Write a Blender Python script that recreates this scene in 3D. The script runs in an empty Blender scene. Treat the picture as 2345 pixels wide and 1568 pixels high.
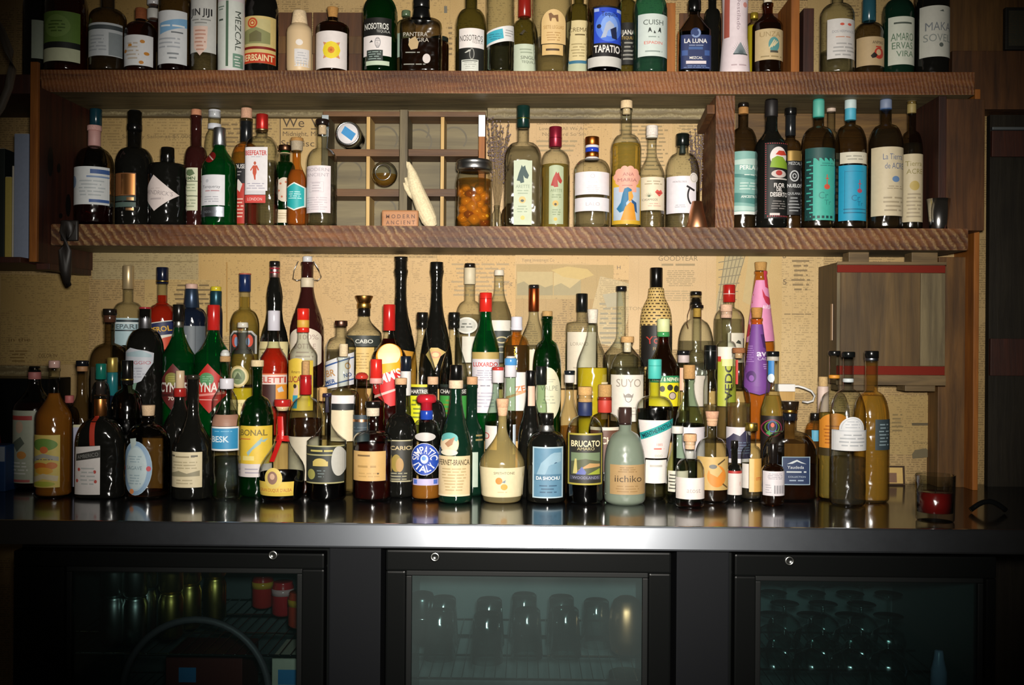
import bpy, bmesh, math, random
from mathutils import Vector, Matrix
PI = math.pi
random.seed(7)
scene = bpy.context.scene
COL = scene.collection

# ------------------------------------------------------------------ camera
F = 2300.0                                   # focal length in photo pixels (2345 wide)
CAM = Vector((0, 0, 1.30))
PSI, RHO = math.radians(0.9), math.radians(0.40)
_r0 = Vector((math.cos(PSI), math.sin(PSI), 0)); _up = Vector((0, 0, 1))
FWD = Vector((-math.sin(PSI), math.cos(PSI), 0))
RIGHT = _r0 * math.cos(RHO) + _up * math.sin(RHO)
UP = _up * math.cos(RHO) - _r0 * math.sin(RHO)


def at(px, py, Y):
    """The point of the room at depth Y that the photo shows at pixel (px, py)."""
    d = FWD + RIGHT * ((px - 1172.5) / F) - UP * ((py - 784.0) / F)
    return CAM + d * (Y / d.y)


def mpp(Y):
    return Y / F


cam = bpy.data.cameras.new('camera'); cam.sensor_width = 36; cam.lens = 36 * F / 2345.0
cam.clip_start = 0.02
cam_o = bpy.data.objects.new('camera', cam); COL.objects.link(cam_o)
M = Matrix.Identity(4)
for i in range(3):
    M[i][0], M[i][1], M[i][2], M[i][3] = RIGHT[i], UP[i], -FWD[i], CAM[i]
cam_o.matrix_world = M
scene.camera = cam_o

# main depths and heights of the place
Y_WALL = 2.785
Y_SHELF, SHELF_D = 2.56, 0.20
Z_COUNTER = 0.92
Y_COUNTER = 2.09
Z_STEP1, Z_STEP2 = 1.05, 1.175
Y_STEP1, Y_STEP2 = 2.545, 2.670
Z_TOP = at(1172, 162, Y_SHELF).z             # top of the upper board
Z_TOPB = at(1172, 214, Y_SHELF).z
Z_MID = at(1172, 518, Y_SHELF).z             # top of the lower board
Z_MIDB = at(1172, 567, Y_SHELF).z
ROWS = {                                      # depth of the bottle axis, height it stands on
    'S': (2.612, Z_TOP), 'T': (2.715, Z_TOP),
    'M': (2.612, Z_MID), 'N': (2.715, Z_MID),
    'A': (2.41, Z_COUNTER), 'B': (2.495, Z_COUNTER), 'C': (2.607, Z_STEP1), 'D': (2.724, Z_STEP2),
}


# ------------------------------------------------------------------ materials
def lin(h):
    h = h.lstrip('#')
    out = []
    for i in (0, 2, 4):
        c = int(h[i:i + 2], 16) / 255.0
        out.append(c / 12.92 if c <= 0.04045 else ((c + 0.055) / 1.055) ** 2.4)
    return tuple(out) + (1.0,)


MATS = {}


def new_mat(name):
    m = bpy.data.materials.new(name); m.use_nodes = True
    nt = m.node_tree; nt.nodes.clear()
    out = nt.nodes.new('ShaderNodeOutputMaterial')
    return m, nt, out


def N(nt, kind, **kw):
    n = nt.nodes.new('ShaderNode' + kind)
    for k, v in kw.items():
        if k in n.inputs:
            n.inputs[k].default_value = v
        else:
            setattr(n, k, v)
    return n


def lk(nt, a, ao, b, bi):
    nt.links.new(a.outputs[ao], b.inputs[bi])


def paint(spec):
    """'#rrggbb' paper, 'g#' gloss, 'm#' metal, 'c#' cork or matte wood, 'f#' foil."""
    if spec in MATS:
        return MATS[spec]
    kind, hexc = (spec[0], spec[1:]) if spec[0] != '#' else ('p', spec)
    m, nt, out = new_mat('finish_' + spec.replace('#', ''))
    b = N(nt, 'BsdfPrincipled')
    b.inputs['Base Color'].default_value = lin(hexc)
    b.inputs['Roughness'].default_value = {'p': .55, 'g': .2, 'm': .36, 'c': .85, 'f': .34}[kind]
    b.inputs['Metallic'].default_value = {'m': 1.0, 'f': .55}.get(kind, 0.0)
    if kind in 'cp':
        tc = N(nt, 'TexCoord'); nz = N(nt, 'TexNoise', Scale=260.0 if kind == 'c' else 90.0, Detail=3.0)
        lk(nt, tc, 'Object', nz, 'Vector')
        mx = N(nt, 'MixRGB', blend_type='MULTIPLY'); mx.inputs['Fac'].default_value = .55 if kind == 'c' else .16
        mx.inputs['Color1'].default_value = lin(hexc); lk(nt, nz, 'Fac', mx, 'Color2')
        ad = N(nt, 'MixRGB', blend_type='MULTIPLY'); ad.inputs['Fac'].default_value = 1.0
        lk(nt, mx, 'Color', ad, 'Color1'); k = 1.3 if kind == 'c' else 1.08
        ad.inputs['Color2'].default_value = (k, k, k, 1)
        lk(nt, ad, 'Color', b, 'Base Color')
    lk(nt, b, 'BSDF', out, 'Surface')
    MATS[spec] = m
    return m


def wavy(nt, node, amp=.0032, scale=42.0):
    """Hand-blown unevenness: breaks the flash reflection into several glints."""
    tc = N(nt, 'TexCoord'); nz = N(nt, 'TexNoise', Scale=scale, Detail=1.0); lk(nt, tc, 'Object', nz, 'Vector')
    bp = N(nt, 'Bump', Strength=1.0, Distance=amp); lk(nt, nz, 'Fac', bp, 'Height'); lk(nt, bp, 'Normal', node, 'Normal')


def see_through(name, col, edge=.30, rough=.12, glow=0.0, gloss=1.7, milk=0.0, ior=1.5, power=3.0):
    """Thin clear glass or liquid: tint that deepens where the wall is seen edge-on, with a sharp reflection."""
    if name in MATS:
        return MATS[name]
    m, nt, out = new_mat(name)
    lw = N(nt, 'LayerWeight', Blend=.5)
    pw = N(nt, 'Math', operation='POWER'); pw.inputs[1].default_value = power
    lk(nt, lw, 'Facing', pw, 0)
    mx = N(nt, 'MixRGB'); mx.inputs['Color1'].default_value = col
    mx.inputs['Color2'].default_value = tuple(c * edge for c in col[:3]) + (1,)
    lk(nt, pw, 'Value', mx, 'Fac')
    tr = N(nt, 'BsdfTransparent'); lk(nt, mx, 'Color', tr, 'Color')
    sh = tr
    if glow or milk:
        tl = N(nt, 'BsdfDiffuse')  # glow: in glass, diffuse colour standing in for light coming back through it
        tl.inputs['Color'].default_value = tuple(c ** 1.6 for c in col[:3]) + (1,) if glow else (.30, .36, .28, 1)
        mm = N(nt, 'MixShader'); mm.inputs['Fac'].default_value = glow or milk
        lk(nt, tr, 'BSDF', mm, 1); lk(nt, tl, 'BSDF', mm, 2); sh = mm
    gl = N(nt, 'BsdfGlossy', Roughness=rough)
    wavy(nt, gl)
    fr = N(nt, 'Fresnel', IOR=ior)
    ge = N(nt, 'NewGeometry')
    inv = N(nt, 'Math', operation='SUBTRACT'); inv.inputs[0].default_value = 1.0
    lk(nt, ge, 'Backfacing', inv, 1)
    mu = N(nt, 'Math', operation='MULTIPLY'); lk(nt, fr, 'Fac', mu, 0); lk(nt, inv, 'Value', mu, 1)
    m2 = N(nt, 'Math', operation='MULTIPLY'); m2.inputs[1].default_value = gloss; lk(nt, mu, 'Value', m2, 0)
    ms = N(nt, 'MixShader'); lk(nt, m2, 'Value', ms, 'Fac')
    lk(nt, sh, 'Shader' if sh is not tr else 'BSDF', ms, 1); lk(nt, gl, 'BSDF', ms, 2)
    lk(nt, ms, 'Shader', out, 'Surface')
    MATS[name] = m
    return m


def solid_gloss(name, col, rough=.11, spec=None):
    if name in MATS:
        return MATS[name]
    m, nt, out = new_mat(name)
    b = N(nt, 'BsdfPrincipled', Roughness=rough); b.inputs['Base Color'].default_value = col
    b.inputs['IOR'].default_value = 1.52
    if spec is not None: b.inputs['Specular IOR Level'].default_value = spec
    if name.startswith('glass_'): wavy(nt, b)
    lk(nt, b, 'BSDF', out, 'Surface')
    MATS[name] = m
    return m


def glass(kind):
    T = {
        'clear': lambda: see_through('glass_clear', (.93, .945, .915, 1), edge=.07, power=2.4),
        'smoke': lambda: see_through('glass_smoke', (.66, .62, .54, 1), edge=.07, power=2.4),
        'green': lambda: see_through('glass_green', (.03, .50, .20, 1), edge=.25, glow=.055),
        'dkgreen': lambda: see_through('glass_dark_green', (.05, .34, .12, 1), edge=.25, glow=.04),
        'olive': lambda: see_through('glass_olive', (.60, .60, .40, 1), edge=.18, glow=.012),
        'pale': lambda: see_through('glass_pale_green', (.80, .88, .80, 1), edge=.2),
        'teal': lambda: see_through('glass_teal', (.42, .72, .64, 1), edge=.25, glow=.03),
        'brown': lambda: see_through('glass_brown', (.46, .23, .10, 1), edge=.18, glow=.02),
        'amber': lambda: see_through('glass_amber', (.90, .68, .32, 1), edge=.2, glow=.03),
        'amberlt': lambda: see_through('glass_gold', (.92, .82, .52, 1), edge=.35, glow=.17),
        'amberdk': lambda: see_through('glass_amber_dark', (.94, .80, .46, 1), edge=.08, glow=.02),
        'frost': lambda: see_through('glass_frosted', (.55, .66, .54, 1), edge=.5, rough=.34, milk=.55, gloss=1.6),
        'cream': lambda: solid_gloss('ceramic_cream', lin('#dcc096'), rough=.45),
        'paper': lambda: solid_gloss('paper_white', lin('#dccfd2'), rough=.6),
        'ratt': lambda: rattan(),
        'black': lambda: solid_gloss('glass_black', (.006, .006, .005, 1)),
        'wine': lambda: solid_gloss('glass_wine', (.030, .007, .006, 1)),
        'navy': lambda: solid_gloss('glass_navy', (.006, .010, .022, 1)),
        'bottlegreen': lambda: solid_gloss('glass_bottle_green', (.004, .020, .011, 1)),
    }
    return T[kind]()


LIQ = {
    'water': ((.96, .97, .96, 1), .0), 'gold': ((1.0, .84, .34, 1), .13), 'amber': ((.93, .70, .30, 1), .06),
    'orange': ((.98, .56, .16, 1), .20), 'red': ((.95, .16, .08, 1), .24), 'ruby': ((.55, .14, .11, 1), .03),
    'dark': ((.22, .11, .065, 1), .0), 'brown': ((.66, .42, .24, 1), .02), 'yellow': ((1.0, .86, .12, 1), .40),
    'lime': ((.90, .92, .30, 1), .10), 'green': ((.40, .72, .24, 1), .1), 'straw': ((.96, .94, .84, 1), .01),
    'grey': ((.72, .77, .77, 1), .0), 'pink': ((.82, .62, .52, 1), .1),
}


def rattan():
    if 'rattan' in MATS: return MATS['rattan']
    m, nt, out = new_mat('rattan')
    b = N(nt, 'BsdfPrincipled', Roughness=.6)
    tc = N(nt, 'TexCoord'); sp = N(nt, 'SeparateXYZ'); lk(nt, tc, 'Object', sp, 'Vector')
    at2 = N(nt, 'Math', operation='ARCTAN2'); lk(nt, sp, 'X', at2, 0); lk(nt, sp, 'Y', at2, 1)
    cb = N(nt, 'CombineXYZ'); lk(nt, at2, 'Value', cb, 'X')
    zz = N(nt, 'Math', operation='MULTIPLY'); zz.inputs[1].default_value = 32.0; lk(nt, sp, 'Z', zz, 0); lk(nt, zz, 'Value', cb, 'Y')
    br = N(nt, 'TexBrick', Scale=1.0); lk(nt, cb, 'Vector', br, 'Vector')
    br.inputs['Mortar Size'].default_value = .085; br.inputs['Mortar Smooth'].default_value = .3
    br.inputs['Color1'].default_value = lin('#2c2010'); br.inputs['Color2'].default_value = lin('#5a4626'); br.inputs['Mortar'].default_value = lin('#c9aa68')
    br.inputs['Brick Width'].default_value = .34; br.inputs['Row Height'].default_value = .26
    lk(nt, br, 'Color', b, 'Base Color'); lk(nt, b, 'BSDF', out, 'Surface')
    MATS['rattan'] = m
    return m


def liquid_mat(k):
    """A real refracting body of liquid (it turns the room behind it upside down like a lens), plus diffuse colour standing in for light it throws back."""
    name = 'liquid_' + k
    if name in MATS:
        return MATS[name]
    c, g = LIQ[k]
    m, nt, out = new_mat(name)
    rf = N(nt, 'BsdfRefraction', Roughness=0.0, IOR=1.34); rf.inputs['Color'].default_value = c
    wavy(nt, rf, .0012, 30.0)
    tr = N(nt, 'BsdfTransparent'); tr.inputs['Color'].default_value = c
    m0 = N(nt, 'MixShader'); m0.inputs['Fac'].default_value = .62 if k in ('water', 'straw', 'amber') else .35; lk(nt, rf, 'BSDF', m0, 1); lk(nt, tr, 'BSDF', m0, 2)
    df = N(nt, 'BsdfDiffuse'); df.inputs['Color'].default_value = tuple(v ** 1.6 for v in c[:3]) + (1,)
    mm = N(nt, 'MixShader'); mm.inputs['Fac'].default_value = g; lk(nt, m0, 'Shader', mm, 1); lk(nt, df, 'BSDF', mm, 2)
    lk(nt, mm, 'Shader', out, 'Surface')
    MATS[name] = m
    return m


# ------------------------------------------------------------------ mesh helpers
def link(name, me, mats, parent=None, smooth=True):
    o = bpy.data.objects.new(name, me)
    for m in mats:
        me.materials.append(m)
    if smooth:
        for p in me.polygons:
            p.use_smooth = True
    COL.objects.link(o)
    if parent is not None:
        o.parent = parent
    return o


def from_bm(name, bm, mats, parent=None, smooth=True):
    me = bpy.data.meshes.new(name)
    bm.normal_update(); bm.to_mesh(me); bm.free()
    if not isinstance(mats, (list, tuple)):
        mats = [mats]
    return link(name, me, mats, parent, smooth)


def tag(o, label=None, cat=None, group=None, kind=None):
    if label: o['label'] = label
    if cat: o['category'] = cat
    if group: o['group'] = group
    if kind: o['kind'] = kind
    return o


def empty(name, loc, label=None, cat=None, group=None):
    o = bpy.data.objects.new(name, None); COL.objects.link(o)
    o.location = loc; o.empty_display_size = .02
    return tag(o, label, cat, group)


def box(bm, x0, x1, y0, y1, z0, z1, bevel=0.0, mi=0, mat=None):
    b2 = bmesh.new()
    bmesh.ops.create_cube(b2, size=1)
    for v in b2.verts:
        v.co = Vector(((x0 + x1) / 2 + v.co.x * (x1 - x0), (y0 + y1) / 2 + v.co.y * (y1 - y0), (z0 + z1) / 2 + v.co.z * (z1 - z0)))
    if bevel:
        bmesh.ops.bevel(b2, geom=b2.edges[:], offset=bevel, segments=2, affect='EDGES', profile=.7)
    if mat is not None:
        bmesh.ops.transform(b2, matrix=mat, verts=b2.verts)
    for f in b2.faces:
        f.material_index = mi
    merge(bm, b2)


def merge(bm, b2):
    me = bpy.data.meshes.new('tmp'); b2.to_mesh(me); b2.free()
    bm.from_mesh(me); bpy.data.meshes.remove(me)


def lathe(bm, prof, seg=28, c=(0, 0, 0), a=1.0, b=1.0, n=2.0, sqf=None, mi=0):
    """Revolve (z, r) points; a,b stretch the section and n > 2 squares it (sqf(z) blends the squaring)."""
    rings = []
    for z, r in prof:
        if r <= 1e-6:
            rings.append([bm.verts.new((c[0], c[1], c[2] + z))]); continue
        k = sqf(z) if sqf else 1.0
        nn = 2 + (n - 2) * k
        aa, bb = 1 + (a - 1) * k, 1 + (b - 1) * k
        ring = []
        for i in range(seg):
            t = 2 * PI * (i + .5) / seg
            ct, st = math.cos(t), math.sin(t)
            x = math.copysign(abs(ct) ** (2 / nn), ct) * r * aa
            y = math.copysign(abs(st) ** (2 / nn), st) * r * bb
            ring.append(bm.verts.new((c[0] + x, c[1] + y, c[2] + z)))
        rings.append(ring)
    for lo, hi in zip(rings, rings[1:]):
        if len(lo) == 1 and len(hi) == 1:
            continue
        for i in range(seg):
            j = (i + 1) % seg
            if len(lo) == 1:
                f = bm.faces.new((lo[0], hi[j], hi[i]))
            elif len(hi) == 1:
                f = bm.faces.new((lo[i], lo[j], hi[0]))
            else:
                f = bm.faces.new((lo[i], lo[j], hi[j], hi[i]))
            f.material_index = mi
    return rings


def tube(bm, pts, r, seg=8, mi=0, radii=None):
    pts = [Vector(p) for p in pts]
    rings = []
    up = Vector((0, 0, 1))
    for i, p in enumerate(pts):
        t = (pts[min(i + 1, len(pts) - 1)] - pts[max(i - 1, 0)]).normalized()
        s = t.cross(up)
        if s.length < 1e-4:
            s = t.cross(Vector((0, 1, 0)))
        s.normalize(); u = s.cross(t)
        rr = radii[i] if radii else r
        rings.append([bm.verts.new(p + s * (rr * math.cos(2 * PI * k / seg)) + u * (rr * math.sin(2 * PI * k / seg))) for k in range(seg)])
    for lo, hi in zip(rings, rings[1:]):
        for k in range(seg):
            f = bm.faces.new((lo[k], lo[(k + 1) % seg], hi[(k + 1) % seg], hi[k])); f.material_index = mi
    for ring in (rings[0], rings[-1]):
        f = bm.faces.new(ring); f.material_index = mi


# ------------------------------------------------------------------ lettering
_font_o = {}
_tcache = {}


def text_polys(s, bold=0.0):
    """2-D outline faces of a line of text, scaled so that a capital is 1 high; centred."""
    key = (s, bold)
    if key in _tcache:
        return _tcache[key]
    cu = bpy.data.curves.new('t', 'FONT'); cu.body = s; cu.offset = bold; cu.resolution_u = 3
    cu.fill_mode = 'FRONT'
    o = bpy.data.objects.new('t', cu); COL.objects.link(o)
    bpy.context.view_layer.update()
    me = o.evaluated_get(bpy.context.evaluated_depsgraph_get()).to_mesh()
    vs = [(v.co.x, v.co.y) for v in me.vertices]
    fs = [tuple(p.vertices) for p in me.polygons]
    bpy.data.objects.remove(o); bpy.data.curves.remove(cu)
    H = .729
    if vs:
        x0 = min(v[0] for v in vs); x1 = max(v[0] for v in vs)
    else:
        x0 = x1 = 0
    vs = [((x - (x0 + x1) / 2) / H, y / H - .5) for x, y in vs]
    _tcache[key] = (vs, fs, (x1 - x0) / H)
    return _tcache[key]


class Sheet:
    """Flat artwork in photo pixels (x right, y down) that is later wrapped on a surface."""

    def __init__(self):
        self.items = []          # (verts2d, faces, colour)

    def poly(self, pts, col):
        self.items.append(([tuple(p) for p in pts], [tuple(range(len(pts)))], col))

    def rect(self, x0, y0, x1, y1, col):
        self.poly([(x0, y0), (x1, y0), (x1, y1), (x0, y1)], col)

    def ell(self, x, y, rx, ry, col, n=28, a0=0, a1=360):
        full = abs(a1 - a0) >= 360
        pts = [(x + rx * math.cos(math.radians(a0 + (a1 - a0) * i / n)), y + ry * math.sin(math.radians(a0 + (a1 - a0) * i / n))) for i in range(n if full else n + 1)]
        self.poly(pts, col)

    def ring(self, x, y, rx, ry, t, col, n=28, a0=0, a1=360):
        o = [(x + rx * math.cos(math.radians(a0 + (a1 - a0) * i / n)), y + ry * math.sin(math.radians(a0 + (a1 - a0) * i / n))) for i in range(n + 1)]
        q = [(x + (rx - t) * math.cos(math.radians(a0 + (a1 - a0) * i / n)), y + (ry - t) * math.sin(math.radians(a0 + (a1 - a0) * i / n))) for i in range(n + 1)]
        vs = o + q
        self.items.append((vs, [(i, i + 1, n + 2 + i, n + 1 + i) for i in range(n)], col))

    def text(self, x, y, h, s, col, w=None, rot=0, bold=0.0, arc=None):
        vs, fs, tw = text_polys(s, bold)
        sx = (w / tw) if w else h
        out = []
        if arc:                                   # bend the line round a circle of radius arc (px)
            for a, b in vs:
                u, v = a * sx, b * h
                R = abs(arc)
                th = u / R
                rr = R + v if arc > 0 else R - v
                out.append((x + rr * math.sin(th), y - rr * math.cos(th) if arc > 0 else y + rr * math.cos(th)))
        else:
            c, q = math.cos(math.radians(rot)), math.sin(math.radians(rot))
            for a, b in vs:
                u, v = a * sx, -b * h
                out.append((x + u * c - v * q, y + u * q + v * c))
        self.items.append((out, fs, col))

    def lines(self, x0, y0, x1, y1, n, col, fill=.4, rnd=None):
        R = rnd or random
        p = (y1 - y0) / n
        vs, fs = [], []
        for i in range(n):
            y = y0 + p * (i + .5)
            ind = R.uniform(0, .18) * (x1 - x0)
            x = x0 + ind
            while x < x1 - ind:
                w = min(R.uniform(1.2, 4.5) * p, x1 - ind - x)
                k = len(vs)
                vs += [(x, y - p * fill / 2), (x + w, y - p * fill / 2), (x + w, y + p * fill / 2), (x, y + p * fill / 2)]
                fs.append((k, k + 1, k + 2, k + 3))
                x += w + p * R.uniform(.3, .7)
        if fs:
            self.items.append((vs, fs, col))

    def add(self, prim):
        k, a = prim[0], prim[1:]
        if k == 'r': self.rect(*a)
        elif k == 'e': self.ell(*a)
        elif k == 'o': self.ring(*a)
        elif k == 'p': self.poly(*a)
        elif k == 't': self.text(a[0], a[1], a[2], a[3], a[4], *a[5:])
        elif k == 'b': self.text(a[0], a[1], a[2], a[3], a[4], *a[5:], bold=.022)
        elif k == 'l': self.lines(*a)
        elif k == 'a': self.text(a[0], a[1], a[2], a[3], a[4], a[5], 0, .012, a[6])

    def build(self, name, wrap, parent, dx=None, dz=None, off0=.00025, offs=.00009):
        """wrap(px, py, offset) -> local point.  dx, dz: cut spacing (px) so that the art follows a curved wall."""
        bm = bmesh.new()
        cols = []
        for li, (vs, fs, col) in enumerate(self.items):
            if col not in cols:
                cols.append(col)
            b2 = bmesh.new()
            vv = [b2.verts.new((x, y, 0)) for x, y in vs]
            for f in fs:
                try:
                    b2.faces.new([vv[i] for i in f])
                except ValueError:
                    pass
            for axis, d in ((0, dx), (1, dz)):
                if not d or not vs:
                    continue
                lo, hi = min(v[axis] for v in vs), max(v[axis] for v in vs)
                k = math.floor(lo / d) + 1
                while k * d < hi:
                    co = [0, 0, 0]; co[axis] = k * d
                    no = [0, 0, 0]; no[axis] = 1
                    bmesh.ops.bisect_plane(b2, geom=b2.verts[:] + b2.edges[:] + b2.faces[:], plane_co=co, plane_no=no, dist=1e-5)
                    k += 1
            ng = [f for f in b2.faces if len(f.verts) > 4]
            if ng:
                bmesh.ops.triangulate(b2, faces=ng)
            mi = cols.index(col)
            off = off0 + offs * li
            for v in b2.verts:
                v.co = wrap(v.co.x, v.co.y, off)
            for f in b2.faces:
                f.material_index = mi
            merge(bm, b2)
        for f in bm.faces:                          # face the room (towards -Y) wherever possible
            f.normal_update()
            if f.normal.y > 0:
                f.normal_flip()
        return from_bm(name, bm, [paint(c) for c in cols], parent, smooth=False)


# ------------------------------------------------------------------ bottles
NB = [0]
REG = []
BOUNDS = {'S': (2.563, 2.772), 'M': (2.563, 2.772), 'A': (2.30, 2.5435), 'C': (2.5460, 2.6685), 'D': (2.6715, 2.7735)}
TIER = {'S': 'S', 'T': 'S', 'M': 'M', 'N': 'M', 'A': 'A', 'B': 'A', 'C': 'C', 'D': 'D'}


def settle(x, w, dr, sq, row, Y):
    """Keep a bottle clear of its neighbours on the same level: slide it back or forward a little, else slim it."""
    t = TIER[row]; lo, hi = BOUNDS[t]
    if t == 'A' and (x > 1845 or x < 195): hi = 2.74
    best = None
    for shrink in (1.0, .97, .94, .91, .88, .84, .80, .75, .70, .64, .58, .52, .46):
        for k in range(0, 27):
            for sgn in ((1,) if k == 0 else (1, -1)):
                yy = Y + sgn * k * .004
                a = w * mpp(yy) / 2 * shrink; b = a * dr
                if yy - b < lo or yy + b > hi: continue
                xx = at(x, 784, yy).x
                ok = True
                for (x2, y2, a2, b2, q2, t2) in REG:
                    if t2 != t: continue
                    dx, dy = abs(xx - x2), abs(yy - y2)
                    if sq >= 2.5 or q2 >= 2.5:
                        hit = dx < a + a2 + .001 and dy < b + b2 + .001 and not (dx > .85 * (a + a2) and dy > .85 * (b + b2))
                    else:
                        hit = (dx / (a + a2 + .0012)) ** 2 + (dy / (b + b2 + .0012)) ** 2 < 1
                    if hit: ok = False; break
                if ok:
                    REG.append((xx, yy, a, b, sq, t)); return yy, w * shrink
    print('no room for', x, row)
    REG.append((at(x, 784, Y).x, Y, w * mpp(Y) / 2, w * mpp(Y) / 2 * dr, sq, t))
    return Y, w


def bottle(x, top, w, row, L, cap=(), nk=None, sh=None, st='round', g='clear', lq=None, lb=(), body=None,
           sq=2.0, dr=1.0, y=None, z0=None, name='liquor_bottle', cat='bottle', grp=None, seg=28, prof=None, lbr=None, heel=.009):
    """One bottle.  All measures are photo pixels at the depth of its axis."""
    Y, zb = ROWS[row]
    if y is not None: Y = y
    if z0 is not None: zb = z0
    w_in = w
    Y, w = settle(x, w, dr, sq, row, Y)
    if body: body = [(p_, q_ * w / w_in) for p_, q_ in body]
    if prof: prof = [(p_, q_ * w / w_in if q_ > 40 else q_) for p_, q_ in prof]
    s = mpp(Y) * 1.0
    C = at(x, 784, Y); bx = C.x
    slope = math.tan(RHO)                       # photo is rolled a little: keep axes upright

    def Z(py):
        return at(x, py, Y).z - zb
    zb += .0004
    root = empty(name, (bx, Y, zb), L, cat, grp)
    rb = w * s / 2
    nw, ny = nk
    rn = nw * s / 2
    yt = cap[0][1] + 4 if cap and cap[0][0] != 'cork' else (cap[0][2] if cap else top)
    P = []
    zs, zn, zt = Z(sh), Z(ny), Z(yt)
    if prof:
        P = [(max(Z(py), 0.0), ww * s / 2) for py, ww in prof]
        P.sort(key=lambda q: q[0])
        r0 = P[0][1]
        P = [(0.0, 0), (0.0, r0 * .9)] + [(max(z, heel * .8), r) for z, r in P]
    else:
        bb = [(Z(py), ww * s / 2) for py, ww in body] if body else []
        bb.sort(key=lambda q: q[0])
        r0 = bb[0][1] if bb else rb
        P = [(0.004, 0), (0.002, r0 * .70), (0, r0 * .80)] + [(heel * (1 - math.cos(a)), r0 - heel * (1 - math.sin(a))) for a in [PI / 2 * k / 5 for k in range(6)]]
        P += [q for q in bb if heel < q[0] < zs]
        P.append((zs, rb))
        K = 9
        for i in range(1, K + 1):
            t = i / K
            z = zs + (zn - zs) * t
            if st == 'round': f = math.sqrt(max(0, 1 - t * t))
            elif st == 'slope': f = 1 - t * t * (3 - 2 * t)
            elif st == 'ogee': f = .5 * (1 + math.cos(PI * t)) ** 1.0 if t > 0 else 1; f = f ** 1.25
            elif st == 'square': f = max(0, 1 - t ** 5) ** (1 / 5)
            elif st == 'hip': f = (1 - t) ** 1.7 * (1 + .0 * t)
            else: f = 1 - t
            P.append((z, rn + (rb - rn) * f))
        P.append((zt, rn))
    # finish ring just under the cap
    if cap and zt - (P[-2][0] if len(P) > 1 else 0) > .012 and cap[0][0] == 'cork':
        P[-1:] = [(zt - .009, rn), (zt - .008, rn * 1.13), (zt - .001, rn * 1.13), (zt, rn * 1.05)]
    P.append((P[-1][0], 0))

    def sqf(z):
        return 1.0 if z <= zs else max(0.0, 1 - (z - zs) / max(1e-4, (zn - zs))) ** .6 if z < zn else 0.0
    flat = sq != 2.0 or dr != 1.0
    bm = bmesh.new()
    lathe(bm, P, seg=40 if flat else seg, n=sq, b=dr, sqf=sqf if flat else None)
    from_bm('glass_body', bm, glass(g), root)

    def R(z):
        if z <= P[0][0]: return rb
        for (z0_, r0_), (z1_, r1_) in zip(P, P[1:]):
            if z0_ <= z <= z1_ and z1_ > z0_:
                return r0_ + (r1_ - r0_) * (z - z0_) / (z1_ - z0_)
        return rb
    if lq and g not in ('black', 'wine', 'navy', 'bottlegreen'):
        zl = Z(lq[1])
        Q = [(.006, 0), (.006, R(.01) * .86)]
        zz = .010
        while zz < zl:
            Q.append((zz, R(zz) * .93)); zz += .006
        Q += [(zl, R(zl) * .93), (zl, 0)]
        bm = bmesh.new(); lathe(bm, Q, seg=40 if flat else seg, n=sq, b=dr, sqf=sqf if flat else None)
        from_bm('liquid', bm, liquid_mat(lq[0]), root)
    # stopper, foil, collars
    for cp in cap:
        kind, y0, y1 = cp[0], cp[1], cp[2]
        w0, w1, col = (cp[3], cp[3], cp[4]) if len(cp) == 5 else (cp[3], cp[4], cp[5])
        za, zc = Z(y1), Z(y0)
        ra, rc = w1 * s / 2, w0 * s / 2
        ra = min(max(ra, R(za + .001) + .0006), ra * 1.22) if kind in ('foil', 'collar', 'cap') and za < zt - .002 else ra
        h = zc - za
        bv = min(.0018, h * .3, rc * .3)
        if kind == 'knob':
            pr = [(za, 0), (za, ra * .75), (za + h * .12, ra), (za + h * .45, ra * 1.0), (za + h * .8, rc * .8), (za + h * .95, rc * .45), (zc, 0)]
        elif kind == 'mush':                     # wide round top on a narrow stem
            pr = [(za, 0), (za, ra), (za + h * .45, ra), (za + h * .5, rc * .92), (za + h * .62, rc), (za + h * .8, rc), (za + h * .95, rc * .85), (zc, rc * .6), (zc, 0)]
        else:
            pr = [(za, 0), (za, ra - bv * .5), (za + bv * .5, ra), (zc - bv, rc), (zc - bv * .3, rc - bv * .3), (zc, rc - bv), (zc, 0)]
        bm = bmesh.new(); lathe(bm, pr, seg=24)
        nm = {'cork': 'cork', 'cap': 'cap', 'foil': 'foil_capsule', 'collar': 'neck_band', 'knob': 'stopper', 'mush': 'stopper', 'stop': 'stopper'}[kind]
        from_bm(nm, bm, paint(col), root)
    # labels
    if lb:
        groups = [lb] if isinstance(lb[0][0], str) else lb
        for prims in groups:
            S = Sheet()
            for p in prims:
                S.add(p)
            ys = [v[1] for it in S.items for v in it[0]]
            zlo, zhi = Z(max(ys)), Z(min(ys))
            Yf = Y - rb * dr * .9                  # labels are read on the near face

            def wrap(px, py, off, Yf=Yf):
                z = max(.0025, at(x, py, Yf).z - zb)
                r = R(z) + off
                dx = (px - x) * mpp(Yf)
                if flat:
                    k = sqf(z); n_ = 2 + (sq - 2) * k
                    a, b = r, r * (1 + (dr - 1) * k)
                    q = max(-.985, min(.985, dx / a))
                    return Vector((q * a, -b * (1 - abs(q) ** n_) ** (1 / n_) - off, z))
                q = max(-.995, min(.995, dx / r))
                return Vector((q * r, -r * math.sqrt(1 - q * q), z))
            var = max(R(zlo + (zhi - zlo) * t) for t in (0, .25, .5, .75, 1)) - min(R(zlo + (zhi - zlo) * t) for t in (0, .25, .5, .75, 1))
            S.build('label', wrap, root, dx=max(1.6, w / 28.0), dz=4.0 if var > .00002 or flat else None)
    NB[0] += 1
    return root
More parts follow.
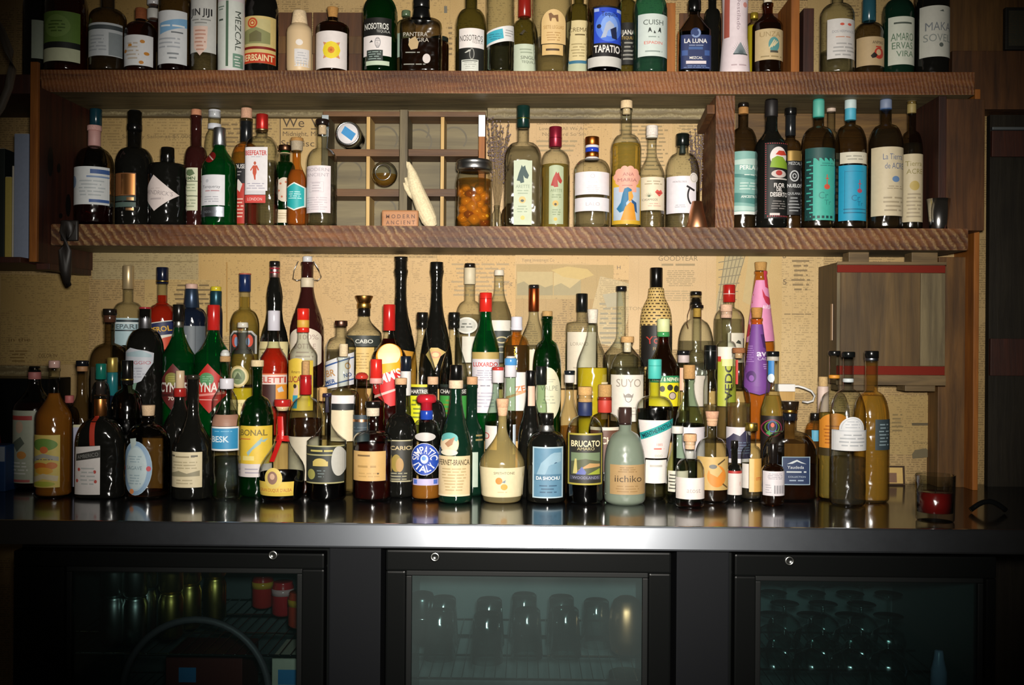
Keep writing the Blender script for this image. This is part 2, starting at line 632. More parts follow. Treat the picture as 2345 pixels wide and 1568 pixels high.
# ================================================================== the room
def wood(name, c1, c2, scale=6.0, axis='X', saw=0.0, rough=.6, saw_rot=30, saw_scale=26.0, saw_col='#b9a58e', stain=.5):
    """Sawn timber: grain stretched along axis, dark streaks, pale saw-tooth marks."""
    if name in MATS:
        return MATS[name]
    m, nt, out = new_mat(name)
    b = N(nt, 'BsdfPrincipled', Roughness=rough)
    tc = N(nt, 'TexCoord'); mp = N(nt, 'Mapping')
    st = {'X': (.7, 9, 9), 'Y': (9, .7, 9), 'Z': (9, 9, .7)}[axis]
    mp.inputs['Scale'].default_value = st
    lk(nt, tc, 'Object', mp, 'Vector')
    nz = N(nt, 'TexNoise', Scale=scale, Detail=6.0, Roughness=.62, Distortion=.4); lk(nt, mp, 'Vector', nz, 'Vector')
    cr = N(nt, 'ValToRGB'); e = cr.color_ramp.elements
    e[0].position = .30; e[0].color = lin(c1); e[1].position = .72; e[1].color = lin(c2)
    lk(nt, nz, 'Fac', cr, 'Fac')
    n2 = N(nt, 'TexNoise', Scale=3.0, Detail=4.0); lk(nt, tc, 'Object', n2, 'Vector')
    r2 = N(nt, 'ValToRGB'); r2.color_ramp.elements[0].position = .35; r2.color_ramp.elements[0].color = (stain, stain, stain, 1)
    r2.color_ramp.elements[1].position = .6
    lk(nt, n2, 'Fac', r2, 'Fac')
    mul = N(nt, 'MixRGB', blend_type='MULTIPLY'); mul.inputs['Fac'].default_value = 1
    lk(nt, cr, 'Color', mul, 'Color1'); lk(nt, r2, 'Color', mul, 'Color2')
    last = mul
    hgt = nz
    if saw:
        mq = N(nt, 'Mapping'); mq.inputs['Rotation'].default_value = (0, math.radians(saw_rot), 0)
        lk(nt, tc, 'Object', mq, 'Vector')
        wv = N(nt, 'TexWave', Scale=saw_scale, Distortion=3.0, Detail=3.0, bands_direction='X')
        wv.inputs['Detail Scale'].default_value = 2.2
        lk(nt, mq, 'Vector', wv, 'Vector')
        n3 = N(nt, 'TexNoise', Scale=220.0, Detail=2.0); lk(nt, tc, 'Object', n3, 'Vector')
        n4 = N(nt, 'TexNoise', Scale=5.0, Detail=2.0); lk(nt, tc, 'Object', n4, 'Vector')
        w2 = N(nt, 'Math', operation='MULTIPLY'); lk(nt, wv, 'Fac', w2, 0); lk(nt, n3, 'Fac', w2, 1)
        w3 = N(nt, 'Math', operation='MULTIPLY'); lk(nt, w2, 'Value', w3, 0); lk(nt, n4, 'Fac', w3, 1)
        rr = N(nt, 'ValToRGB'); rr.color_ramp.elements[0].position = .12; rr.color_ramp.elements[1].position = .42
        lk(nt, w3, 'Value', rr, 'Fac')
        sc = N(nt, 'Math', operation='MULTIPLY'); sc.inputs[1].default_value = saw; lk(nt, rr, 'Color', sc, 0)
        mx = N(nt, 'MixRGB'); mx.inputs['Color2'].default_value = lin(saw_col)
        lk(nt, sc, 'Value', mx, 'Fac'); lk(nt, mul, 'Color', mx, 'Color1'); last = mx
        hgt = wv
    lk(nt, last, 'Color', b, 'Base Color')
    bp = N(nt, 'Bump', Strength=.35, Distance=.002); lk(nt, hgt, 'Fac', bp, 'Height'); lk(nt, bp, 'Normal', b, 'Normal')
    lk(nt, b, 'BSDF', out, 'Surface')
    MATS[name] = m
    return m


def newsprint(name, paper, ink='#4a3a22', line=.0062, col_w=.062, density=.46, seed=0.0, strength=.42):
    """Old yellowed newspaper: columns of tiny broken lines, blotches and fibres."""
    m, nt, out = new_mat(name)
    b = N(nt, 'BsdfPrincipled', Roughness=.62)
    tc = N(nt, 'TexCoord'); sp = N(nt, 'SeparateXYZ'); lk(nt, tc, 'Object', sp, 'Vector')

    def mth(op, a, bb=None, **k):
        n = N(nt, 'Math', operation=op)
        for i, v in enumerate((a, bb)):
            if v is None: continue
            if isinstance(v, (int, float)): n.inputs[i].default_value = v
            else: nt.links.new(v, n.inputs[i])
        return n.outputs[0]
    x, z = sp.outputs['X'], sp.outputs['Z']
    zl = mth('DIVIDE', z, line)
    row = mth('FLOOR', zl); fr = mth('FRACT', zl)
    inline = mth('GREATER_THAN', fr, .48)
    cb = N(nt, 'CombineXYZ'); nt.links.new(mth('MULTIPLY', x, 150.0), cb.inputs['X']); nt.links.new(mth('MULTIPLY', row, 7.31), cb.inputs['Y']); cb.inputs['Z'].default_value = seed
    wd = N(nt, 'TexNoise', Scale=1.0, Detail=1.0); lk(nt, cb, 'Vector', wd, 'Vector')
    word = mth('GREATER_THAN', wd.outputs['Fac'], density)
    cx = mth('FRACT', mth('DIVIDE', mth('ADD', x, seed), col_w))
    gap = mth('MULTIPLY', mth('GREATER_THAN', cx, .06), mth('LESS_THAN', cx, .95))
    bl = N(nt, 'TexNoise', Scale=7.0, Detail=2.0); lk(nt, tc, 'Object', bl, 'Vector')
    blk = mth('GREATER_THAN', bl.outputs['Fac'], .42)
    ink_f = mth('MULTIPLY', mth('MULTIPLY', inline, word), mth('MULTIPLY', gap, blk))
    rule = mth('LESS_THAN', mth('ABSOLUTE', mth('SUBTRACT', cx, 0.0)), .012)
    ink_f = mth('MAXIMUM', ink_f, mth('MULTIPLY', rule, .7))
    ink_f = mth('MULTIPLY', ink_f, strength)
    n2 = N(nt, 'TexNoise', Scale=2.6, Detail=5.0, Roughness=.6); lk(nt, tc, 'Object', n2, 'Vector')
    cr = N(nt, 'ValToRGB'); e = cr.color_ramp.elements
    p = tuple(min(.95, c * k_) for c, k_ in zip(lin(paper)[:3], (1.12, 1.12, 1.2))) + (1,)
    e[0].position = .3; e[0].color = (p[0] * .80, p[1] * .74, p[2] * .62, 1); e[1].position = .7; e[1].color = p
    lk(nt, n2, 'Fac', cr, 'Fac')
    n5 = N(nt, 'TexNoise', Scale=420.0, Detail=2.0); lk(nt, tc, 'Object', n5, 'Vector')
    m5 = N(nt, 'MixRGB', blend_type='MULTIPLY'); m5.inputs['Fac'].default_value = .35
    lk(nt, cr, 'Color', m5, 'Color1'); lk(nt, n5, 'Fac', m5, 'Color2')
    mx = N(nt, 'MixRGB'); mx.inputs['Color2'].default_value = lin(ink)
    nt.links.new(ink_f, mx.inputs['Fac']); lk(nt, m5, 'Color', mx, 'Color1')
    lk(nt, mx, 'Color', b, 'Base Color')
    lk(nt, b, 'BSDF', out, 'Surface')
    MATS[name] = m
    return m


def metal(name, col, rough=.2, aniso=0.0, scratch=0.0):
    if name in MATS:
        return MATS[name]
    m, nt, out = new_mat(name)
    b = N(nt, 'BsdfPrincipled', Roughness=rough, Metallic=1.0)
    b.inputs['Base Color'].default_value = col
    if aniso:
        b.inputs['Anisotropic'].default_value = aniso
        tg = N(nt, 'Tangent', direction_type='RADIAL', axis='Z'); lk(nt, tg, 'Tangent', b, 'Tangent')
    if scratch:
        tc = N(nt, 'TexCoord'); mp = N(nt, 'Mapping'); mp.inputs['Scale'].default_value = (1.0, 30, 30); lk(nt, tc, 'Object', mp, 'Vector')
        nz = N(nt, 'TexNoise', Scale=9.0, Detail=6.0); lk(nt, mp, 'Vector', nz, 'Vector')
        n2 = N(nt, 'TexNoise', Scale=14.0, Detail=5.0, Roughness=.7); lk(nt, tc, 'Object', n2, 'Vector')
        mm = N(nt, 'MapRange'); mm.inputs['To Min'].default_value = rough * (1 - scratch); mm.inputs['To Max'].default_value = rough * (1 + scratch)
        lk(nt, n2, 'Fac', mm, 'Value'); lk(nt, mm, 'Result', b, 'Roughness')
        bp = N(nt, 'Bump', Strength=.02, Distance=.0006); lk(nt, nz, 'Fac', bp, 'Height'); lk(nt, bp, 'Normal', b, 'Normal')
    lk(nt, b, 'BSDF', out, 'Surface')
    MATS[name] = m
    return m


def X(px, Y): return at(px, 784, Y).x
def Zp(py, Y, px=1172): return at(px, py, Y).z


W_SHELF = wood('wood_shelf_sawn', '#42200b', '#7c4a20', axis='X', saw=.50, saw_rot=36, saw_scale=17.0, saw_col='#b99a68', stain=.6)
W_SHELF2 = wood('wood_shelf_sawn_fine', '#48220c', '#865026', axis='X', saw=.36, saw_rot=12, saw_scale=33.0, saw_col='#b59362', stain=.6)
W_RED = wood('wood_dark_red', '#2a120a', '#4d2312', axis='Z', stain=.5)
W_BROWN = wood('wood_brown', '#3c220c', '#6e4520', axis='Z', stain=.6)
W_POST = wood('wood_post_orange', '#7a4412', '#b06a22', axis='Z', stain=.75)
W_CRATE = wood('wood_crate_grey', '#4a3a22', '#7d6642', axis='X', stain=.6)
W_CRATEV = wood('wood_crate_grey_upright', '#4a3f2a', '#7a6c4c', axis='Z', stain=.7)
W_PALE = wood('wood_pale_edge', '#b08848', '#d9b878', axis='Z', stain=.85)
W_BACK = wood('wood_crate_back', '#5c523c', '#867a58', axis='X', stain=.7, scale=3.0)
W_RAIL = wood('wood_rail_weathered', '#4e432a', '#857550', axis='X', saw=.5, saw_rot=90, saw_scale=18, saw_col='#b9ac82', stain=.7)
W_PINE = wood('wood_pine', '#a9813f', '#cfa75f', axis='Z', stain=.85)
W_PLY = wood('wood_plywood', '#4c3214', '#7c5628', axis='Z', stain=.6)
W_DOOR = wood('wood_door_dark', '#1e1a14', '#2f2a20', axis='Z', stain=.5, rough=.45)
W_BOX = wood('wood_box_weathered', '#302310', '#5e4826', axis='Z', stain=.6)
def top_steel():
    m, nt, out = new_mat('steel_counter')
    tc = N(nt, 'TexCoord'); n2 = N(nt, 'TexNoise', Scale=14.0, Detail=5.0, Roughness=.7); lk(nt, tc, 'Object', n2, 'Vector')
    mr = N(nt, 'MapRange'); mr.inputs['To Min'].default_value = .08; mr.inputs['To Max'].default_value = .13; lk(nt, n2, 'Fac', mr, 'Value')
    a = N(nt, 'BsdfGlossy'); a.inputs['Color'].default_value = (.44, .45, .46, 1); lk(nt, mr, 'Result', a, 'Roughness')
    b = N(nt, 'BsdfGlossy', Roughness=.26); b.inputs['Color'].default_value = (.36, .37, .38, 1)
    mm = N(nt, 'MixShader'); mm.inputs['Fac'].default_value = .25; lk(nt, a, 'BSDF', mm, 1); lk(nt, b, 'BSDF', mm, 2)
    lk(nt, mm, 'Shader', out, 'Surface')
    return m


STEEL = top_steel()
def edge_steel():
    m, nt, out = new_mat('steel_counter_edge')
    tc = N(nt, 'TexCoord'); n2 = N(nt, 'TexNoise', Scale=16.0, Detail=6.0, Roughness=.7); lk(nt, tc, 'Object', n2, 'Vector')
    mr = N(nt, 'MapRange'); mr.inputs['To Min'].default_value = .34; mr.inputs['To Max'].default_value = .46; lk(nt, n2, 'Fac', mr, 'Value')
    a = N(nt, 'BsdfGlossy', Roughness=.21); a.inputs['Color'].default_value = (.50, .52, .56, 1)
    b = N(nt, 'BsdfGlossy'); b.inputs['Color'].default_value = (.05, .056, .065, 1); lk(nt, mr, 'Result', b, 'Roughness')
    mm = N(nt, 'MixShader'); mm.inputs['Fac'].default_value = .70; lk(nt, a, 'BSDF', mm, 1); lk(nt, b, 'BSDF', mm, 2)
    lk(nt, mm, 'Shader', out, 'Surface')
    return m


STEEL_EDGE = edge_steel()
BLACK = solid_gloss('black_plastic', (.004, .0045, .0045, 1), rough=.3, spec=.12)
BLACK_M = solid_gloss('black_painted_metal', (.004, .005, .005, 1), rough=.4, spec=.12)
CHARCOAL = solid_gloss('charcoal_laminate', (.0055, .0062, .0078, 1), rough=.6, spec=.10)
IRON = solid_gloss('dark_iron', (.014, .011, .009, 1), rough=.5)
GALV = metal('galvanised_strip', (.55, .62, .66, 1), rough=.4)
WIRE = metal('wire_rack', (.55, .58, .58, 1), rough=.25)
CHROME = metal('chrome', (.8, .8, .8, 1), rough=.2)
COPPER = metal('copper', (.80, .38, .20, 1), rough=.40)

# ---- back wall papered with newsprint
WALLP = newsprint('newsprint_wall', '#b99d68', seed=.013)
bm = bmesh.new(); box(bm, -1.75, 1.75, Y_WALL, Y_WALL + .05, 0, 2.25)
w = from_bm('wall_back', bm, WALLP, smooth=False); tag(w, kind='structure')
FLOORM = wood('floor_boards', '#1d1612', '#342821', axis='X')
bm = bmesh.new(); box(bm, -1.75, 1.75, -1.2, Y_WALL + .05, -.04, 0)
tag(from_bm('floor', bm, FLOORM, smooth=False), kind='structure')

PAPER_N = [0]


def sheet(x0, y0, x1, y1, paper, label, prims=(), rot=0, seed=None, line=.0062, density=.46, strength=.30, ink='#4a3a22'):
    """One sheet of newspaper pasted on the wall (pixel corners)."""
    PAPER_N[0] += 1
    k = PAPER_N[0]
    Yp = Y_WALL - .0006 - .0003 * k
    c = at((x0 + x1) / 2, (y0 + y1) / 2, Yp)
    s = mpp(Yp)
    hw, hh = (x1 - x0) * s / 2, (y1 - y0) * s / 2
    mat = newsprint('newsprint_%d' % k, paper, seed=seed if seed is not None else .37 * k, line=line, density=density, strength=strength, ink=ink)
    bm = bmesh.new()
    rr = random.Random(k)
    n = 14
    edge = []
    for (ax, az), (bx, bz) in (((-hw, -hh), (hw, -hh)), ((hw, -hh), (hw, hh)), ((hw, hh), (-hw, hh)), ((-hw, hh), (-hw, -hh))):
        for i in range(n):
            t = i / n
            edge.append((ax + (bx - ax) * t + rr.uniform(-.0006, .0006), az + (bz - az) * t + rr.uniform(-.0006, .0006)))
    q = math.radians(-rot)
    pts = [(a * math.cos(q) - b * math.sin(q), a * math.sin(q) + b * math.cos(q)) for a, b in edge]
    f0 = bm.faces.new([bm.verts.new((a, -.0002, b)) for a, b in pts])
    bk = [bm.verts.new((a, 0.0, b)) for a, b in pts]
    bm.faces.new(bk[::-1])
    fv = list(f0.verts)
    for i in range(len(fv)):
        j = (i + 1) % len(fv)
        bm.faces.new((fv[j], fv[i], bk[i], bk[j]))
    o = from_bm('newspaper_sheet', bm, mat, smooth=False)
    o.location = c
    tag(o, label, 'newspaper', 'newspaper sheets pasted on the wall')
    if prims:
        S = Sheet()
        for p in prims: S.add(p)

        def wrap(px, py, off):
            p = at(px, py, Yp)
            return Vector((p.x - c.x, -.0003 - off, p.z - c.z))
        S.build('print', wrap, o)
    return o


INK = '#5a4930'
sheet(225, 235, 640, 520, '#c0a56c', 'yellowed newspaper sheet behind the dark bottles on the lower shelf',
      [('t', 545, 257, 16, 'akers', INK, 90), ('l', 500, 280, 625, 340, 6, '#7d6844'), ('t', 375, 312, 9, 'Sanitary Sailor at $5,000 You', '#7d6844', 190)], line=.008)
sheet(640, 258, 780, 440, '#c8ab72', 'framed newspaper notice with large We headline beside the wooden crate',
      [('r', 641, 258, 738, 260.5, INK), ('r', 641, 258, 643, 360, INK), ('t', 672, 280, 22, 'We', '#4d3d28', 50), ('t', 722, 280, 22, 'V', '#4d3d28', 20),
       ('r', 648, 294, 690, 296.5, INK), ('r', 712, 294, 738, 296.5, INK), ('t', 690, 306, 11, 'Midnight, Mo', '#5a4930', 84), ('t', 682, 328, 15, 'Sto  isc', '#54432c', 76)], density=.75)
sheet(1110, 240, 1335, 520, '#d0b180', 'newspaper sheet with sale notice above the two horse bottles', [('t', 1290, 281, 8, 'Each Purchase Makes Possible', '#7d6844', 120), ('t', 1290, 294, 8, 'Low Price All We Are', '#7d6844', 110),
      ('t', 1292, 307, 8, 'No There So Sm', '#7d6844', 100), ('t', 1285, 332, 8, 'as Low', '#7d6844', 40), ('l', 1220, 318, 1330, 350, 3, '#97825a')], density=.62)
sheet(1337, 245, 1402, 520, '#cfae76', 'narrow newspaper strip behind the copper-banded clear bottle', density=.6)
sheet(1402, 255, 1540, 400, '#d2b37e', 'newspaper sheet behind the tall corked amber bottle', [('t', 1440, 273, 7, 'FOR OUR', '#6a5838', 56), ('l', 1418, 285, 1530, 392, 12, '#8f7a52')], density=.7)
sheet(1540, 248, 1632, 470, '#cdb07a', 'newspaper sheet behind the dried flowers by the shelf divider', [('l', 1552, 270, 1610, 330, 8, '#8f7a52')], density=.55)
sheet(210, 578, 455, 640, '#b3a274', 'grey newspaper strip under the left end of lower shelf', [('r', 212, 598, 452, 599.5, '#77673f')], density=.5)
sheet(455, 575, 640, 770, '#c6a667', 'tan newspaper sheet behind the blue-capped yellow bottle', [('r', 518, 600, 521, 760, '#a27c3c'), ('t', 452, 640, 8, 'FEDERAL', INK, 1)], density=.6)
sheet(330, 640, 505, 745, '#c2a76c', 'small printed newspaper notice between the left tall bottles', [('t', 410, 635 + 8, 9, 'FASHIONABLE', '#6d5a38', 1), ('l', 395, 628 + 20, 490, 700, 5, '#6d5a38')], density=.5)
sheet(640, 590, 1000, 900, '#d0b07a', 'broad pale newspaper sheet behind the swing-top bottle', density=.52, strength=.30, line=.005)
sheet(1000, 585, 1180, 860, '#d3b074', 'newspaper sheet behind the two tall black bottles', [('l', 1030, 600, 1170, 680, 8, '#9b8256'), ('t', 880, 602, 7, 'TEAR', INK, 1)], density=.58)
sheet(1180, 580, 1460, 640, '#d5b57e', 'newspaper strip under the middle of lower shelf', [('t', 1232, 595, 8, 'Young Investment Co', '#7d6844', 74), ('r', 1178, 604, 1350, 605.2, '#a58a58'), ('t', 1417, 612, 9, 'H', '#5b4d38', 8)], density=.66)
sheet(1182, 606, 1405, 685, '#b9a06a', 'newspaper page with old street photographs pasted up', [
      ('r', 1184, 622, 1266, 676, '#ad9863'), ('p', [(1184, 650), (1200, 644), (1215, 655), (1232, 650), (1248, 658), (1266, 652), (1266, 676), (1184, 676)], '#8d7f54'),
      ('r', 1268, 624, 1330, 676, '#b59f68'), ('p', [(1268, 655), (1285, 648), (1305, 660), (1330, 640), (1330, 676), (1268, 676)], '#95865a'), ('p', [(1262, 618), (1300, 610), (1345, 616), (1360, 630), (1330, 640), (1290, 634)], '#b79c58'), ('t', 1160, 648, 9, 'lding', '#6d5a38', 26)], density=.7)
sheet(1355, 640, 1440, 790, '#cdb98a', 'crumpled newspaper scrap with slanted columns of print', [('l', 1372, 690, 1425, 790, 9, '#8a8064'), ('p', [(1380, 674), (1422, 668), (1428, 700), (1390, 704)], '#a09678')], rot=14, density=.4, line=.005)
sheet(1440, 578, 1640, 800, '#d2b585', 'newspaper advertisement with wide capital heading under the shelf', [
      ('t', 1553, 591, 12, 'GOODYEAR', '#7c6844', 90), ('l', 1512, 600, 1595, 612, 1, '#8f7a52'), ('l', 1522, 618, 1596, 656, 9, '#8f7a52'), ('l', 1510, 664, 1600, 690, 5, '#9b865e'), ('t', 1440, 706, 8, 'COTTON', '#8f7a52', 60)], density=.8)
sheet(1640, 578, 1790, 900, '#c8ac72', 'newspaper drawing of a netted bag behind the pink bottle', [
      ('p', [(1662, 588), (1700, 580), (1704, 600), (1680, 660), (1640, 720), (1640, 690)], '#a3946c')] +
      [('p', [(1660 + i * 9, 585), (1662 + i * 9, 585), (1642 + i * 5, 720), (1640 + i * 5, 720)], '#776c50') for i in range(6)] +
      [('p', [(1645, 600 + i * 17), (1702 - i * 3, 590 + i * 19), (1702 - i * 3, 592 + i * 19), (1645, 602 + i * 17)], '#776c50') for i in range(7)] + [('p', [(1715, 580), (1770, 578), (1752, 650), (1720, 700), (1700, 690)], '#b29c6a')], density=.75)
sheet(1790, 578, 1885, 900, '#cdb27c', 'newspaper column between the pink bottle and the hung crate', [('t', 1796, 585, 12, '8', INK, 8), ('l', 1812, 592, 1855, 668, 7, '#7d6844'), ('t', 1797, 645, 13, '5', '#5a4930', 8), ('l', 1792, 716, 1862, 722, 1, '#7d6844')], density=.52)
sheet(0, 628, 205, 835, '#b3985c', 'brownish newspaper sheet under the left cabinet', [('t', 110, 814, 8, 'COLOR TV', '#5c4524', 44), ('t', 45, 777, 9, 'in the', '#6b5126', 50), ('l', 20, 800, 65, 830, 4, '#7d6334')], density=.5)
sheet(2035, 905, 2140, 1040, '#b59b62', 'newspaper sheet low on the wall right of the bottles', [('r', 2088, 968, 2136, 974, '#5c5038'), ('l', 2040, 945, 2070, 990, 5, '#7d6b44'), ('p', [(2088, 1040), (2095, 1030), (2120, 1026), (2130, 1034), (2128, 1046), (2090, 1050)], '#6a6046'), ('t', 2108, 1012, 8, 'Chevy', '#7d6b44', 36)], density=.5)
sheet(832, 0, 1030, 165, '#c9ab70', 'newspaper sheet behind the bottles left of centre on top shelf', [('r', 1017, 14, 1024, 30, '#6f6a5c'), ('l', 1026, 58, 1036, 130, 6, '#7d6844')], density=.6)
sheet(1030, -40, 1225, 165, '#c8aa70', 'newspaper sheet behind the clear bottles at top centre', density=.56)
sheet(1225, -40, 1525, 165, '#ccae74', 'newspaper sheet behind the blue-labelled bottle on top', density=.56)
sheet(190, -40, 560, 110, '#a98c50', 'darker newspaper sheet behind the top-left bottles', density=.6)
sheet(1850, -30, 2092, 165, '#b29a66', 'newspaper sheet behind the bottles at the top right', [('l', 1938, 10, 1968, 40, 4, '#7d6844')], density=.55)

# ---- shelves, side panels, rails
XL0 = X(88, Y_SHELF)
XR0 = X(2228, Y_SHELF)
XL1 = X(128, Y_SHELF); XR1 = X(2216, Y_SHELF)


def plank(name, x0, x1, y0, y1, z0, z1, mat, label=None, cat=None, kind=None, bevel=.002, grp=None):
    bm = bmesh.new()
    c = Vector(((x0 + x1) / 2, (y0 + y1) / 2, z0))
    box(bm, x0 - c.x, x1 - c.x, y0 - c.y, y1 - c.y, 0, z1 - z0, bevel)
    o = from_bm(name, bm, mat, smooth=False); o.location = c
    return tag(o, label, cat, grp, kind)


plank('shelf_board', XL0, XR0, Y_SHELF, Y_WALL - .011, Z_TOPB, Z_TOP, W_SHELF2, 'upper reddish-brown sawn wooden shelf board carrying the top bottle row', 'shelf')
ub = [q for q in bpy.data.objects if q.name == 'shelf_board'][0]
ub.data.materials.append(W_RAIL)
for p in ub.data.polygons:
    if p.normal.z < -.5: p.material_index = 1
bm = bmesh.new()


def panel_x(Yq): return X(84, 2.50) + (X(212, Y_WALL) - X(84, 2.50)) * (Yq - 2.5) / (Y_WALL - 2.5)


q = [(panel_x(Y_SHELF) + .001, Y_SHELF), (XR1, Y_SHELF), (XR1, Y_WALL - .011), (panel_x(Y_WALL - .011) + .001, Y_WALL - .011)]
lo = [bm.verts.new((a, b, 0)) for a, b in q]; hi = [bm.verts.new((a, b, Z_MID - Z_MIDB)) for a, b in q]
bm.faces.new(lo[::-1]); bm.faces.new(hi)
for i in range(4):
    j = (i + 1) % 4; bm.faces.new((lo[i], lo[j], hi[j], hi[i]))
bmesh.ops.bevel(bm, geom=bm.edges[:], offset=.002, segments=2, affect='EDGES')
o = from_bm('shelf_board', bm, [W_SHELF, W_RAIL], smooth=False); o.location = (0, 0, Z_MIDB)
for p in o.data.polygons:
    if p.normal.z < -.5: p.material_index = 1
tag(o, 'lower rough-sawn brown shelf board with diagonal saw marks', 'shelf')
# battens under the boards against the wall
plank('batten', X(195, 2.7), X(1110, 2.7), 2.745, Y_WALL - .0165, Z_TOPB - .020, Z_TOPB, W_RAIL, 'weathered greenish batten under upper shelf above the crate', 'batten')
plank('batten', X(1112, 2.7), X(1645, 2.7), 2.715, Y_WALL - .0165, Z_TOPB - .030, Z_TOPB, W_RAIL, 'pale weathered batten under upper shelf above the horse bottles', 'batten')

# left side panel, splayed a little
bm = bmesh.new()
xa, xb = X(84, 2.50), X(212, Y_WALL)
zt_, zb_ = Z_TOPB - .0006, Zp(600, 2.50, 84)
q = [(xa - .020, 2.50), (xa, 2.50), (xb, Y_WALL - .003), (xb - .03, Y_WALL - .003)]
lo = [bm.verts.new((a, b, zb_)) for a, b in q]; hi = [bm.verts.new((a, b, zt_)) for a, b in q]
bm.faces.new(lo[::-1]); bm.faces.new(hi)
for i in range(4):
    j = (i + 1) % 4; bm.faces.new((lo[i], lo[j], hi[j], hi[i]))
o = from_bm('side_panel', bm, W_RED, smooth=False)
tag(o, 'dark red wooden side panel with black holes at left end of shelves', 'panel')
S = Sheet()
for a, b, rx, ry in ((110, 370, 6, 34), (128, 385, 4, 11), (150, 470, 6, 26), (133, 494, 4, 6)):
    S.ell(a, b, rx, ry, '#0a0605')


def wrap_panel(px, py, off):
    t = (px - 84) / (212 - 84.0)
    Yq = 2.50 + (Y_WALL - 2.50) * max(0, min(1, t))
    p = at(px, py, Yq)
    xx = xa + (xb - xa) * (Yq - 2.5) / (Y_WALL - 2.5)
    return Vector((xx + off + .0004, Yq, p.z))


S.build('hole', wrap_panel, o)
plank('panel_edge', X(66, 2.49), X(84, 2.49) - .0005, 2.488, 2.4995, zb_, Z_TOP, W_POST, 'thin orange-brown edging strip on the left side panel', 'trim')
# left cabinet floor, upper board and books
zc0 = Zp(588, 2.46, 40); zc1 = Zp(601, 2.46, 40)
plank('cabinet_shelf', -1.62, xa - .022, 2.46, Y_WALL - .012, zc1, zc0, W_RED, 'dark board floor of the cut-off cabinet at far left', 'shelf')
plank('cabinet_shelf', xa - .018, X(208, Y_WALL - .012), 2.53, Y_WALL - .012, zb_ - .016, zb_ - .0005, W_RED, 'dark board below the left side panel above the paper', 'board')
plank('cabinet_shelf', -1.62, xa - .022, 2.50, Y_WALL - .012, Zp(214, 2.5, 40), Zp(170, 2.5, 40), W_RED, 'reddish upper board of the cabinet at far left', 'shelf')
for k, (a, b, y0, col, lab) in enumerate(((-40, 8, 340, '#1d2622', 'dark green book in the left cabinet'), (9, 24, 405, '#b7a552', 'thin yellow book beside the blue-grey binder'), (25, 29, 380, '#c9c3b4', 'thin white booklet beside the blue-grey binder'), (29.5, 63, 306, '#8c97ad', 'tall blue-grey binder in the left cabinet'))):
    bm = bmesh.new(); Yb = 2.56
    x0, x1 = X(a, Yb), X(b, Yb)
    h = Zp(y0, Yb, 30) - zc0
    box(bm, 0, x1 - x0, 0, .14, 0, h, .002)
    box(bm, .002 if x1 - x0 > .006 else .0004, x1 - x0 - (.002 if x1 - x0 > .006 else .0004), .001, .1405, .003, h + .0005, 0, 1)
    o = from_bm('book', bm, [paint(col), paint('#cfc6b2')], smooth=False); o.location = (x0, Yb, zc0)
    tag(o, lab, 'book', 'books in the left cabinet')

# right end: inner side panel, post, plywood, door
plank('side_panel', X(2150, Y_SHELF), X(2150, Y_SHELF) + .02, Y_SHELF + .01, Y_WALL - .002, Z_MID, Z_TOPB, W_RED, 'dark wooden side panel at the right end between shelves', 'panel')
plank('shelf_post', X(2152, Y_SHELF) + .02, X(2252, 2.6), 2.60, Y_WALL - .002, Z_MID - .02 + .02, Z_TOPB, W_BROWN, 'brown upright board closing the right end of shelves', 'post')
plank('trim_1', X(2146, 2.72), X(2236, 2.72), 2.712, Y_WALL, Z_COUNTER, Z_MIDB - .004, W_PLY, kind='structure')
plank('trim_2', X(2252, 2.6) + .001, X(2252, 2.6) + .015, 2.66, Y_WALL, Z_COUNTER, Z_TOPB + .04, W_POST, kind='structure')
plank('wall_right', X(2095, 2.75), 1.75, 2.752, Y_WALL - .0005, Z_TOP - .06, 2.25, W_PLY, kind='structure')
plank('trim_3', XR0 + .002, 1.75, 2.70, Y_WALL, Zp(250, 2.7, 2300), Zp(116, 2.7, 2300), W_BROWN, kind='structure')
# dark door at the far right
xd = X(2262, 2.74)
bm = bmesh.new()
zz = [Zp(v, 2.73, 2300) for v in (262, 292, 300, 775, 860, 1140)]
box(bm, 0, 1.75 - xd, 0, .02, 0, zz[0] - .3)
o = from_bm('door_1', bm, W_DOOR, smooth=False); o.location = (xd, 2.735, .3); tag(o, kind='structure')
bm = bmesh.new(); box(bm, 0, 1.74 - xd, -.012, 0, zz[4] - .3, zz[3] - .3, .002); from_bm('door_rail', bm, W_RED, o, smooth=False)
bm = bmesh.new(); box(bm, 0, 1.74 - xd, -.012, 0, zz[2] - .37, zz[2] - .3, .002); from_bm('door_rail', bm, W_RED, o, smooth=False)
bm = bmesh.new(); box(bm, 0, 1.74 - xd, -.014, 0, zz[2] - .298, zz[1] - .3, .001); from_bm('door_strip', bm, GALV, o, smooth=False)
# framed picture at the top right
c = at(2325, 66, 2.745)
bm = bmesh.new(); s = mpp(2.745)
box(bm, -27 * s, 32 * s, -.012, .004, -50 * s, 46 * s, .003)
o = from_bm('picture_frame', bm, wood('wood_frame_black', '#14130f', '#23211a'), smooth=False); o.location = c
tag(o, 'small dark framed picture cut off at the top right corner', 'picture')
bm = bmesh.new(); box(bm, -20 * s, 25 * s, -.0135, -.012, -42 * s, 38 * s); from_bm('print', bm, newsprint('print_dark', '#3a3a2c'), o, smooth=False)

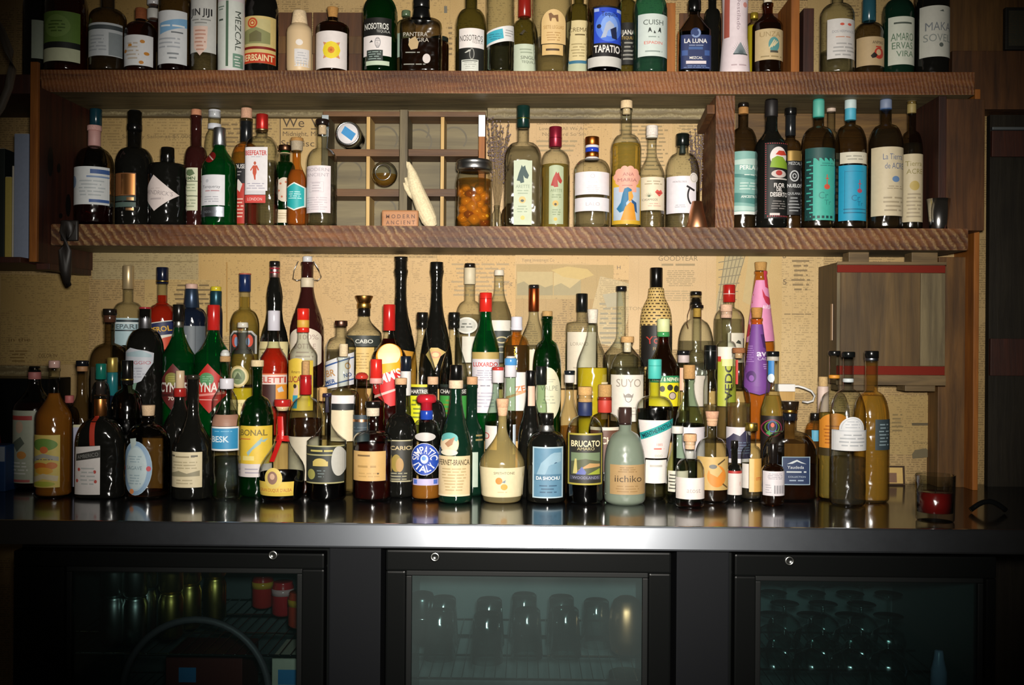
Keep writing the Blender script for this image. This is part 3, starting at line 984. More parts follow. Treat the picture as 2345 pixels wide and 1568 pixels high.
# divider between the two halves of the lower shelf
xdv = X(1636, Y_SHELF + .01)
plank('shelf_divider', xdv, X(1680, Y_SHELF + .01), Y_SHELF + .012, Y_WALL - .012, Z_MID, Z_TOPB, W_SHELF2, 'upright sawn plank dividing the lower shelf near the right', 'divider')
bm = bmesh.new()
box(bm, -.010, .010, -.075, .075, -.012, .012, .002, mat=Matrix.Rotation(math.radians(-8), 4, 'X'))
o = from_bm('wood_cleat', bm, W_BROWN, smooth=False); o.location = (xdv - .0125, 2.645, Z_TOPB - .046)
tag(o, 'short brown cleat screwed to the divider under the upper shelf', 'cleat')
REG.append(((X(734, 2.72) + X(1108, 2.72)) / 2, 2.73, (X(1108, 2.72) - X(734, 2.72)) / 2, .060, 6, 'M'))
REG.append(((X(1636, 2.57) + X(1680, 2.57)) / 2, 2.67, .0252, .10, 6, 'M'))
REG.append((X(1594, 2.588), 2.588, .0275, .0275, 2, 'M'))
REG.append((X(1085, 2.61), 2.61, .049, .049, 2, 'M'))
bm = bmesh.new()
for i in range(5):
    z0 = Z_MID + i * (Z_TOPB - Z_MID) / 5
    box(bm, X(1682, 2.765), X(2104, 2.765), Y_WALL - .0165, Y_WALL - .0115, z0 + .0008, z0 + (Z_TOPB - Z_MID) / 5 - .0008, .001)
tag(from_bm('back_board', bm, wood('wood_backing_brown', '#4a3214', '#80602e', axis='X', stain=.55), smooth=False), 'brown horizontal planks behind the teal and blue labelled bottles', 'panel')
# posts and boards behind the top shelf bottles
plank('shelf_post', X(1525, 2.62), X(1547, 2.62), 2.66, Y_WALL - .012, Z_TOP, 2.2, W_POST, 'orange-brown post on the upper shelf right of the pale teal bottle', 'post')
plank('shelf_post', X(1807, 2.60), X(1826, 2.60), 2.60, Y_WALL - .012, Z_TOP, 2.2, W_POST, 'orange-brown upright on the upper shelf right of the agave-heart bottle', 'post')
bm = bmesh.new()
for i in range(3):
    a, b = X(1549 + i * 86, 2.75) + .001, X(1549 + (i + 1) * 86, 2.75) - .001
    box(bm, a, b, 2.742, 2.747, Z_TOP, 2.2, .001)
tag(from_bm('back_board', bm, W_BROWN, smooth=False), 'brown plank backing behind the dark blue bottle on top shelf', 'panel')
plank('back_board', X(1828, 2.73), X(1852, 2.73), 2.70, 2.748, Z_TOP, 2.2, W_RED, 'dark upright board right of the second orange post', 'panel')
bm = bmesh.new()
a, b, c2 = X(634, 2.745), X(711, 2.745), X(828, 2.745)
box(bm, a, b - .002, 2.742, 2.747, Z_TOP, 2.2, .001); box(bm, b + .002, c2, 2.742, 2.747, Z_TOP, 2.2, .001)
o = from_bm('back_board', bm, wood('wood_panel_warm', '#4a2a12', '#6f4420', axis='Z', stain=.6), smooth=False)
tag(o, 'warm brown plank backing behind the cream flask on top shelf', 'panel')
bm = bmesh.new(); box(bm, a, c2, 2.7385, 2.742, Zp(124, 2.74), Zp(84, 2.74), .001); from_bm('cross_cleat', bm, W_PLY, o, smooth=False)

# ---- counter and bottle steps
bm = bmesh.new(); box(bm, -1.5, 1.5, Y_COUNTER, Y_WALL - .002, 0, .050, .004)
for v in bm.verts:
    if v.co.y < Y_COUNTER + .01: v.co.y += (v.co.z - .025) * .17
o = from_bm('counter_top', bm, [STEEL, STEEL_EDGE], smooth=False); o.location = (0, 0, Z_COUNTER - .050)
for p in o.data.polygons:
    if p.normal.y < -.5: p.material_index = 1
tag(o, 'polished stainless steel counter top under the crowd of bottles', 'counter')
xs0, xs1 = X(205, 2.6), X(1838, 2.6)
bm = bmesh.new()
box(bm, xs0, xs1, Y_STEP1, Y_STEP2 - .0005, 0, Z_STEP1 - Z_COUNTER, .002)
box(bm, xs0, xs1, Y_STEP2, Y_WALL - .0105, 0, Z_STEP2 - Z_COUNTER, .002)
o = from_bm('bottle_riser', bm, W_PINE, smooth=False); o.location = (0, 0, Z_COUNTER)
tag(o, 'stepped pine riser behind the front bottles, its end by the white cable', 'riser')

# ---- camera flash and the dim bar
fl = bpy.data.lights.new('camera_flash', 'SPOT'); fl.energy = 450; fl.color = (1.0, .94, .85)
fl.spot_size = math.radians(64); fl.spot_blend = 1.0; fl.shadow_soft_size = .048
fo = bpy.data.objects.new('camera_flash', fl); COL.objects.link(fo)
fo.location = CAM + Vector((.035, .02, .075))
tgt = Vector((.03, 2.6, 1.40))
fo.rotation_euler = (tgt - fo.location).to_track_quat('-Z', 'Y').to_euler()
wd = bpy.data.worlds.new('world'); scene.world = wd; wd.use_nodes = True
wd.node_tree.nodes['Background'].inputs['Color'].default_value = (1.0, .82, .60, 1)
wd.node_tree.nodes['Background'].inputs['Strength'].default_value = .012
vs = scene.view_settings
vs.view_transform = 'Standard'; vs.look = 'None'; vs.gamma = 1; vs.use_curve_mapping = False; vs.exposure = 0
cy = scene.cycles
cy.max_bounces = 18; cy.diffuse_bounces = 2; cy.glossy_bounces = 4; cy.transmission_bounces = 14
cy.transparent_max_bounces = 48; cy.sample_clamp_indirect = 24.0; cy.caustics_reflective = False; cy.caustics_refractive = False
# ================================================================== bottles on the upper shelf
G1 = 'bottles on the upper shelf'
W0, W1, CR, KR = '#e9e2dc', '#d9d6cf', '#e6d7b4', '#c9a877'
BK = '#15140f'


def T(x, w, L, top=-95, row='S', **k):
    k.setdefault('grp', G1)
    return bottle(x, top, w, row, L, **k)


T(147, 94, 'stout bottle with a broad green label and pale lower band', g='brown', nk=(34, -30), sh=24, cap=[('cap', -90, -60, 42, 'g#20201c')],
  lb=[('r', 104, 26, 190, 96, '#6c8f3e'), ('r', 104, 96, 190, 110, '#1f2320'), ('r', 104, 110, 190, 140, '#d6dcb8'), ('e', 145, 60, 30, 26, '#7fa050'), ('l', 125, 45, 165, 75, 4, '#4d6b2a')])
T(242, 82, 'clear bottle with grey-white label under a dark band, second from left group', g='smoke', nk=(32, 22), sh=46, cap=[('cap', -60, -20, 40, 'g#5a6a72')],
  lb=[('r', 202, 52, 282, 128, '#c9cfd3'), ('r', 202, 57, 282, 67, '#474f52'), ('r', 260, 74, 282, 126, '#8f989c'), ('l', 210, 78, 256, 118, 5, '#a9b0b6')], lq=('straw', 120))
T(318, 72, 'short bottle with white label dotted with small orange fruits', top=20, g='brown', nk=(26, 52), sh=78, cap=[('cork', 20, 46, 26, 'c#8a4a24')],
  lb=[('r', 284, 80, 352, 150, '#dfe0e2')] + [('e', a, b, 5, 4, '#c9862f') for a, b in ((334, 95), (292, 116), (342, 122), (332, 143), (306, 104))] + [('l', 296, 95, 328, 138, 5, '#c3b7a8')])
T(395, 72, 'clear bottle with tall white label and slanting blue ribbon', g='smoke', nk=(32, -20), sh=10, cap=[('cap', -85, -50, 38, 'g#2a2a2a')],
  lb=[('r', 359, 24, 429, 146, '#d9dcdf'), ('p', [(371, 52), (429, 40), (429, 60), (371, 78)], '#7fb0d8'), ('l', 374, 54, 426, 64, 1, '#e8eef2'), ('l', 395, 70, 428, 78, 1, '#6a6f74'), ('l', 366, 84, 420, 112, 3, '#aeb3ba'), ('l', 390, 118, 420, 138, 2, '#8a8f94')], lq=('ruby', 150))
T(464, 62, 'frosted clear bottle with bold black top letters and pinkish middle', g='clear', nk=(34, -60), sh=-30, cap=[('cap', -98, -70, 38, 'g#d0d0d0')],
  lb=[('r', 434, -6, 494, 120, '#c6c6c2'), ('b', 463, 27, 16, 'JIN JIJI', '#2c2c2e', 50), ('p', [(446, 60), (480, 60), (478, 110), (463, 128), (448, 110)], '#e2c6b8'), ('l', 442, 42, 486, 56, 2, '#8d8d8a'), ('l', 450, 66, 476, 118, 6, '#c08f7c')], lq=('water', 100))
T(525, 60, 'tall white-sleeved bottle with a narrow green vertical stripe', g='paper', nk=(36, -40), sh=-15, cap=[('cap', -96, -45, 40, 'g#d9d9d4')],
  lb=[('r', 496, 2, 555, 157, '#d8ddd6'), ('r', 521, 2, 527, 152, '#4f6b55'), ('t', 547, 70, 11, 'MEZCAL', '#3c463f', 90, 90), ('l', 500, 12, 517, 24, 2, '#6f8377'), ('r', 537, 122, 555, 154, '#6e9380'), ('l', 500, 40, 517, 50, 1, '#4c5850'), ('l', 539, 126, 553, 152, 4, '#d8ddd6')])
T(593, 78, 'black bottle with green and cream label over a red name band', g='black', nk=(30, -60), sh=28, st='slope', cap=[('foil', -100, -50, 36, BK)],
  lb=[('r', 554, 37, 631, 145, '#d8c07c'), ('r', 560, 44, 622, 106, '#c9bd84'), ('p', [(562, 70), (590, 62), (622, 74), (622, 100), (562, 100)], '#8d8f5e'), ('p', [(575, 78), (592, 70), (604, 76), (604, 96), (575, 96)], '#6f6b45'), ('e', 583, 53, 12, 12, '#c5502a'), ('o', 583, 53, 8, 8, 2, '#e0c070'), ('e', 583, 53, 3, 3, '#e8c890'),
      ('r', 554, 107, 631, 113, '#7e1b12'), ('r', 554, 121, 631, 145, '#c03a1a'), ('b', 592, 132, 15, 'HERBSAINT', '#f0dca8', 74)])
T(681, 58, 'cream ceramic flask with rounded cap and square white sticker', top=26, g='cream', nk=(34, 57), sh=68, cap=[('cork', 26, 57, 30, 37, 'c#e6cda6')], prof=[(163, 56), (157, 58), (78, 58), (68, 55), (61, 45), (58, 38), (56, 36)],
  lb=[('r', 676, 112, 707, 152, '#dcd9d8'), ('e', 687, 97, 8, 7, '#ece4dc'), ('l', 680, 118, 704, 148, 5, '#b9b9bc')])
T(757, 75, 'dark bottle with plain white label and bright yellow flower', top=18, g='brown', nk=(26, 52), sh=68, cap=[('cork', 18, 42, 27, 20, 'c#b58445')], lq=('dark', 66),
  lb=[('r', 720, 71, 793, 156, '#e2d9d6')] + [('p', [(761 + 19 * math.cos(a - .25), 115 + 19 * math.sin(a - .25)), (761 + 27 * math.cos(a), 115 + 27 * math.sin(a)), (761 + 19 * math.cos(a + .25), 115 + 19 * math.sin(a + .25))], '#cf8f5c') for a in (PI / 4, 3 * PI / 4, 5 * PI / 4, 7 * PI / 4)] + [('e', 761, 115, 20, 20, '#e6cf2c', 12), ('e', 761, 115, 8, 8, '#d8801f', 8), ('e', 761, 115, 3, 3, '#b8601a')])
T(865, 80, 'dark green bottle with black lettered band above white panel', g='dkgreen', nk=(30, -6), sh=38, cap=[('foil', -98, -40, 36, 'g#1c1c1c')], lq=('dark', 100),
  lb=[('r', 831, 41, 896, 82, '#131311'), ('b', 862, 60, 14, 'NOSOTROS', '#d8d8d0', 56), ('t', 878, 72, 6, 'TEQUILA', '#b9b9b2', 30), ('r', 831, 82, 896, 128, '#e2dbd9'), ('p', [(846, 98), (852, 92), (855, 97)], '#2c2c2c'), ('o', 866, 98, 7, 12, 2, '#9a979a'), ('l', 861, 88, 871, 112, 6, '#8a8789'), ('r', 840, 115, 878, 140, '#2a332f'), ('l', 842, 117, 876, 138, 4, '#8fa09a'), ('r', 838, 140, 892, 150, '#b9c9b0')])
T(960, 94, 'square smoky bottle with black cap and pale moon on the glass', top=0, g='smoke', nk=(36, 46), sh=60, sq=5, dr=.72, cap=[('cap', 0, 20, 38, 'g#141414'), ('foil', 20, 48, 36, 'g#0e0e0e')], lq=('brown', 96),
  lb=[('t', 950, 79, 10, 'PANTERA', '#b9b2a4', 56), ('t', 958, 92, 10, 'NEGRA', '#b9b2a4', 46), ('e', 976, 135, 9, 11, '#cfc4c0'), ('p', [(936, 92), (950, 84), (958, 98), (955, 112), (940, 115), (934, 104)], '#b39a70'), ('l', 922, 145, 975, 151, 1, '#8d8d84'), ('l', 926, 118, 962, 124, 1, '#8d8d84')])
T(1074, 70, 'olive clear bottle with white lettered panel above black panel', g='olive', nk=(28, 22), sh=62, cap=[('foil', -95, -12, 34, 'g#1a1c1a')], lq=('straw', 120),
  lb=[('r', 1048, 65, 1105, 110, '#e4dcd8'), ('t', 1076, 87, 14, 'NOSOTROS', '#34322e', 52), ('t', 1090, 97, 5, 'TEQUILA', '#6a6660', 24), ('r', 1048, 110, 1105, 165, '#171814'), ('o', 1078, 124, 6, 13, 2, '#8d8d86'), ('p', [(1061, 121), (1072, 114), (1076, 117), (1064, 122)], '#b9b9b0'), ('r', 1054, 137, 1093, 163, '#cfd2c8'), ('r', 1056, 139, 1091, 161, '#23241f'), ('l', 1058, 141, 1090, 160, 4, '#a9aba2')])
T(1141, 64, 'wide clear bottle with slanted white label holding turquoise box', g='clear', nk=(52, -58), sh=-30, cap=[('cap', -98, -62, 56, 'g#222222')], lq=('grey', 100),
  lb=[('p', [(1110, 70), (1172, 55), (1174, 90), (1110, 104)], '#e0dedd'), ('p', [(1110, 74), (1147, 66), (1150, 88), (1110, 99)], '#3aa7bd'), ('l', 1114, 76, 1146, 92, 3, '#2a7f97'), ('l', 1152, 66, 1172, 84, 3, '#a5a3a3')])
T(1259, 92, 'broad-shouldered bottle with arched tan label, widest on the top shelf', g='clear', nk=(40, -62), sh=18, cap=[('cork', -100, -75, 46, 'c#b08a50')], body=[(162, 78), (110, 82), (60, 89)], lq=('straw', 92),
  lb=[('r', 1234, 50, 1290, 99, '#d6b57c'), ('e', 1262, 52, 28, 30, '#d6b57c'), ('p', [(1250, 32), (1256, 30), (1262, 36), (1272, 34), (1273, 50), (1269, 50), (1266, 42), (1258, 42), (1256, 50), (1253, 48)], '#7a5632'), ('t', 1262, 62, 8, 'SIETE LEGUAS', '#a17a42', 46), ('l', 1244, 72, 1280, 94, 4, '#b08a52'), ('r', 1236, 101, 1284, 125, '#d0ae72'), ('l', 1242, 107, 1278, 119, 1, '#4d3822')])
T(1378, 80, 'dark bottle with vivid blue picture label over white block letters', g='smoke', nk=(30, -30), sh=12, cap=[('cap', -98, -50, 36, 'g#b8b8b4')], lq=('dark', 132),
  lb=[('r', 1350, 14, 1416, 130, '#120f10'), ('r', 1353, 18, 1416, 99, '#2347c4'), ('e', 1386, 62, 30, 34, '#4b76dd'), ('e', 1388, 60, 20, 24, '#7fa3ea'), ('t', 1388, 32, 11, 'Tequila', '#141a3c', 38), ('p', [(1374, 74), (1380, 54), (1388, 48), (1398, 56), (1404, 84), (1396, 88), (1391, 66), (1384, 72), (1380, 86), (1368, 88)], '#a9b4cc'), ('p', [(1390, 68), (1404, 60), (1406, 90), (1394, 88)], '#1b2344'), ('e', 1364, 61, 5, 5, '#101735'), ('r', 1353, 20, 1364, 27, '#9fb4e8'), ('r', 1405, 20, 1416, 27, '#9fb4e8'), ('b', 1383, 112, 17, 'TAPATIO', '#e9e4de', 60), ('r', 1340, 130, 1418, 153, '#c8c6c0')])
T(1484, 78, 'teal glass bottle with pale label showing three small figures', g='teal', nk=(26, -14), sh=30, cap=[('cap', -96, -60, 32, 'c#b08a58')], lq=('water', 128),
  lb=[('r', 1453, 32, 1522, 129, '#cdd8d2'), ('t', 1487, 51, 12, 'CUISH', '#4b5450', 46), ('p', [(1474, 76), (1477, 64), (1480, 64), (1484, 76), (1479, 71)], '#333a38'), ('p', [(1487, 77), (1489, 70), (1493, 77)], '#333a38'), ('p', [(1497, 75), (1501, 63), (1504, 64), (1505, 76), (1501, 72)], '#333a38'), ('t', 1487, 98, 7, 'ESPADIN', '#d0503c', 42), ('l', 1474, 82, 1502, 88, 1, '#8d9a95'), ('l', 1460, 114, 1516, 122, 1, '#8d9a95')])
T(1585, 74, 'square dark bottle with navy label and ring of moon', top=2, g='smoke', nk=(26, 38), sh=74, st='cone', sq=4, dr=.75, cap=[('cap', 2, 26, 30, 'g#0c0c0c')], lq=('dark', 78),
  lb=[('r', 1551, 80, 1621, 158, '#222f5c'), ('e', 1584, 76, 12, 12, '#2a3d6e'), ('o', 1584, 76, 11, 11, 4, '#7d92bb', 24, -60, 150), ('b', 1584, 94, 10, 'LA LUNA', '#e2e0e0', 52), ('l', 1560, 102, 1610, 107, 1, '#8a97b8'), ('r', 1568, 108, 1600, 114, '#3b5a93'), ('b', 1585, 133, 6, 'MEZCAL', '#d9d6d0', 30), ('r', 1562, 140, 1608, 147, '#d8cdd2'), ('l', 1555, 150, 1618, 157, 2, '#6f86b8'), ('r', 1553, 116, 1566, 128, '#3a5590'), ('r', 1604, 116, 1616, 128, '#3a5590')])
T(1678, 62, 'bottle wrapped in pinkish white paper printed with grey agave', g='paper', nk=(44, -70), sh=-45, cap=[('cap', -98, -72, 40, '#c9a09a')], body=[(163, 68), (150, 66), (110, 60), (90, 56), (40, 56)],
  lb=[('r', 1652, -30, 1706, 82, '#e2d3d8'), ('p', [(1652, 82), (1706, 82), (1710, 120), (1711, 162), (1646, 162), (1650, 110)], '#e2d3d8'), ('r', 1651, -30, 1661, 84, '#a8584a'), ('p', [(1668, 124), (1685, 96), (1700, 122), (1698, 124)], '#8b959a')] +
     [('p', [(1685, 126), (1685 + 24 * math.cos(a), 118 + 24 * math.sin(a)), (1687, 126)], '#59666a') for a in [math.radians(v) for v in range(186, 356, 13)]] + [('r', 1668, 123, 1702, 126, '#3f4a4c'), ('t', 1681, 30, 9, 'Destilado', '#9d8c94', 76, 90), ('e', 1696, 10, 5, 6, '#cf8f86'), ('l', 1656, 146, 1706, 154, 1, '#b9a5ab')])
T(1753, 68, 'dark amber bottle with tan label and teal agave heart', top=-6, g='brown', nk=(22, 30), sh=62, st='slope', cap=[('cork', -6, 8, 18, 'c#e0d4bc')], lq=('dark', 60),
  lb=[('r', 1721, 66, 1786, 137, '#c4ae84'), ('t', 1752, 78, 12, 'UNZA', '#a08a60', 46), ('e', 1760, 102, 13, 17, '#57908f')] + [('p', [(1748 + i * 5, 110 - i * 3), (1760 + i * 4, 90 + i * 2), (1762 + i * 4, 92 + i * 2), (1750 + i * 5, 113 - i * 3)], '#d0c39c') for i in range(3)] + [('r', 1751, 116, 1770, 121, '#4d4b40'), ('l', 1728, 126, 1782, 133, 1, '#94815a')])
T(1912, 76, 'clear bottle with white label and two small red marks', g='clear', nk=(26, 10), sh=40, cap=[('cap', -80, -30, 32, 'c#c9a878')], lq=('water', 120),
  lb=[('r', 1882, 43, 1950, 134, '#d7d3cf'), ('e', 1912, 56, 5, 3, '#d05a48'), ('e', 1930, 56, 5, 3, '#d05a48'), ('t', 1916, 72, 6, 'DOS HERMANOS', '#8d8f96', 50), ('l', 1898, 82, 1936, 88, 1, '#c8947e'), ('l', 1892, 96, 1944, 130, 4, '#aaa8a6')])
T(1985, 66, 'tan-labelled bottle with black and red bird, between white and green labels', top=0, g='smoke', nk=(26, 54), sh=80, cap=[('foil', 0, 50, 30, 'g#26505c'), ('collar', 2, 44, 28, 'g#7a4550')], y=2.635, lq=('straw', 110),
  lb=[('r', 1953, 84, 2017, 150, '#bba27a'), ('t', 1995, 97, 7, 'ANIMAS', '#2e2a22', 26), ('e', 1998, 122, 12, 13, '#b93c2c'), ('e', 1997, 120, 6, 7, '#c9ad84'), ('p', [(1978, 128), (1986, 120), (1994, 126), (1990, 132), (1982, 134)], '#231d17'), ('r', 1990, 106, 2004, 109, '#b93c2c')])
T(2052, 70, 'dark green bottle with white label in green hand lettering', g='bottlegreen', nk=(24, 0), sh=32, cap=[('foil', -96, -40, 30, 'g#10281c')],
  lb=[('r', 2022, 38, 2082, 148, '#cfd3c4'), ('t', 2051, 84, 18, 'AMARO', '#5c7a60', 50), ('t', 2051, 104, 16, 'ERVAS', '#5c7a60', 46), ('t', 2056, 123, 14, 'VIRA', '#5c7a60', 40), ('l', 2030, 48, 2076, 58, 1, '#4c554c')])
T(2130, 74, 'black bottle with white label in grey hand lettering, at far right', g='black', nk=(26, -40), sh=-6, cap=[('foil', -97, -60, 32, BK)],
  lb=[('r', 2095, 13, 2166, 130, '#c9c9be'), ('t', 2132, 60, 20, 'MAKA', '#7d8387', 58), ('t', 2130, 86, 18, 'SOVEL', '#8d938e', 60), ('e', 2136, 103, 5, 5, '#5d645f'), ('p', [(2131, 26), (2140, 22), (2142, 27)], '#5d645f')])
T(84, 68, 'black bottle with pale side label at far left of top shelf', row='T', g='black', nk=(28, -30), sh=25, cap=[('cap', -95, -60, 34, BK)],
  lb=[('r', 84, 46, 116, 134, '#aebba8')])
T(347, 58, 'dark bottle with white cap peeking behind the orange-dotted label bottle', row='T', top=-2, g='brown', nk=(24, 50), sh=84, cap=[('cap', -2, 12, 30, 'g#c9c9cc'), ('collar', 22, 44, 30, '#c4c2bd')])
T(925, 44, 'slim clear bottle with little green cap left of square smoky bottle', row='T', top=25, g='clear', nk=(16, 46), sh=62, cap=[('cap', 25, 38, 20, 'g#56694e')], lq=('straw', 90), lb=[('r', 905, 75, 935, 130, '#a9bfae')])
T(1001, 44, 'dark red jar hidden behind the square smoky bottle', row='T', top=87, g='brown', nk=(36, 99), sh=106, cap=[('cap', 87, 97, 42, 'g#1c2420')], lq=('ruby', 105))
T(1196, 62, 'pale bottle with red cap and grey-green label behind the wide clear one', row='T', top=-20, g='olive', nk=(26, 46), sh=94, cap=[('cap', -24, 40, 30, 'g#8c2018')],
  lb=[('r', 1168, 101, 1226, 172, '#c3cdb6'), ('t', 1206, 132, 8, 'SINGLE', '#4d5648', 36), ('t', 1207, 142, 6, 'TEQUILA', '#4d5648', 34), ('l', 1180, 110, 1222, 124, 2, '#97a28c'), ('p', [(1185, 78), (1195, 68), (1204, 76), (1198, 72), (1192, 80)], '#3d3423')])
T(1320, 60, 'bottle with tall cream label half hidden behind the blue-label bottle', row='T', top=-60, g='olive', nk=(24, 10), sh=44, cap=[('cap', -60, -20, 30, BK)],
  lb=[('r', 1292, 47, 1348, 140, '#d9c795'), ('t', 1318, 68, 10, 'CREMA', '#6b5b36', 44), ('l', 1306, 76, 1338, 84, 1, '#6b5b36'), ('l', 1300, 98, 1338, 132, 5, '#a8976a'), ('r', 1292, 139, 1348, 146, '#39708c'), ('r', 1292, 146, 1348, 172, '#b9bf9f')])
T(1431, 52, 'half-hidden bottle with black lettered label between blue-label and teal bottles', row='T', top=-60, g='olive', nk=(22, 0), sh=40, cap=[('cap', -60, -30, 28, BK)],
  lb=[('r', 1406, 52, 1456, 148, '#1b1a17'), ('b', 1432, 74, 11, 'JANA', '#d9d6cc', 30), ('t', 1432, 87, 7, 'TEQUILA', '#b99c54', 30), ('l', 1418, 94, 1446, 140, 5, '#8d8b83')])
T(1626, 40, 'plain black bottle half hidden right of the navy label', row='T', top=-40, g='black', nk=(18, 20), sh=52, cap=[('cap', -40, -10, 22, BK)])
T(1722, 34, 'narrow bottle of yellow liquid between white paper bottle and amber one', row='T', top=30, g='clear', nk=(16, 52), sh=66, cap=[('cap', 30, 44, 18, 'f#a98f2c')], lq=('yellow', 60))
# ================================================================== bottles on the lower shelf
G2 = 'bottles on the lower shelf'


def Md(x, top, w, L, row='M', **k):
    k.setdefault('grp', G2)
    return bottle(x, top, w, row, L, **k)


Md(213, 288, 86, 'leftmost bottle of lower shelf, white label with blue corner bands', g='smoke', nk=(24, 338), sh=382, cap=[('cork', 288, 300, 32, 'c#d9a8a0'), ('collar', 300, 335, 28, '#c99a94')], lq=('ruby', 466),
   lb=[('r', 171, 381, 255, 468, '#d6dadb'), ('r', 222, 387, 255, 397, '#3c5b96'), ('r', 214, 402, 255, 406, '#7f95ba'), ('r', 220, 456, 255, 463, '#3c5b96'), ('e', 179, 415, 8, 14, '#7f93ae'), ('l', 195, 410, 250, 450, 5, '#b3babd')])
Md(305, 253, 84, 'round black bottle with copper and dark green label', y=2.665, g='black', nk=(32, 338), sh=378, cap=[('cap', 253, 264, 26, 'g#141414'), ('collar', 264, 285, 25, 'm#aeb6bc'), ('foil', 285, 300, 34, 'g#0c0c0c')],
   lb=[('r', 272, 396, 324, 448, '#7c4f2c'), ('r', 290, 398, 322, 446, 'm#c98a54'), ('r', 272, 449, 324, 460, '#3a4a44'), ('r', 304, 452, 320, 459, 'm#d9a878'), ('r', 272, 463, 324, 474, '#4c615a'), ('r', 302, 476, 320, 482, 'm#d9a878')])
Md(381, 338, 86, 'squat black bottle with white diamond label and short wide cap', g='black', nk=(30, 375), sh=398, st='square', cap=[('cap', 338, 372, 29, 31, 'g#0d0d0c')],
   lb=[('p', [(363, 400), (418, 446), (365, 483), (337, 452), (337, 432)], '#dccfcb'), ('t', 374, 441, 10, "HENDRICK'S", '#9a8f90', 66, 6), ('l', 350, 450, 392, 460, 1, '#b9adad'), ('l', 355, 428, 380, 434, 1, '#c9bcb8')])
Md(500, 293, 80, 'bright green bottle with silver cap and red wax seal', g='green', nk=(26, 335), sh=385, st='slope', cap=[('cap', 293, 334, 27, 30, 'm#c4c8d0')],
   lb=[[('r', 464, 400, 523, 470, '#d9d9de'), ('t', 492, 427, 7, 'Tanqueray', '#5f6269', 44), ('l', 475, 434, 515, 440, 1, '#b5868a'), ('l', 474, 448, 512, 464, 3, '#a9aab2'), ('e', 483, 414, 4, 4, '#b9bbc2')], [('r', 465, 473, 522, 496, 'm#b4bac4'), ('t', 494, 485, 6, 'LONDON DRY GIN', '#6c7178', 48)], [('e', 487, 358, 13, 14, 'g#7d1c1c'), ('p', [(478, 351), (480, 349), (497, 365), (495, 367)], 'g#c9b0a8')]])
Md(597, 262, 70, 'square clear gin bottle with red cap and red figure on white label', g='clear', nk=(25, 312), sh=346, sq=5, dr=.75, cap=[('cap', 262, 298, 27, 'f#c42a24'), ('collar', 296, 300, 28, 'm#c9a070')], lq=('water', 370), y=2.605,
   lb=[('r', 563, 337, 617, 437, '#e0dcdf'), ('b', 590, 350, 11, 'BEEFEATER', '#c33a34', 50), ('l', 578, 358, 604, 361, 1, '#9a9aa2'), ('e', 588, 374, 3, 4, '#b8563c'), ('p', [(584, 379), (593, 379), (598, 390), (595, 391), (592, 384), (592, 396), (590, 402), (590, 412), (587, 412), (585, 402), (583, 397), (583, 385), (579, 392), (577, 390)], '#c04f34'), ('l', 568, 418, 612, 434, 3, '#a9a6b4'), ('r', 564, 447, 613, 465, '#c8413a'), ('t', 588, 456, 7, 'LONDON', '#e8c8c4', 34), ('r', 564, 437, 613, 446, '#cfccd0')])
Md(677, 316, 44, 'small amber-red bottle with teal hexagon label and cork', g='amber', nk=(18, 372), sh=412, st='slope', cap=[('cork', 316, 324, 29, 'c#a67a42'), ('collar', 323, 345, 28, 26, 'c#a99a82')], lq=('orange', 390), y=2.60,
   lb=[('p', [(676, 417), (700, 428), (700, 472), (676, 482), (655, 472), (655, 428)], '#d9e0da'), ('p', [(676, 420), (697, 430), (697, 470), (676, 479), (657, 470), (657, 430)], '#22a3a6'), ('l', 660, 437, 694, 456, 4, '#b5dfe0')])
Md(735, 274, 76, 'rounded clear bottle with black stopper and plain white label beside the compartment crate', g='clear', nk=(26, 340), sh=376, cap=[('cork', 274, 287, 31, 'g#1d1512'), ('cork', 287, 308, 18, 'c#d0b494')], lq=('straw', 424),
   lb=[('r', 697, 379, 760, 487, '#dcd2d6'), ('t', 730, 388, 8, 'MODERN', '#a8a0a6', 54), ('t', 730, 400, 8, 'ANCIENT', '#a8a0a6', 54), ('o', 729, 428, 24, 17, 1, '#b9b0b6', 4, 45, 405), ('l', 714, 416, 744, 440, 4, '#b9b0b6'), ('l', 703, 450, 754, 482, 6, '#c2b8be')])
Md(1195, 243, 84, 'tall clear bottle with dark green cap and dark horse head label', g='clear', nk=(27, 326), sh=368, st='round', sq=6, dr=.85, cap=[('cap', 243, 293, 30, 'g#0f2a25'), ('collar', 271, 274, 31, 'm#7d8a4c')], lq=('water', 340),
   lb=[('r', 1174, 368, 1216, 515, '#b4bda4'), ('e', 1195, 374, 20, 8, '#b4bda4'), ('p', [(1181, 414), (1186, 396), (1190, 386), (1192, 378), (1195, 383), (1200, 379), (1202, 388), (1209, 402), (1206, 410), (1200, 408), (1196, 402), (1198, 418), (1190, 420), (1188, 415)], '#23403f'), ('t', 1195, 427, 8, 'ARETTE', '#7d8a74', 32), ('l', 1182, 434, 1208, 446, 2, '#8f9c84'), ('e', 1194, 458, 8, 8, '#c3a968'), ('e', 1194, 460, 4, 3, '#3f4a46'), ('l', 1180, 470, 1208, 488, 3, '#8f9c84'), ('e', 1195, 499, 5, 5, '#d0b560')])
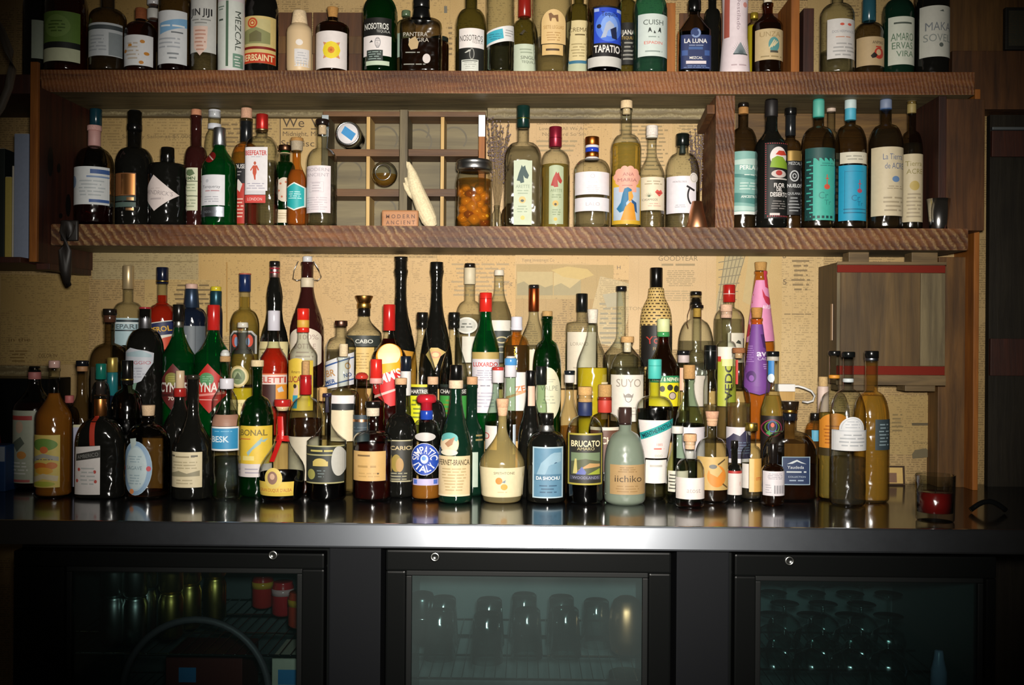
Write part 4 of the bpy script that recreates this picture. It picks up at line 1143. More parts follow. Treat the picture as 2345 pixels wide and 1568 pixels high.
Md(1269, 291, 66, 'golden bottle with crimson cap and red horse head label', g='clear', nk=(24, 343), sh=378, cap=[('cap', 291, 337, 29, 'f#8d1f33'), ('collar', 316, 318, 30, 'f#701828')], lq=('gold', 379), y=2.605,
   lb=[('r', 1254, 382, 1287, 513, '#a9b493'), ('e', 1270, 383, 16, 5, '#a9b493'), ('p', [(1258, 425), (1263, 408), (1267, 400), (1270, 393), (1273, 398), (1276, 394), (1278, 402), (1284, 414), (1281, 421), (1276, 417), (1273, 412), (1275, 428), (1266, 429), (1264, 426)], '#a3352d'), ('t', 1271, 436, 7, 'ARETTE', '#6f7d5c', 27), ('l', 1260, 444, 1282, 454, 2, '#7f8c6c'), ('e', 1269, 466, 7, 7, '#c3a455'), ('e', 1269, 468, 3, 3, '#3f3a26'), ('l', 1260, 478, 1282, 494, 3, '#7f8c6c'), ('e', 1269, 502, 4, 4, '#cda83f')])
Md(1353, 314, 82, 'clear bottle with copper and blue banded neck above white panels', g='clear', nk=(28, 364), sh=394, cap=[('cap', 314, 333, 32, 'm#b5682c'), ('collar', 333, 339, 31, 'g#d6d2d6'), ('collar', 339, 349, 31, 'g#2440b0'), ('collar', 349, 360, 31, 'm#b5682c'), ('collar', 360, 366, 29, '#d6d2d0')], lq=('water', 400),
   lb=[[('r', 1313, 393, 1392, 445, '#e0dade'), ('o', 1352, 403, 5, 5, 1, '#b5acb0'), ('t', 1352, 417, 4, 'TEQUILA', '#c2b9bd', 22), ('l', 1338, 424, 1368, 440, 4, '#c8bfc3')], [('r', 1313, 452, 1392, 483, '#e0dade'), ('t', 1353, 467, 8, 'LALO', '#b3a9ae', 32)]])
Md(1431, 231, 69, 'tall corked bottle of amber spirit with pink flower and blue-haired lady', g='clear', nk=(25, 308), sh=345, st='round', cap=[('cork', 231, 249, 27, 'c#d9bf96'), ('cork', 249, 262, 18, 'c#cdb48c')], lq=('gold', 331), y=2.615,
   lb=[('r', 1398, 401, 1464, 513, '#c9a12a'), ('r', 1401, 428, 1461, 504, '#aab9c9')] + [('e', 1431 + 22 * math.cos(a), 405 + 17 * math.sin(a), 9, 9, '#dd9f8b') for a in [i * PI / 5 for i in range(10)]] + [('e', 1431, 408, 24, 20, '#dd9f8b'), ('r', 1412, 412, 1452, 440, '#dd9f8b'), ('t', 1433, 399, 8, 'ANA', '#9a625e', 26), ('t', 1431, 412, 8, 'MARIA', '#9a625e', 44), ('l', 1418, 422, 1444, 428, 1, '#b87f74'),
      ('p', [(1420, 444), (1424, 432), (1432, 429), (1441, 434), (1440, 450), (1428, 465), (1430, 480), (1414, 487), (1407, 478), (1416, 464)], '#1f6a92'), ('p', [(1433, 440), (1441, 438), (1445, 450), (1441, 460), (1434, 462)], '#d9963c'), ('p', [(1440, 456), (1452, 464), (1454, 488), (1444, 480)], '#244f7c'), ('p', [(1426, 474), (1438, 462), (1446, 468), (1452, 504), (1416, 504)], '#cf8d2a')])
Md(1490, 288, 58, 'slope-shouldered clear bottle with white cork and red lips label', g='clear', nk=(21, 345), sh=402, st='ogee', cap=[('cork', 288, 311, 27, 'c#e0d6cc'), ('collar', 311, 316, 26, '#d9d2c6')], lq=('straw', 484),
   lb=[('r', 1464, 405, 1517, 481, '#d9ccb2'), ('l', 1470, 412, 1512, 424, 2, '#a99b80'), ('p', [(1494, 440), (1499, 434), (1504, 437), (1508, 434), (1513, 441), (1504, 450)], '#cc5148'), ('p', [(1494, 441), (1513, 441), (1503, 443)], '#7d2c28')] + [('p', [(1480, 451), (1480 + 12 * math.cos(a), 449 + 9 * math.sin(a)), (1482, 451)], '#4c5f48') for a in [math.radians(v) for v in range(190, 355, 24)]] + [('t', 1483, 457, 5, 'CASAMIGOS', '#4a4a40', 34), ('l', 1476, 464, 1510, 474, 2, '#c9a090')])
Md(1560, 307, 78, 'round-shouldered clear bottle with black cap and bold curved black mark', g='clear', nk=(27, 350), sh=402, cap=[('cap', 307, 334, 30, 'g#0f1512'), ('collar', 330, 352, 12, '#23302c')], lq=('water', 440), y=2.60,
   lb=[('r', 1522, 403, 1587, 488, '#ddd6dc'), ('t', 1549, 416, 4, 'MONTELOBOS', '#6a666c', 30), ('o', 1587, 447, 22, 28, 4, '#1f1c1e', 14, 130, 215), ('p', [(1565, 424), (1584, 434), (1582, 438), (1563, 428)], '#1f1c1e'), ('l', 1534, 468, 1566, 476, 2, '#aaa3aa'), ('e', 1581, 407, 10, 12, '#d9d2cc'), ('o', 1581, 407, 8, 9, 1, '#a39c96')])
Md(1699, 236, 64, 'slim bottle with teal banded label just right of the divider', g='smoke', nk=(22, 292), sh=345, cap=[('cap', 236, 246, 24, 'g#17120e'), ('foil', 246, 262, 23, 'c#a3743c')], lq=('straw', 492),
   lb=[('r', 1668, 346, 1730, 490, '#7aa8a0'), ('p', [(1668, 366), (1730, 362), (1730, 378), (1668, 376)], '#b3cbc2'), ('p', [(1668, 396), (1730, 404), (1730, 412), (1668, 404)], '#4c827c'), ('p', [(1668, 440), (1730, 446), (1730, 468), (1668, 462)], '#4c827c'), ('p', [(1668, 470), (1730, 474), (1730, 482), (1668, 482)], '#a9c6be'), ('b', 1706, 383, 10, 'PERLAS', '#e3eae2', 42), ('l', 1694, 398, 1720, 403, 1, '#d0dcd4'), ('b', 1708, 450, 6, 'ANCESTRAL', '#d6e0d8', 40), ('l', 1680, 416, 1726, 436, 3, '#b9d0c8'), ('r', 1668, 484, 1730, 491, '#d9dfda')])
Md(1763, 150, 72, 'black bottle with green cactus in red hat on its label', g='black', nk=(27, 290), sh=338, st='ogee', cap=[('foil', 228, 268, 28, 'g#0b0b0b'), ('collar', 231, 268, 29, '#171313')],
   lb=[('r', 1741, 326, 1797, 500, '#141312'), ('e', 1772, 359, 20, 23, '#ddd2d0'), ('p', [(1752, 383), (1756, 364), (1768, 357), (1782, 359), (1794, 372), (1796, 386)], '#7fa02c'), ('p', [(1764, 354), (1772, 345), (1786, 345), (1792, 354), (1778, 356)], '#b83a28'), ('e', 1773, 398, 18, 9, '#c4b8b2'), ('e', 1773, 396, 8, 6, '#a83a34'), ('r', 1752, 408, 1794, 411, '#d3cbc5'), ('b', 1774, 424, 10, 'FLOR', '#e0dad6', 26), ('b', 1774, 434, 8, 'DEL', '#e0dad6', 14), ('b', 1774, 445, 10, 'DESIERTO', '#e0dad6', 42), ('l', 1752, 458, 1794, 480, 4, '#7d7875'), ('r', 1752, 488, 1775, 493, '#cfc8c4')] + [('r', 1742, 328 + i * 5, 1744, 330 + i * 5, '#b5424a') for i in range(33)] + [('r', 1746 + i * 5, 328, 1748 + i * 5, 330, '#b5424a') for i in range(10)] + [('r', 1746 + i * 5, 494, 1748 + i * 5, 497, '#b5424a') for i in range(10)])
Md(1871, 150, 76, 'teal-labelled bottle with dark maze pattern and red flask emblem', g='smoke', nk=(24, 290), sh=338, cap=[('foil', 228, 270, 25, '#2f9a8c'), ('collar', 231, 268, 26, '#57ac9c')], lq=('straw', 506),
   lb=[('r', 1836, 338, 1902, 362, '#1f4a48'), ('r', 1836, 362, 1902, 504, '#3ea695'), ('r', 1836, 362, 1850, 504, '#143b3b')] + [('r', 1838 + (i % 2) * 5, 368 + i * 9, 1846 + (i % 2) * 5, 371 + i * 9, '#3ea695') for i in range(15)] + [('p', [(1842 + i * 12, 362), (1850 + i * 12, 362), (1850 + i * 12, 370), (1846 + i * 12, 366)], '#143b3b') for i in range(5)] + [('r', 1838 + i * 10, 494, 1844 + i * 10, 500, '#143b3b') for i in range(6)] + [('e', 1880, 428, 7, 6, '#c2523c'), ('r', 1879, 400, 1881, 424, '#c2523c'), ('r', 1876, 408, 1884, 410, '#c2523c'), ('t', 1872, 447, 16, 'Cr', '#2b7d75', 22), ('t', 1882, 463, 12, 'Tr', '#2b7d75', 16), ('l', 1864, 372, 1898, 382, 2, '#2b7d75')])
Md(1944, 150, 72, 'bottle with bright blue label beneath a white strip', g='smoke', nk=(23, 286), sh=338, cap=[('foil', 228, 276, 25, '#4ca9c4'), ('collar', 228, 250, 26, '#c4d6d6')], lq=('straw', 508),
   lb=[('r', 1914, 348, 1977, 374, '#cfc9b6'), ('l', 1920, 354, 1970, 368, 2, '#9d9a8c'), ('r', 1912, 378, 1975, 505, '#1d93b8'), ('r', 1922, 390, 1923, 490, '#176f90'), ('r', 1922, 392, 1966, 393, '#176f90'), ('e', 1955, 437, 6, 5, '#a3485c'), ('r', 1954, 412, 1956, 434, '#a3485c'), ('r', 1951, 420, 1959, 422, '#a3485c'), ('t', 1946, 453, 14, 'Cr', '#16688a', 20), ('t', 1956, 466, 11, 'Tr', '#16688a', 14), ('r', 1920, 478, 1972, 480, '#125a78'), ('r', 1920, 486, 1972, 488, '#125a78')])
Md(2025, 150, 76, 'cream-labelled bottle with blue script and blue neck strip', g='smoke', nk=(25, 285), sh=338, cap=[('foil', 228, 252, 25, '#44618f'), ('collar', 229, 250, 26, '#7f8ca8')], lq=('straw', 300),
   lb=[('r', 1988, 336, 2060, 494, '#cdbfa0'), ('t', 2030, 358, 14, 'La Tierra', '#5f6b88', 46), ('t', 2034, 379, 14, 'de ACRE', '#5f6b88', 46), ('e', 2036, 410, 9, 7, '#6886ae'), ('l', 2014, 424, 2056, 434, 2, '#a3957a'), ('l', 2006, 448, 2056, 486, 4, '#a3957a')])
Md(2084, 218, 50, 'cream-labelled bottle with olive script, rightmost on the lower shelf', g='smoke', nk=(19, 300), sh=350, cap=[('cork', 218, 232, 22, 'c#cbbb98'), ('collar', 232, 260, 20, '#a08d56')], lq=('straw', 330), y=2.625,
   lb=[('r', 2060, 352, 2106, 508, '#c9bb9a'), ('t', 2082, 374, 12, 'Tierra', '#8d824e', 36), ('t', 2084, 392, 12, 'ACRE', '#8d824e', 36), ('e', 2083, 425, 11, 11, '#b9a25c'), ('l', 2064, 440, 2102, 500, 7, '#a3957a')])
Md(216, 250, 52, 'dark bottle with blue-green foil behind the leftmost white label bottle', row='N', g='black', nk=(22, 335), sh=385, cap=[('foil', 250, 288, 27, 'g#123844')])
Md(446, 251, 52, 'slim brown-black bottle with cork and pale green label', row='N', g='wine', nk=(24, 335), sh=368, cap=[('cork', 251, 265, 23, 'c#c98a68')], y=2.69,
   lb=[('r', 424, 384, 458, 482, '#cfd2b4'), ('p', [(428, 398), (436, 388), (446, 388), (452, 398), (440, 404)], '#5f7350'), ('b', 440, 408, 8, 'MMN', '#54694a', 26), ('l', 426, 420, 456, 440, 3, '#97a184'), ('r', 424, 414, 458, 416, '#4d5640'), ('r', 424, 448, 458, 450, '#4d5640'), ('l', 426, 455, 456, 476, 3, '#97a184')])
Md(488, 252, 52, 'clear bottle with white glass stopper behind the green bottle', row='N', g='clear', nk=(28, 300), sh=365, cap=[('stop', 252, 270, 28, 'g#d6d9e2'), ('collar', 284, 296, 30, '#d6d9e2')])
Md(561, 248, 66, 'black-foiled bottle with cork and red lower label behind white-label gin', row='N', g='amber', nk=(26, 328), sh=372, cap=[('cork', 248, 272, 25, 'c#d0a084'), ('foil', 272, 326, 28, 'g#17191b')], lq=('gold', 352),
   lb=[('r', 536, 374, 590, 420, '#17161a'), ('b', 552, 381, 10, 'HOUSE', '#cfccc8', 34), ('l', 540, 390, 562, 404, 2, '#8d8b8b'), ('r', 536, 420, 590, 512, '#b8352a'), ('p', [(540, 425), (552, 410), (562, 422), (556, 440)], '#d9cfc8'), ('l', 540, 452, 566, 500, 6, '#e0b8a8')])
Md(650, 333, 46, 'small dark green bottle with bronze cap and round pale label', row='N', g='dkgreen', nk=(24, 370), sh=386, cap=[('cap', 333, 346, 30, 'm#6a4a38'), ('collar', 346, 353, 22, 'c#cbb08a')], y=2.695,
   lb=[('e', 654, 434, 22, 28, '#cdbfae')] + [('e', 654 + 13 * math.cos(i), 434 + 18 * math.sin(i), 2.5, 2.5, '#b5684c') for i in range(6)] + [('r', 629, 480, 671, 510, '#dccdb0'), ('l', 636, 486, 664, 502, 3, '#b3a384')])
Md(1807, 247, 52, 'black-capped bottle with white crest on black label, behind cactus bottle', row='N', g='smoke', nk=(22, 320), sh=352, cap=[('cap', 247, 264, 27, 'g#101010'), ('foil', 264, 312, 23, 'g#1c1e20')],
   lb=[('r', 1783, 345, 1832, 368, 'f#a98a4c'), ('r', 1783, 368, 1832, 492, '#17181a'), ('t', 1811, 374, 7, 'MEZCAL', '#c4c6c6', 28), ('o', 1810, 403, 11, 13, 3, '#b9bcbe'), ('o', 1810, 403, 5, 6, 2, '#b9bcbe'), ('b', 1811, 425, 8, 'NUELOS', '#d0d2d2', 34), ('t', 1810, 443, 6, 'QUILANA', '#b9bcbe', 30), ('l', 1796, 450, 1826, 486, 5, '#8d9092')])
Md(1900, 230, 40, 'pale-capped clear bottle between the teal and blue labelled bottles', row='N', g='clear', nk=(18, 300), sh=345, cap=[('cap', 230, 256, 20, '#cdb8a8')], lb=[('r', 1886, 350, 1918, 490, '#a7bcc8'), ('l', 1890, 360, 1914, 480, 8, '#57788c')])
# ================================================================== bottles on the counter and its riser
GD, GC, GB, GA = 'bottles on the top step of the riser', 'bottles on the low step of the riser', 'bottles in the second row on the counter', 'bottles along the front of the counter'


def Db(x, top, w, L, **k):
    k.setdefault('grp', GD); return bottle(x, top, w, 'D', L, **k)


def Cb(x, top, w, L, **k):
    k.setdefault('grp', GC); return bottle(x, top, w, 'C', L, **k)


def Bb(x, top, w, L, **k):
    k.setdefault('grp', GB); return bottle(x, top, w, 'B', L, **k)


def Ab(x, top, w, L, **k):
    k.setdefault('grp', GA); return bottle(x, top, w, 'A', L, **k)


# ---- D: top step, against the paper
Db(293, 608, 72, 'clear bottle with tan cap and pale blue label, leftmost on top step', g='clear', nk=(23, 690), sh=728, cap=[('cap', 608, 662, 25, 'f#c4ae84')], lq=('water', 740),
   lb=[('r', 262, 728, 327, 790, '#a9c4cc'), ('r', 262, 732, 327, 737, '#1e2a30'), ('r', 262, 755, 327, 758, '#1e2a30'), ('b', 294, 747, 11, 'MEPARI', '#5b6a70', 58), ('r', 262, 738, 327, 741, '#d6dfe0')])
Db(371, 612, 70, 'bottle of bright red liquid with navy cap and navy diagonal label', g='clear', nk=(23, 695), sh=735, cap=[('cap', 612, 650, 27, 'g#11172c'), ('collar', 642, 646, 28, 'm#a08848')], lq=('red', 676),
   lb=[('p', [(338, 742), (404, 732), (404, 800), (338, 800)], '#d9d5c8'), ('p', [(338, 744), (404, 734), (404, 764), (338, 774)], '#1d2650'), ('b', 372, 754, 12, 'APEROL', '#d6a62c', 58, -8), ('p', [(384, 774), (404, 768), (404, 800), (378, 800)], '#c8482a'), ('p', [(370, 778), (384, 774), (378, 800), (362, 800)], '#b9c4a0')])
Db(438, 650, 84, 'dark blue bottle with slate grey label and pale top', g='navy', nk=(26, 703), sh=728, cap=[('cap', 650, 662, 27, '#c9a596'), ('foil', 661, 706, 29, 'f#2c3c52')],
   lb=[('r', 402, 746, 478, 830, '#5f676e'), ('t', 431, 772, 16, '5', '#c9ccc8', 14, 90), ('t', 431, 790, 14, 'NOS', '#c9ccc8', 24, 90), ('r', 456, 746, 458, 830, '#484f56')])
Db(494, 656, 30, 'dark bottle with yellow cap and teal foil behind red-capped green one', g='navy', nk=(22, 700), sh=725, cap=[('cap', 656, 667, 24, 'g#c9b82c'), ('foil', 666, 702, 26, 'f#1e4652')], body=[(740, 30)], y=2.712)
Db(560, 626, 66, 'bottle of yellow liqueur with navy cap and silver framed crest', g='clear', nk=(25, 708), sh=748, cap=[('cap', 626, 668, 27, 'g#17264c'), ('collar', 626, 629, 28, '#a8503c')], lq=('gold', 680),
   lb=[[('p', [(532, 768), (542, 757), (584, 757), (592, 768), (592, 810), (532, 810)], '#b9b8b4'), ('p', [(535, 770), (544, 761), (582, 761), (589, 770), (589, 810), (535, 810)], '#33302c'), ('e', 546, 780, 8, 15, '#c8503c'), ('e', 579, 780, 7, 14, '#c8503c'), ('e', 550, 782, 5, 11, '#7f96b8'), ('e', 576, 782, 4, 9, '#7f96b8')], [('p', [(560, 735), (568, 750), (560, 768), (552, 750)], '#c9a85c'), ('e', 560, 751, 4, 6, '#a8643c')]])
Db(628, 598, 84, 'dark wine-red bottle with waisted neck and pale square label', g='black', nk=(23, 640), sh=810, cap=[('cap', 598, 611, 24, 'g#171313'), ('collar', 608, 636, 23, 'm#c4a8a4'), ('collar', 613, 617, 24, 'g#8a2430'), ('collar', 622, 626, 24, 'g#8a2430')],
   prof=[(900, 82), (820, 84), (790, 80), (760, 66), (735, 48), (715, 36), (700, 36), (680, 38), (660, 33), (645, 26), (636, 23), (602, 21)],
   lb=[('r', 592, 782, 662, 860, '#d3c592'), ('l', 598, 796, 655, 812, 2, '#8d7f50'), ('e', 628, 830, 14, 12, '#a8493c')])
swing = Db(703, 587, 80, 'swing-top red-brown bottle with wire bail and round pale label', g='wine', nk=(27, 640), sh=762, st='ogee', cap=[('cork', 587, 600, 22, 'g#c9c9cc'), ('collar', 636, 658, 30, '#c9bba0')],
   lb=[('r', 668, 770, 740, 830, '#d6cab8'), ('e', 704, 772, 36, 22, '#d6cab8'), ('e', 704, 828, 36, 14, '#d6cab8'), ('t', 715, 771, 12, '100%', '#a8938a', 40), ('t', 706, 792, 12, 'BOTTLE', '#a8938a', 48), ('l', 680, 802, 730, 830, 3, '#b3a296')])
Db(833, 677, 88, 'flared gold stopper decanter with dark shoulder band and tan label', g='clear', nk=(27, 724), sh=768, st='ogee', cap=[('cork', 677, 694, 42, 28, 'm#8a6434'), ('cork', 694, 706, 32, 'm#b9954c'), ('collar', 706, 724, 29, 'g#15110d')], lq=('straw', 775),
   lb=[[('r', 794, 768, 873, 793, '#2f3430'), ('b', 840, 781, 9, 'CABO', '#c4c4ba', 40)], [('r', 804, 795, 862, 870, '#cfae66'), ('l', 812, 806, 854, 846, 6, '#a98a48')]])
TALL = [(900, 76), (850, 78), (810, 72), (780, 62), (750, 48), (725, 36), (700, 29), (670, 26), (640, 27), (627, 31), (622, 33), (618, 32), (615, 29), (600, 29), (592, 27)]
Db(917, 588, 78, 'tall black flared bottle with pale band under its cap', g='black', nk=(28, 640), sh=830, cap=[('cap', 588, 598, 31, 'g#151310'), ('collar', 596, 607, 22, '#d9cdb6'), ('cap', 606, 630, 28, 'g#0c0c0b')], prof=TALL,
   lb=[('p', [(885, 806), (920, 800), (955, 806), (955, 900), (885, 900)], '#c0892c')])
Db(999, 600, 78, 'tall black flared bottle with gold star-shaped label', g='black', nk=(28, 640), sh=830, cap=[('cap', 600, 628, 30, 'g#0f0f0e')], prof=[(p, q) for p, q in TALL if p > 612] + [(606, 26)],
   lb=[('p', [(978, 812), (990, 796), (1006, 796), (1024, 806), (1012, 816), (1006, 832), (998, 848), (990, 830)], '#c9ad6a'), ('e', 1001, 812, 13, 8, '#c98f6a'), ('e', 1001, 812, 8, 5, '#d9c08a')])
Db(1075, 603, 66, 'clear bottle with white neck paper and round embossed white seal', g='clear', nk=(25, 688), sh=736, cap=[('cap', 603, 614, 25, 'g#1c1814'), ('collar', 613, 651, 27, '#c9bda0')], lq=('water', 720),
   lb=[[('e', 1070, 745, 25, 19, '#d3d0c4'), ('e', 1070, 745, 21, 15, '#b9b8ae'), ('l', 1056, 738, 1084, 752, 2, '#5d5f58')], [('r', 1060, 770, 1092, 830, '#c9c4b6')]])
Db(1142, 618, 62, 'clear slender bottle with pale cap and white over black label', g='clear', nk=(22, 650), sh=740, st='ogee', cap=[('cap', 618, 631, 22, '#d6ccba')], lq=('water', 690),
   lb=[('r', 1114, 733, 1170, 757, '#d9d4c8'), ('r', 1114, 757, 1170, 830, '#2b302c'), ('o', 1150, 778, 14, 8, 3, '#b3a67c'), ('o', 1150, 800, 14, 8, 3, '#8f8d74')])
Db(1222, 652, 70, 'clear bottle with copper foil neck and black top', g='clear', nk=(22, 712), sh=800, st='ogee', cap=[('cap', 652, 661, 24, 'g#1e1c1c'), ('foil', 660, 713, 24, 'm#a8552c')], lq=('water', 790), lb=[('r', 1194, 800, 1250, 870, '#cfc4ac')])
Db(1332, 672, 74, 'square-shouldered clear bottle with black cap and tall pale label', g='clear', nk=(24, 735), sh=764, st='square', cap=[('cap', 672, 714, 27, 'g#121412')], lq=('water', 762),
   lb=[('r', 1298, 760, 1364, 880, '#d6cbb6'), ('t', 1325, 787, 8, 'LORANO', '#9a907e', 40), ('l', 1310, 838, 1345, 846, 1, '#b5aa96')])
Db(1422, 655, 90, 'long-necked clear decanter with fluted black cap', g='clear', nk=(21, 762), sh=822, st='ogee', cap=[('cap', 655, 667, 25, 'g#141416')], lq=('water', 812))
Db(1502, 613, 74, 'rattan-wrapped bottle with glossy black cap and red script label', g='ratt', nk=(27, 659), sh=745, st='round', cap=[('cap', 613, 659, 29, 'g#0c0b0a')], prof=[(900, 74), (760, 74), (742, 73), (722, 70), (706, 63), (692, 50), (682, 40), (672, 37), (661, 35), (658, 26), (620, 24)],
   lb=[('r', 1466, 745, 1537, 840, '#14110f'), ('t', 1502, 777, 18, 'York', '#b3352a', 52, -4), ('t', 1506, 798, 8, 'RUM', '#8f7a4c', 30), ('r', 1492, 770, 1528, 771, '#b3352a')])
jug = Db(1593, 667, 82, 'rounded clear jug with black stopper and thin hanging cord', g='clear', nk=(26, 730), sh=800, st='round', cap=[('cap', 667, 676, 26, 'g#12100e'), ('collar', 676, 681, 22, '#8a7040'), ('knob', 680, 708, 28, 'g#0f0e0d')], lq=('water', 780))
Db(1669, 652, 72, 'clear square-shouldered bottle with glossy red cap', g='clear', nk=(25, 705), sh=738, cap=[('cap', 652, 692, 28, 'g#a31f1a'), ('collar', 672, 674, 29, 'g#c9a8a0')], lq=('water', 730),
   lb=[('r', 1660, 762, 1702, 830, '#cfc8b6'), ('p', [(1678, 785), (1684, 778), (1690, 781), (1692, 788)], '#3f4038'), ('r', 1697, 774, 1700, 800, '#3f4038')])
Db(1741, 600, 76, 'conical bottle sleeved in pink with a red bird, cork stopper', g='amber', nk=(26, 645), sh=780, st='cone', cap=[('cork', 600, 620, 28, 25, 'c#b5894a')], prof=[(900, 60), (880, 70), (830, 74), (790, 73), (640, 30), (622, 25)],
   lb=[('p', [(1728, 640), (1754, 640), (1776, 780), (1700, 784)], '#d98cb4'), ('p', [(1744, 618), (1755, 618), (1757, 660), (1748, 656)], '#c23a52'), ('p', [(1740, 660), (1748, 676), (1758, 680), (1766, 690), (1756, 698), (1748, 692), (1742, 678)], '#b8324a'), ('b', 1752, 702, 9, 'AVUA', '#ecd6e2', 24), ('p', [(1708, 752), (1714, 740), (1716, 765), (1706, 775)], '#b8324a')])

# ---- C: low step
Cb(251, 707, 88, 'clear round-shouldered bottle with brown-black cap, far left of riser', g='smoke', nk=(23, 785), sh=832, cap=[('cap', 707, 722, 31, 'g#1b1613'), ('collar', 721, 738, 27, 'g#4c2f22')], lq=('straw', 850), lb=[('r', 222, 840, 280, 930, '#4b4030')])
Cb(332, 703, 86, 'black bottle with silver cap and frosty leaf-shaped label', g='black', nk=(27, 752), sh=805, cap=[('cap', 703, 752, 26, 'm#b5b5bc'), ('collar', 703, 708, 27, 'g#a03038')],
   lb=[('p', [(296, 806), (312, 796), (330, 800), (350, 803), (364, 808), (363, 830), (352, 850), (340, 872), (322, 880), (304, 862), (294, 836)], '#b9bdc6'), ('p', [(300, 808), (340, 802), (360, 812), (360, 818), (300, 816)], '#9db3bc'), ('t', 330, 830, 8, 'MAGGIO', '#a34a58', 58), ('l', 304, 840, 348, 866, 4, '#9a9ca8'), ('p', [(304, 880), (330, 876), (324, 902), (308, 900)], '#6f8f7c')])
for xx, red, L in ((409, 0, 'green artichoke bottle with dark red label and black cap'), (489, 1, 'green artichoke bottle with bright red label and red cap')):
    c1 = '#b5231c' if red else '#5c1c1a'
    Cb(xx, 697, 82 if red else 86, L, g='green', nk=(22, 748), sh=812, st='hip', cap=[('foil', 698, 756, 28, 'g#b3231e')] if red else [('cap', 697, 736, 27, 'g#151310'), ('collar', 735, 750, 23, 'm#8f9088')],
       lb=[[('p', [(xx, 832), (xx + 37, 872), (xx + 37, 905), (xx + 4, 946), (xx - 36, 905), (xx - 36, 872)], c1), ('e', xx - 3, 868, 17, 15, '#4f8a5a' if red else '#7d7a3c'), ('l', xx - 14, 860, xx + 10, 874, 3, '#7fb58a' if red else '#a39a50'),
            ('b', xx, 886, 22, 'CYNAR', '#ded8cf', 70), ('p', [(xx - 34, 904), (xx + 35, 897), (xx + 35, 902), (xx - 34, 909)], '#d9857c' if red else '#3c1210'), ('b', xx - 4, 912, 8, '70' if not red else '', '#cfc8bc', 14) if not red else ('r', xx - 20, 914, xx + 22, 916, '#e0a098')]] + ([[('e', 489, 735, 9, 11, '#d6d0c8'), ('e', 489, 735, 5, 6, '#a89c94')]] if red else []))
Cb(556, 735, 54, 'clear bottle with round green and gold medallion, yellow base', g='clear', nk=(24, 795), sh=832, cap=[('cap', 738, 750, 24, 'g#c9c4b6')], lq=('yellow', 888), y=2.585,
   lb=[[('e', 553, 862, 23, 25, '#b9a468'), ('e', 553, 862, 20, 22, '#d0c294'), ('e', 553, 862, 16, 18, '#6f7f58'), ('e', 551, 860, 9, 10, '#93a07a'), ('p', [(543, 868), (553, 852), (563, 868)], '#566347')], [('r', 530, 915, 580, 950, '#d9c88c'), ('t', 550, 926, 8, 'ESTE', '#8a7a44', 34)]])
Cb(627, 711, 66, 'bottle of deep red aperitif with ribbed white cap', g='clear', nk=(26, 780), sh=830, st='ogee', cap=[('cap', 711, 757, 28, 'g#c4c2cc')], lq=('red', 797),
   lb=[('r', 594, 858, 660, 880, '#d8c4bc'), ('b', 630, 869, 14, 'ELETTI', '#b8483c', 58), ('r', 594, 855, 660, 858, '#c8643c'), ('r', 594, 880, 640, 930, '#3a1a16'), ('r', 640, 880, 660, 930, '#d08a2c'), ('p', [(643, 890), (652, 884), (656, 896), (646, 898)], '#b9bcc4')])
Cb(694, 706, 66, 'clear bottle with red and yellow cap and yellow figure label', g='clear', nk=(25, 772), sh=815, st='ogee', cap=[('cap', 706, 733, 28, 'g#cc281c'), ('collar', 732, 750, 28, '#c99c3c'), ('collar', 749, 761, 28, 'g#cc281c')], lq=('straw', 860),
   lb=[('r', 664, 825, 722, 940, '#d0b23e'), ('e', 686, 828, 18, 8, '#d0b23e'), ('t', 684, 851, 7, 'Amaro', '#5a3a1e', 22), ('b', 690, 868, 14, 'LUCANO', '#96442a', 54), ('r', 713, 830, 717, 930, '#e0c81f'), ('p', [(682, 885), (690, 880), (692, 900), (684, 915), (678, 905)], '#cfae92'), ('p', [(678, 905), (690, 905), (688, 935), (676, 935)], '#2f90a8'), ('e', 683, 884, 4, 5, '#3d2d1c'), ('e', 672, 925, 8, 8, '#c8702a')])
Cb(781, 734, 70, 'clear bottle with copper cap and tilted white and blue label', g='clear', nk=(25, 770), sh=802, cap=[('cap', 734, 747, 29, 'm#7a5a4c')], lq=('water', 800),
   lb=[('p', [(746, 830), (814, 806), (814, 880), (746, 892)], '#d0d0d2'), ('p', [(746, 838), (814, 816), (814, 819), (746, 842)], '#2d4f8a'), ('b', 762, 854, 16, 'BR', '#b58a58', 24, -12), ('b', 802, 837, 16, 'O', '#b5925c', 12, -12), ('b', 762, 874, 9, 'MER', '#27477f', 26, -14), ('b', 802, 858, 9, 'NO', '#27477f', 16, -14), ('p', [(746, 884), (814, 866), (814, 869), (746, 888)], '#2d4f8a')])
Cb(891, 697, 80, 'red liqueur bottle with red cap and bright orange slice label', g='clear', nk=(25, 762), sh=820, st='ogee', cap=[('cap', 697, 757, 28, 'g#b3201c')], lq=('ruby', 775),
   lb=[('p', [(858, 862), (926, 838), (926, 925), (900, 930), (858, 900)], '#c81f22'), ('r', 860, 822, 925, 850, '#e8941c'), ('e', 895, 815, 30, 29, '#f2a428'), ('e', 895, 812, 26, 25, '#fff2b8'), ('p', [(866, 835), (926, 828), (926, 842), (866, 862)], '#f2a81c'), ('b', 891, 863, 22, "PIMM'S", '#e8dcd8', 68, -20), ('p', [(862, 906), (926, 884), (926, 889), (862, 912)], '#e0b4ac')])
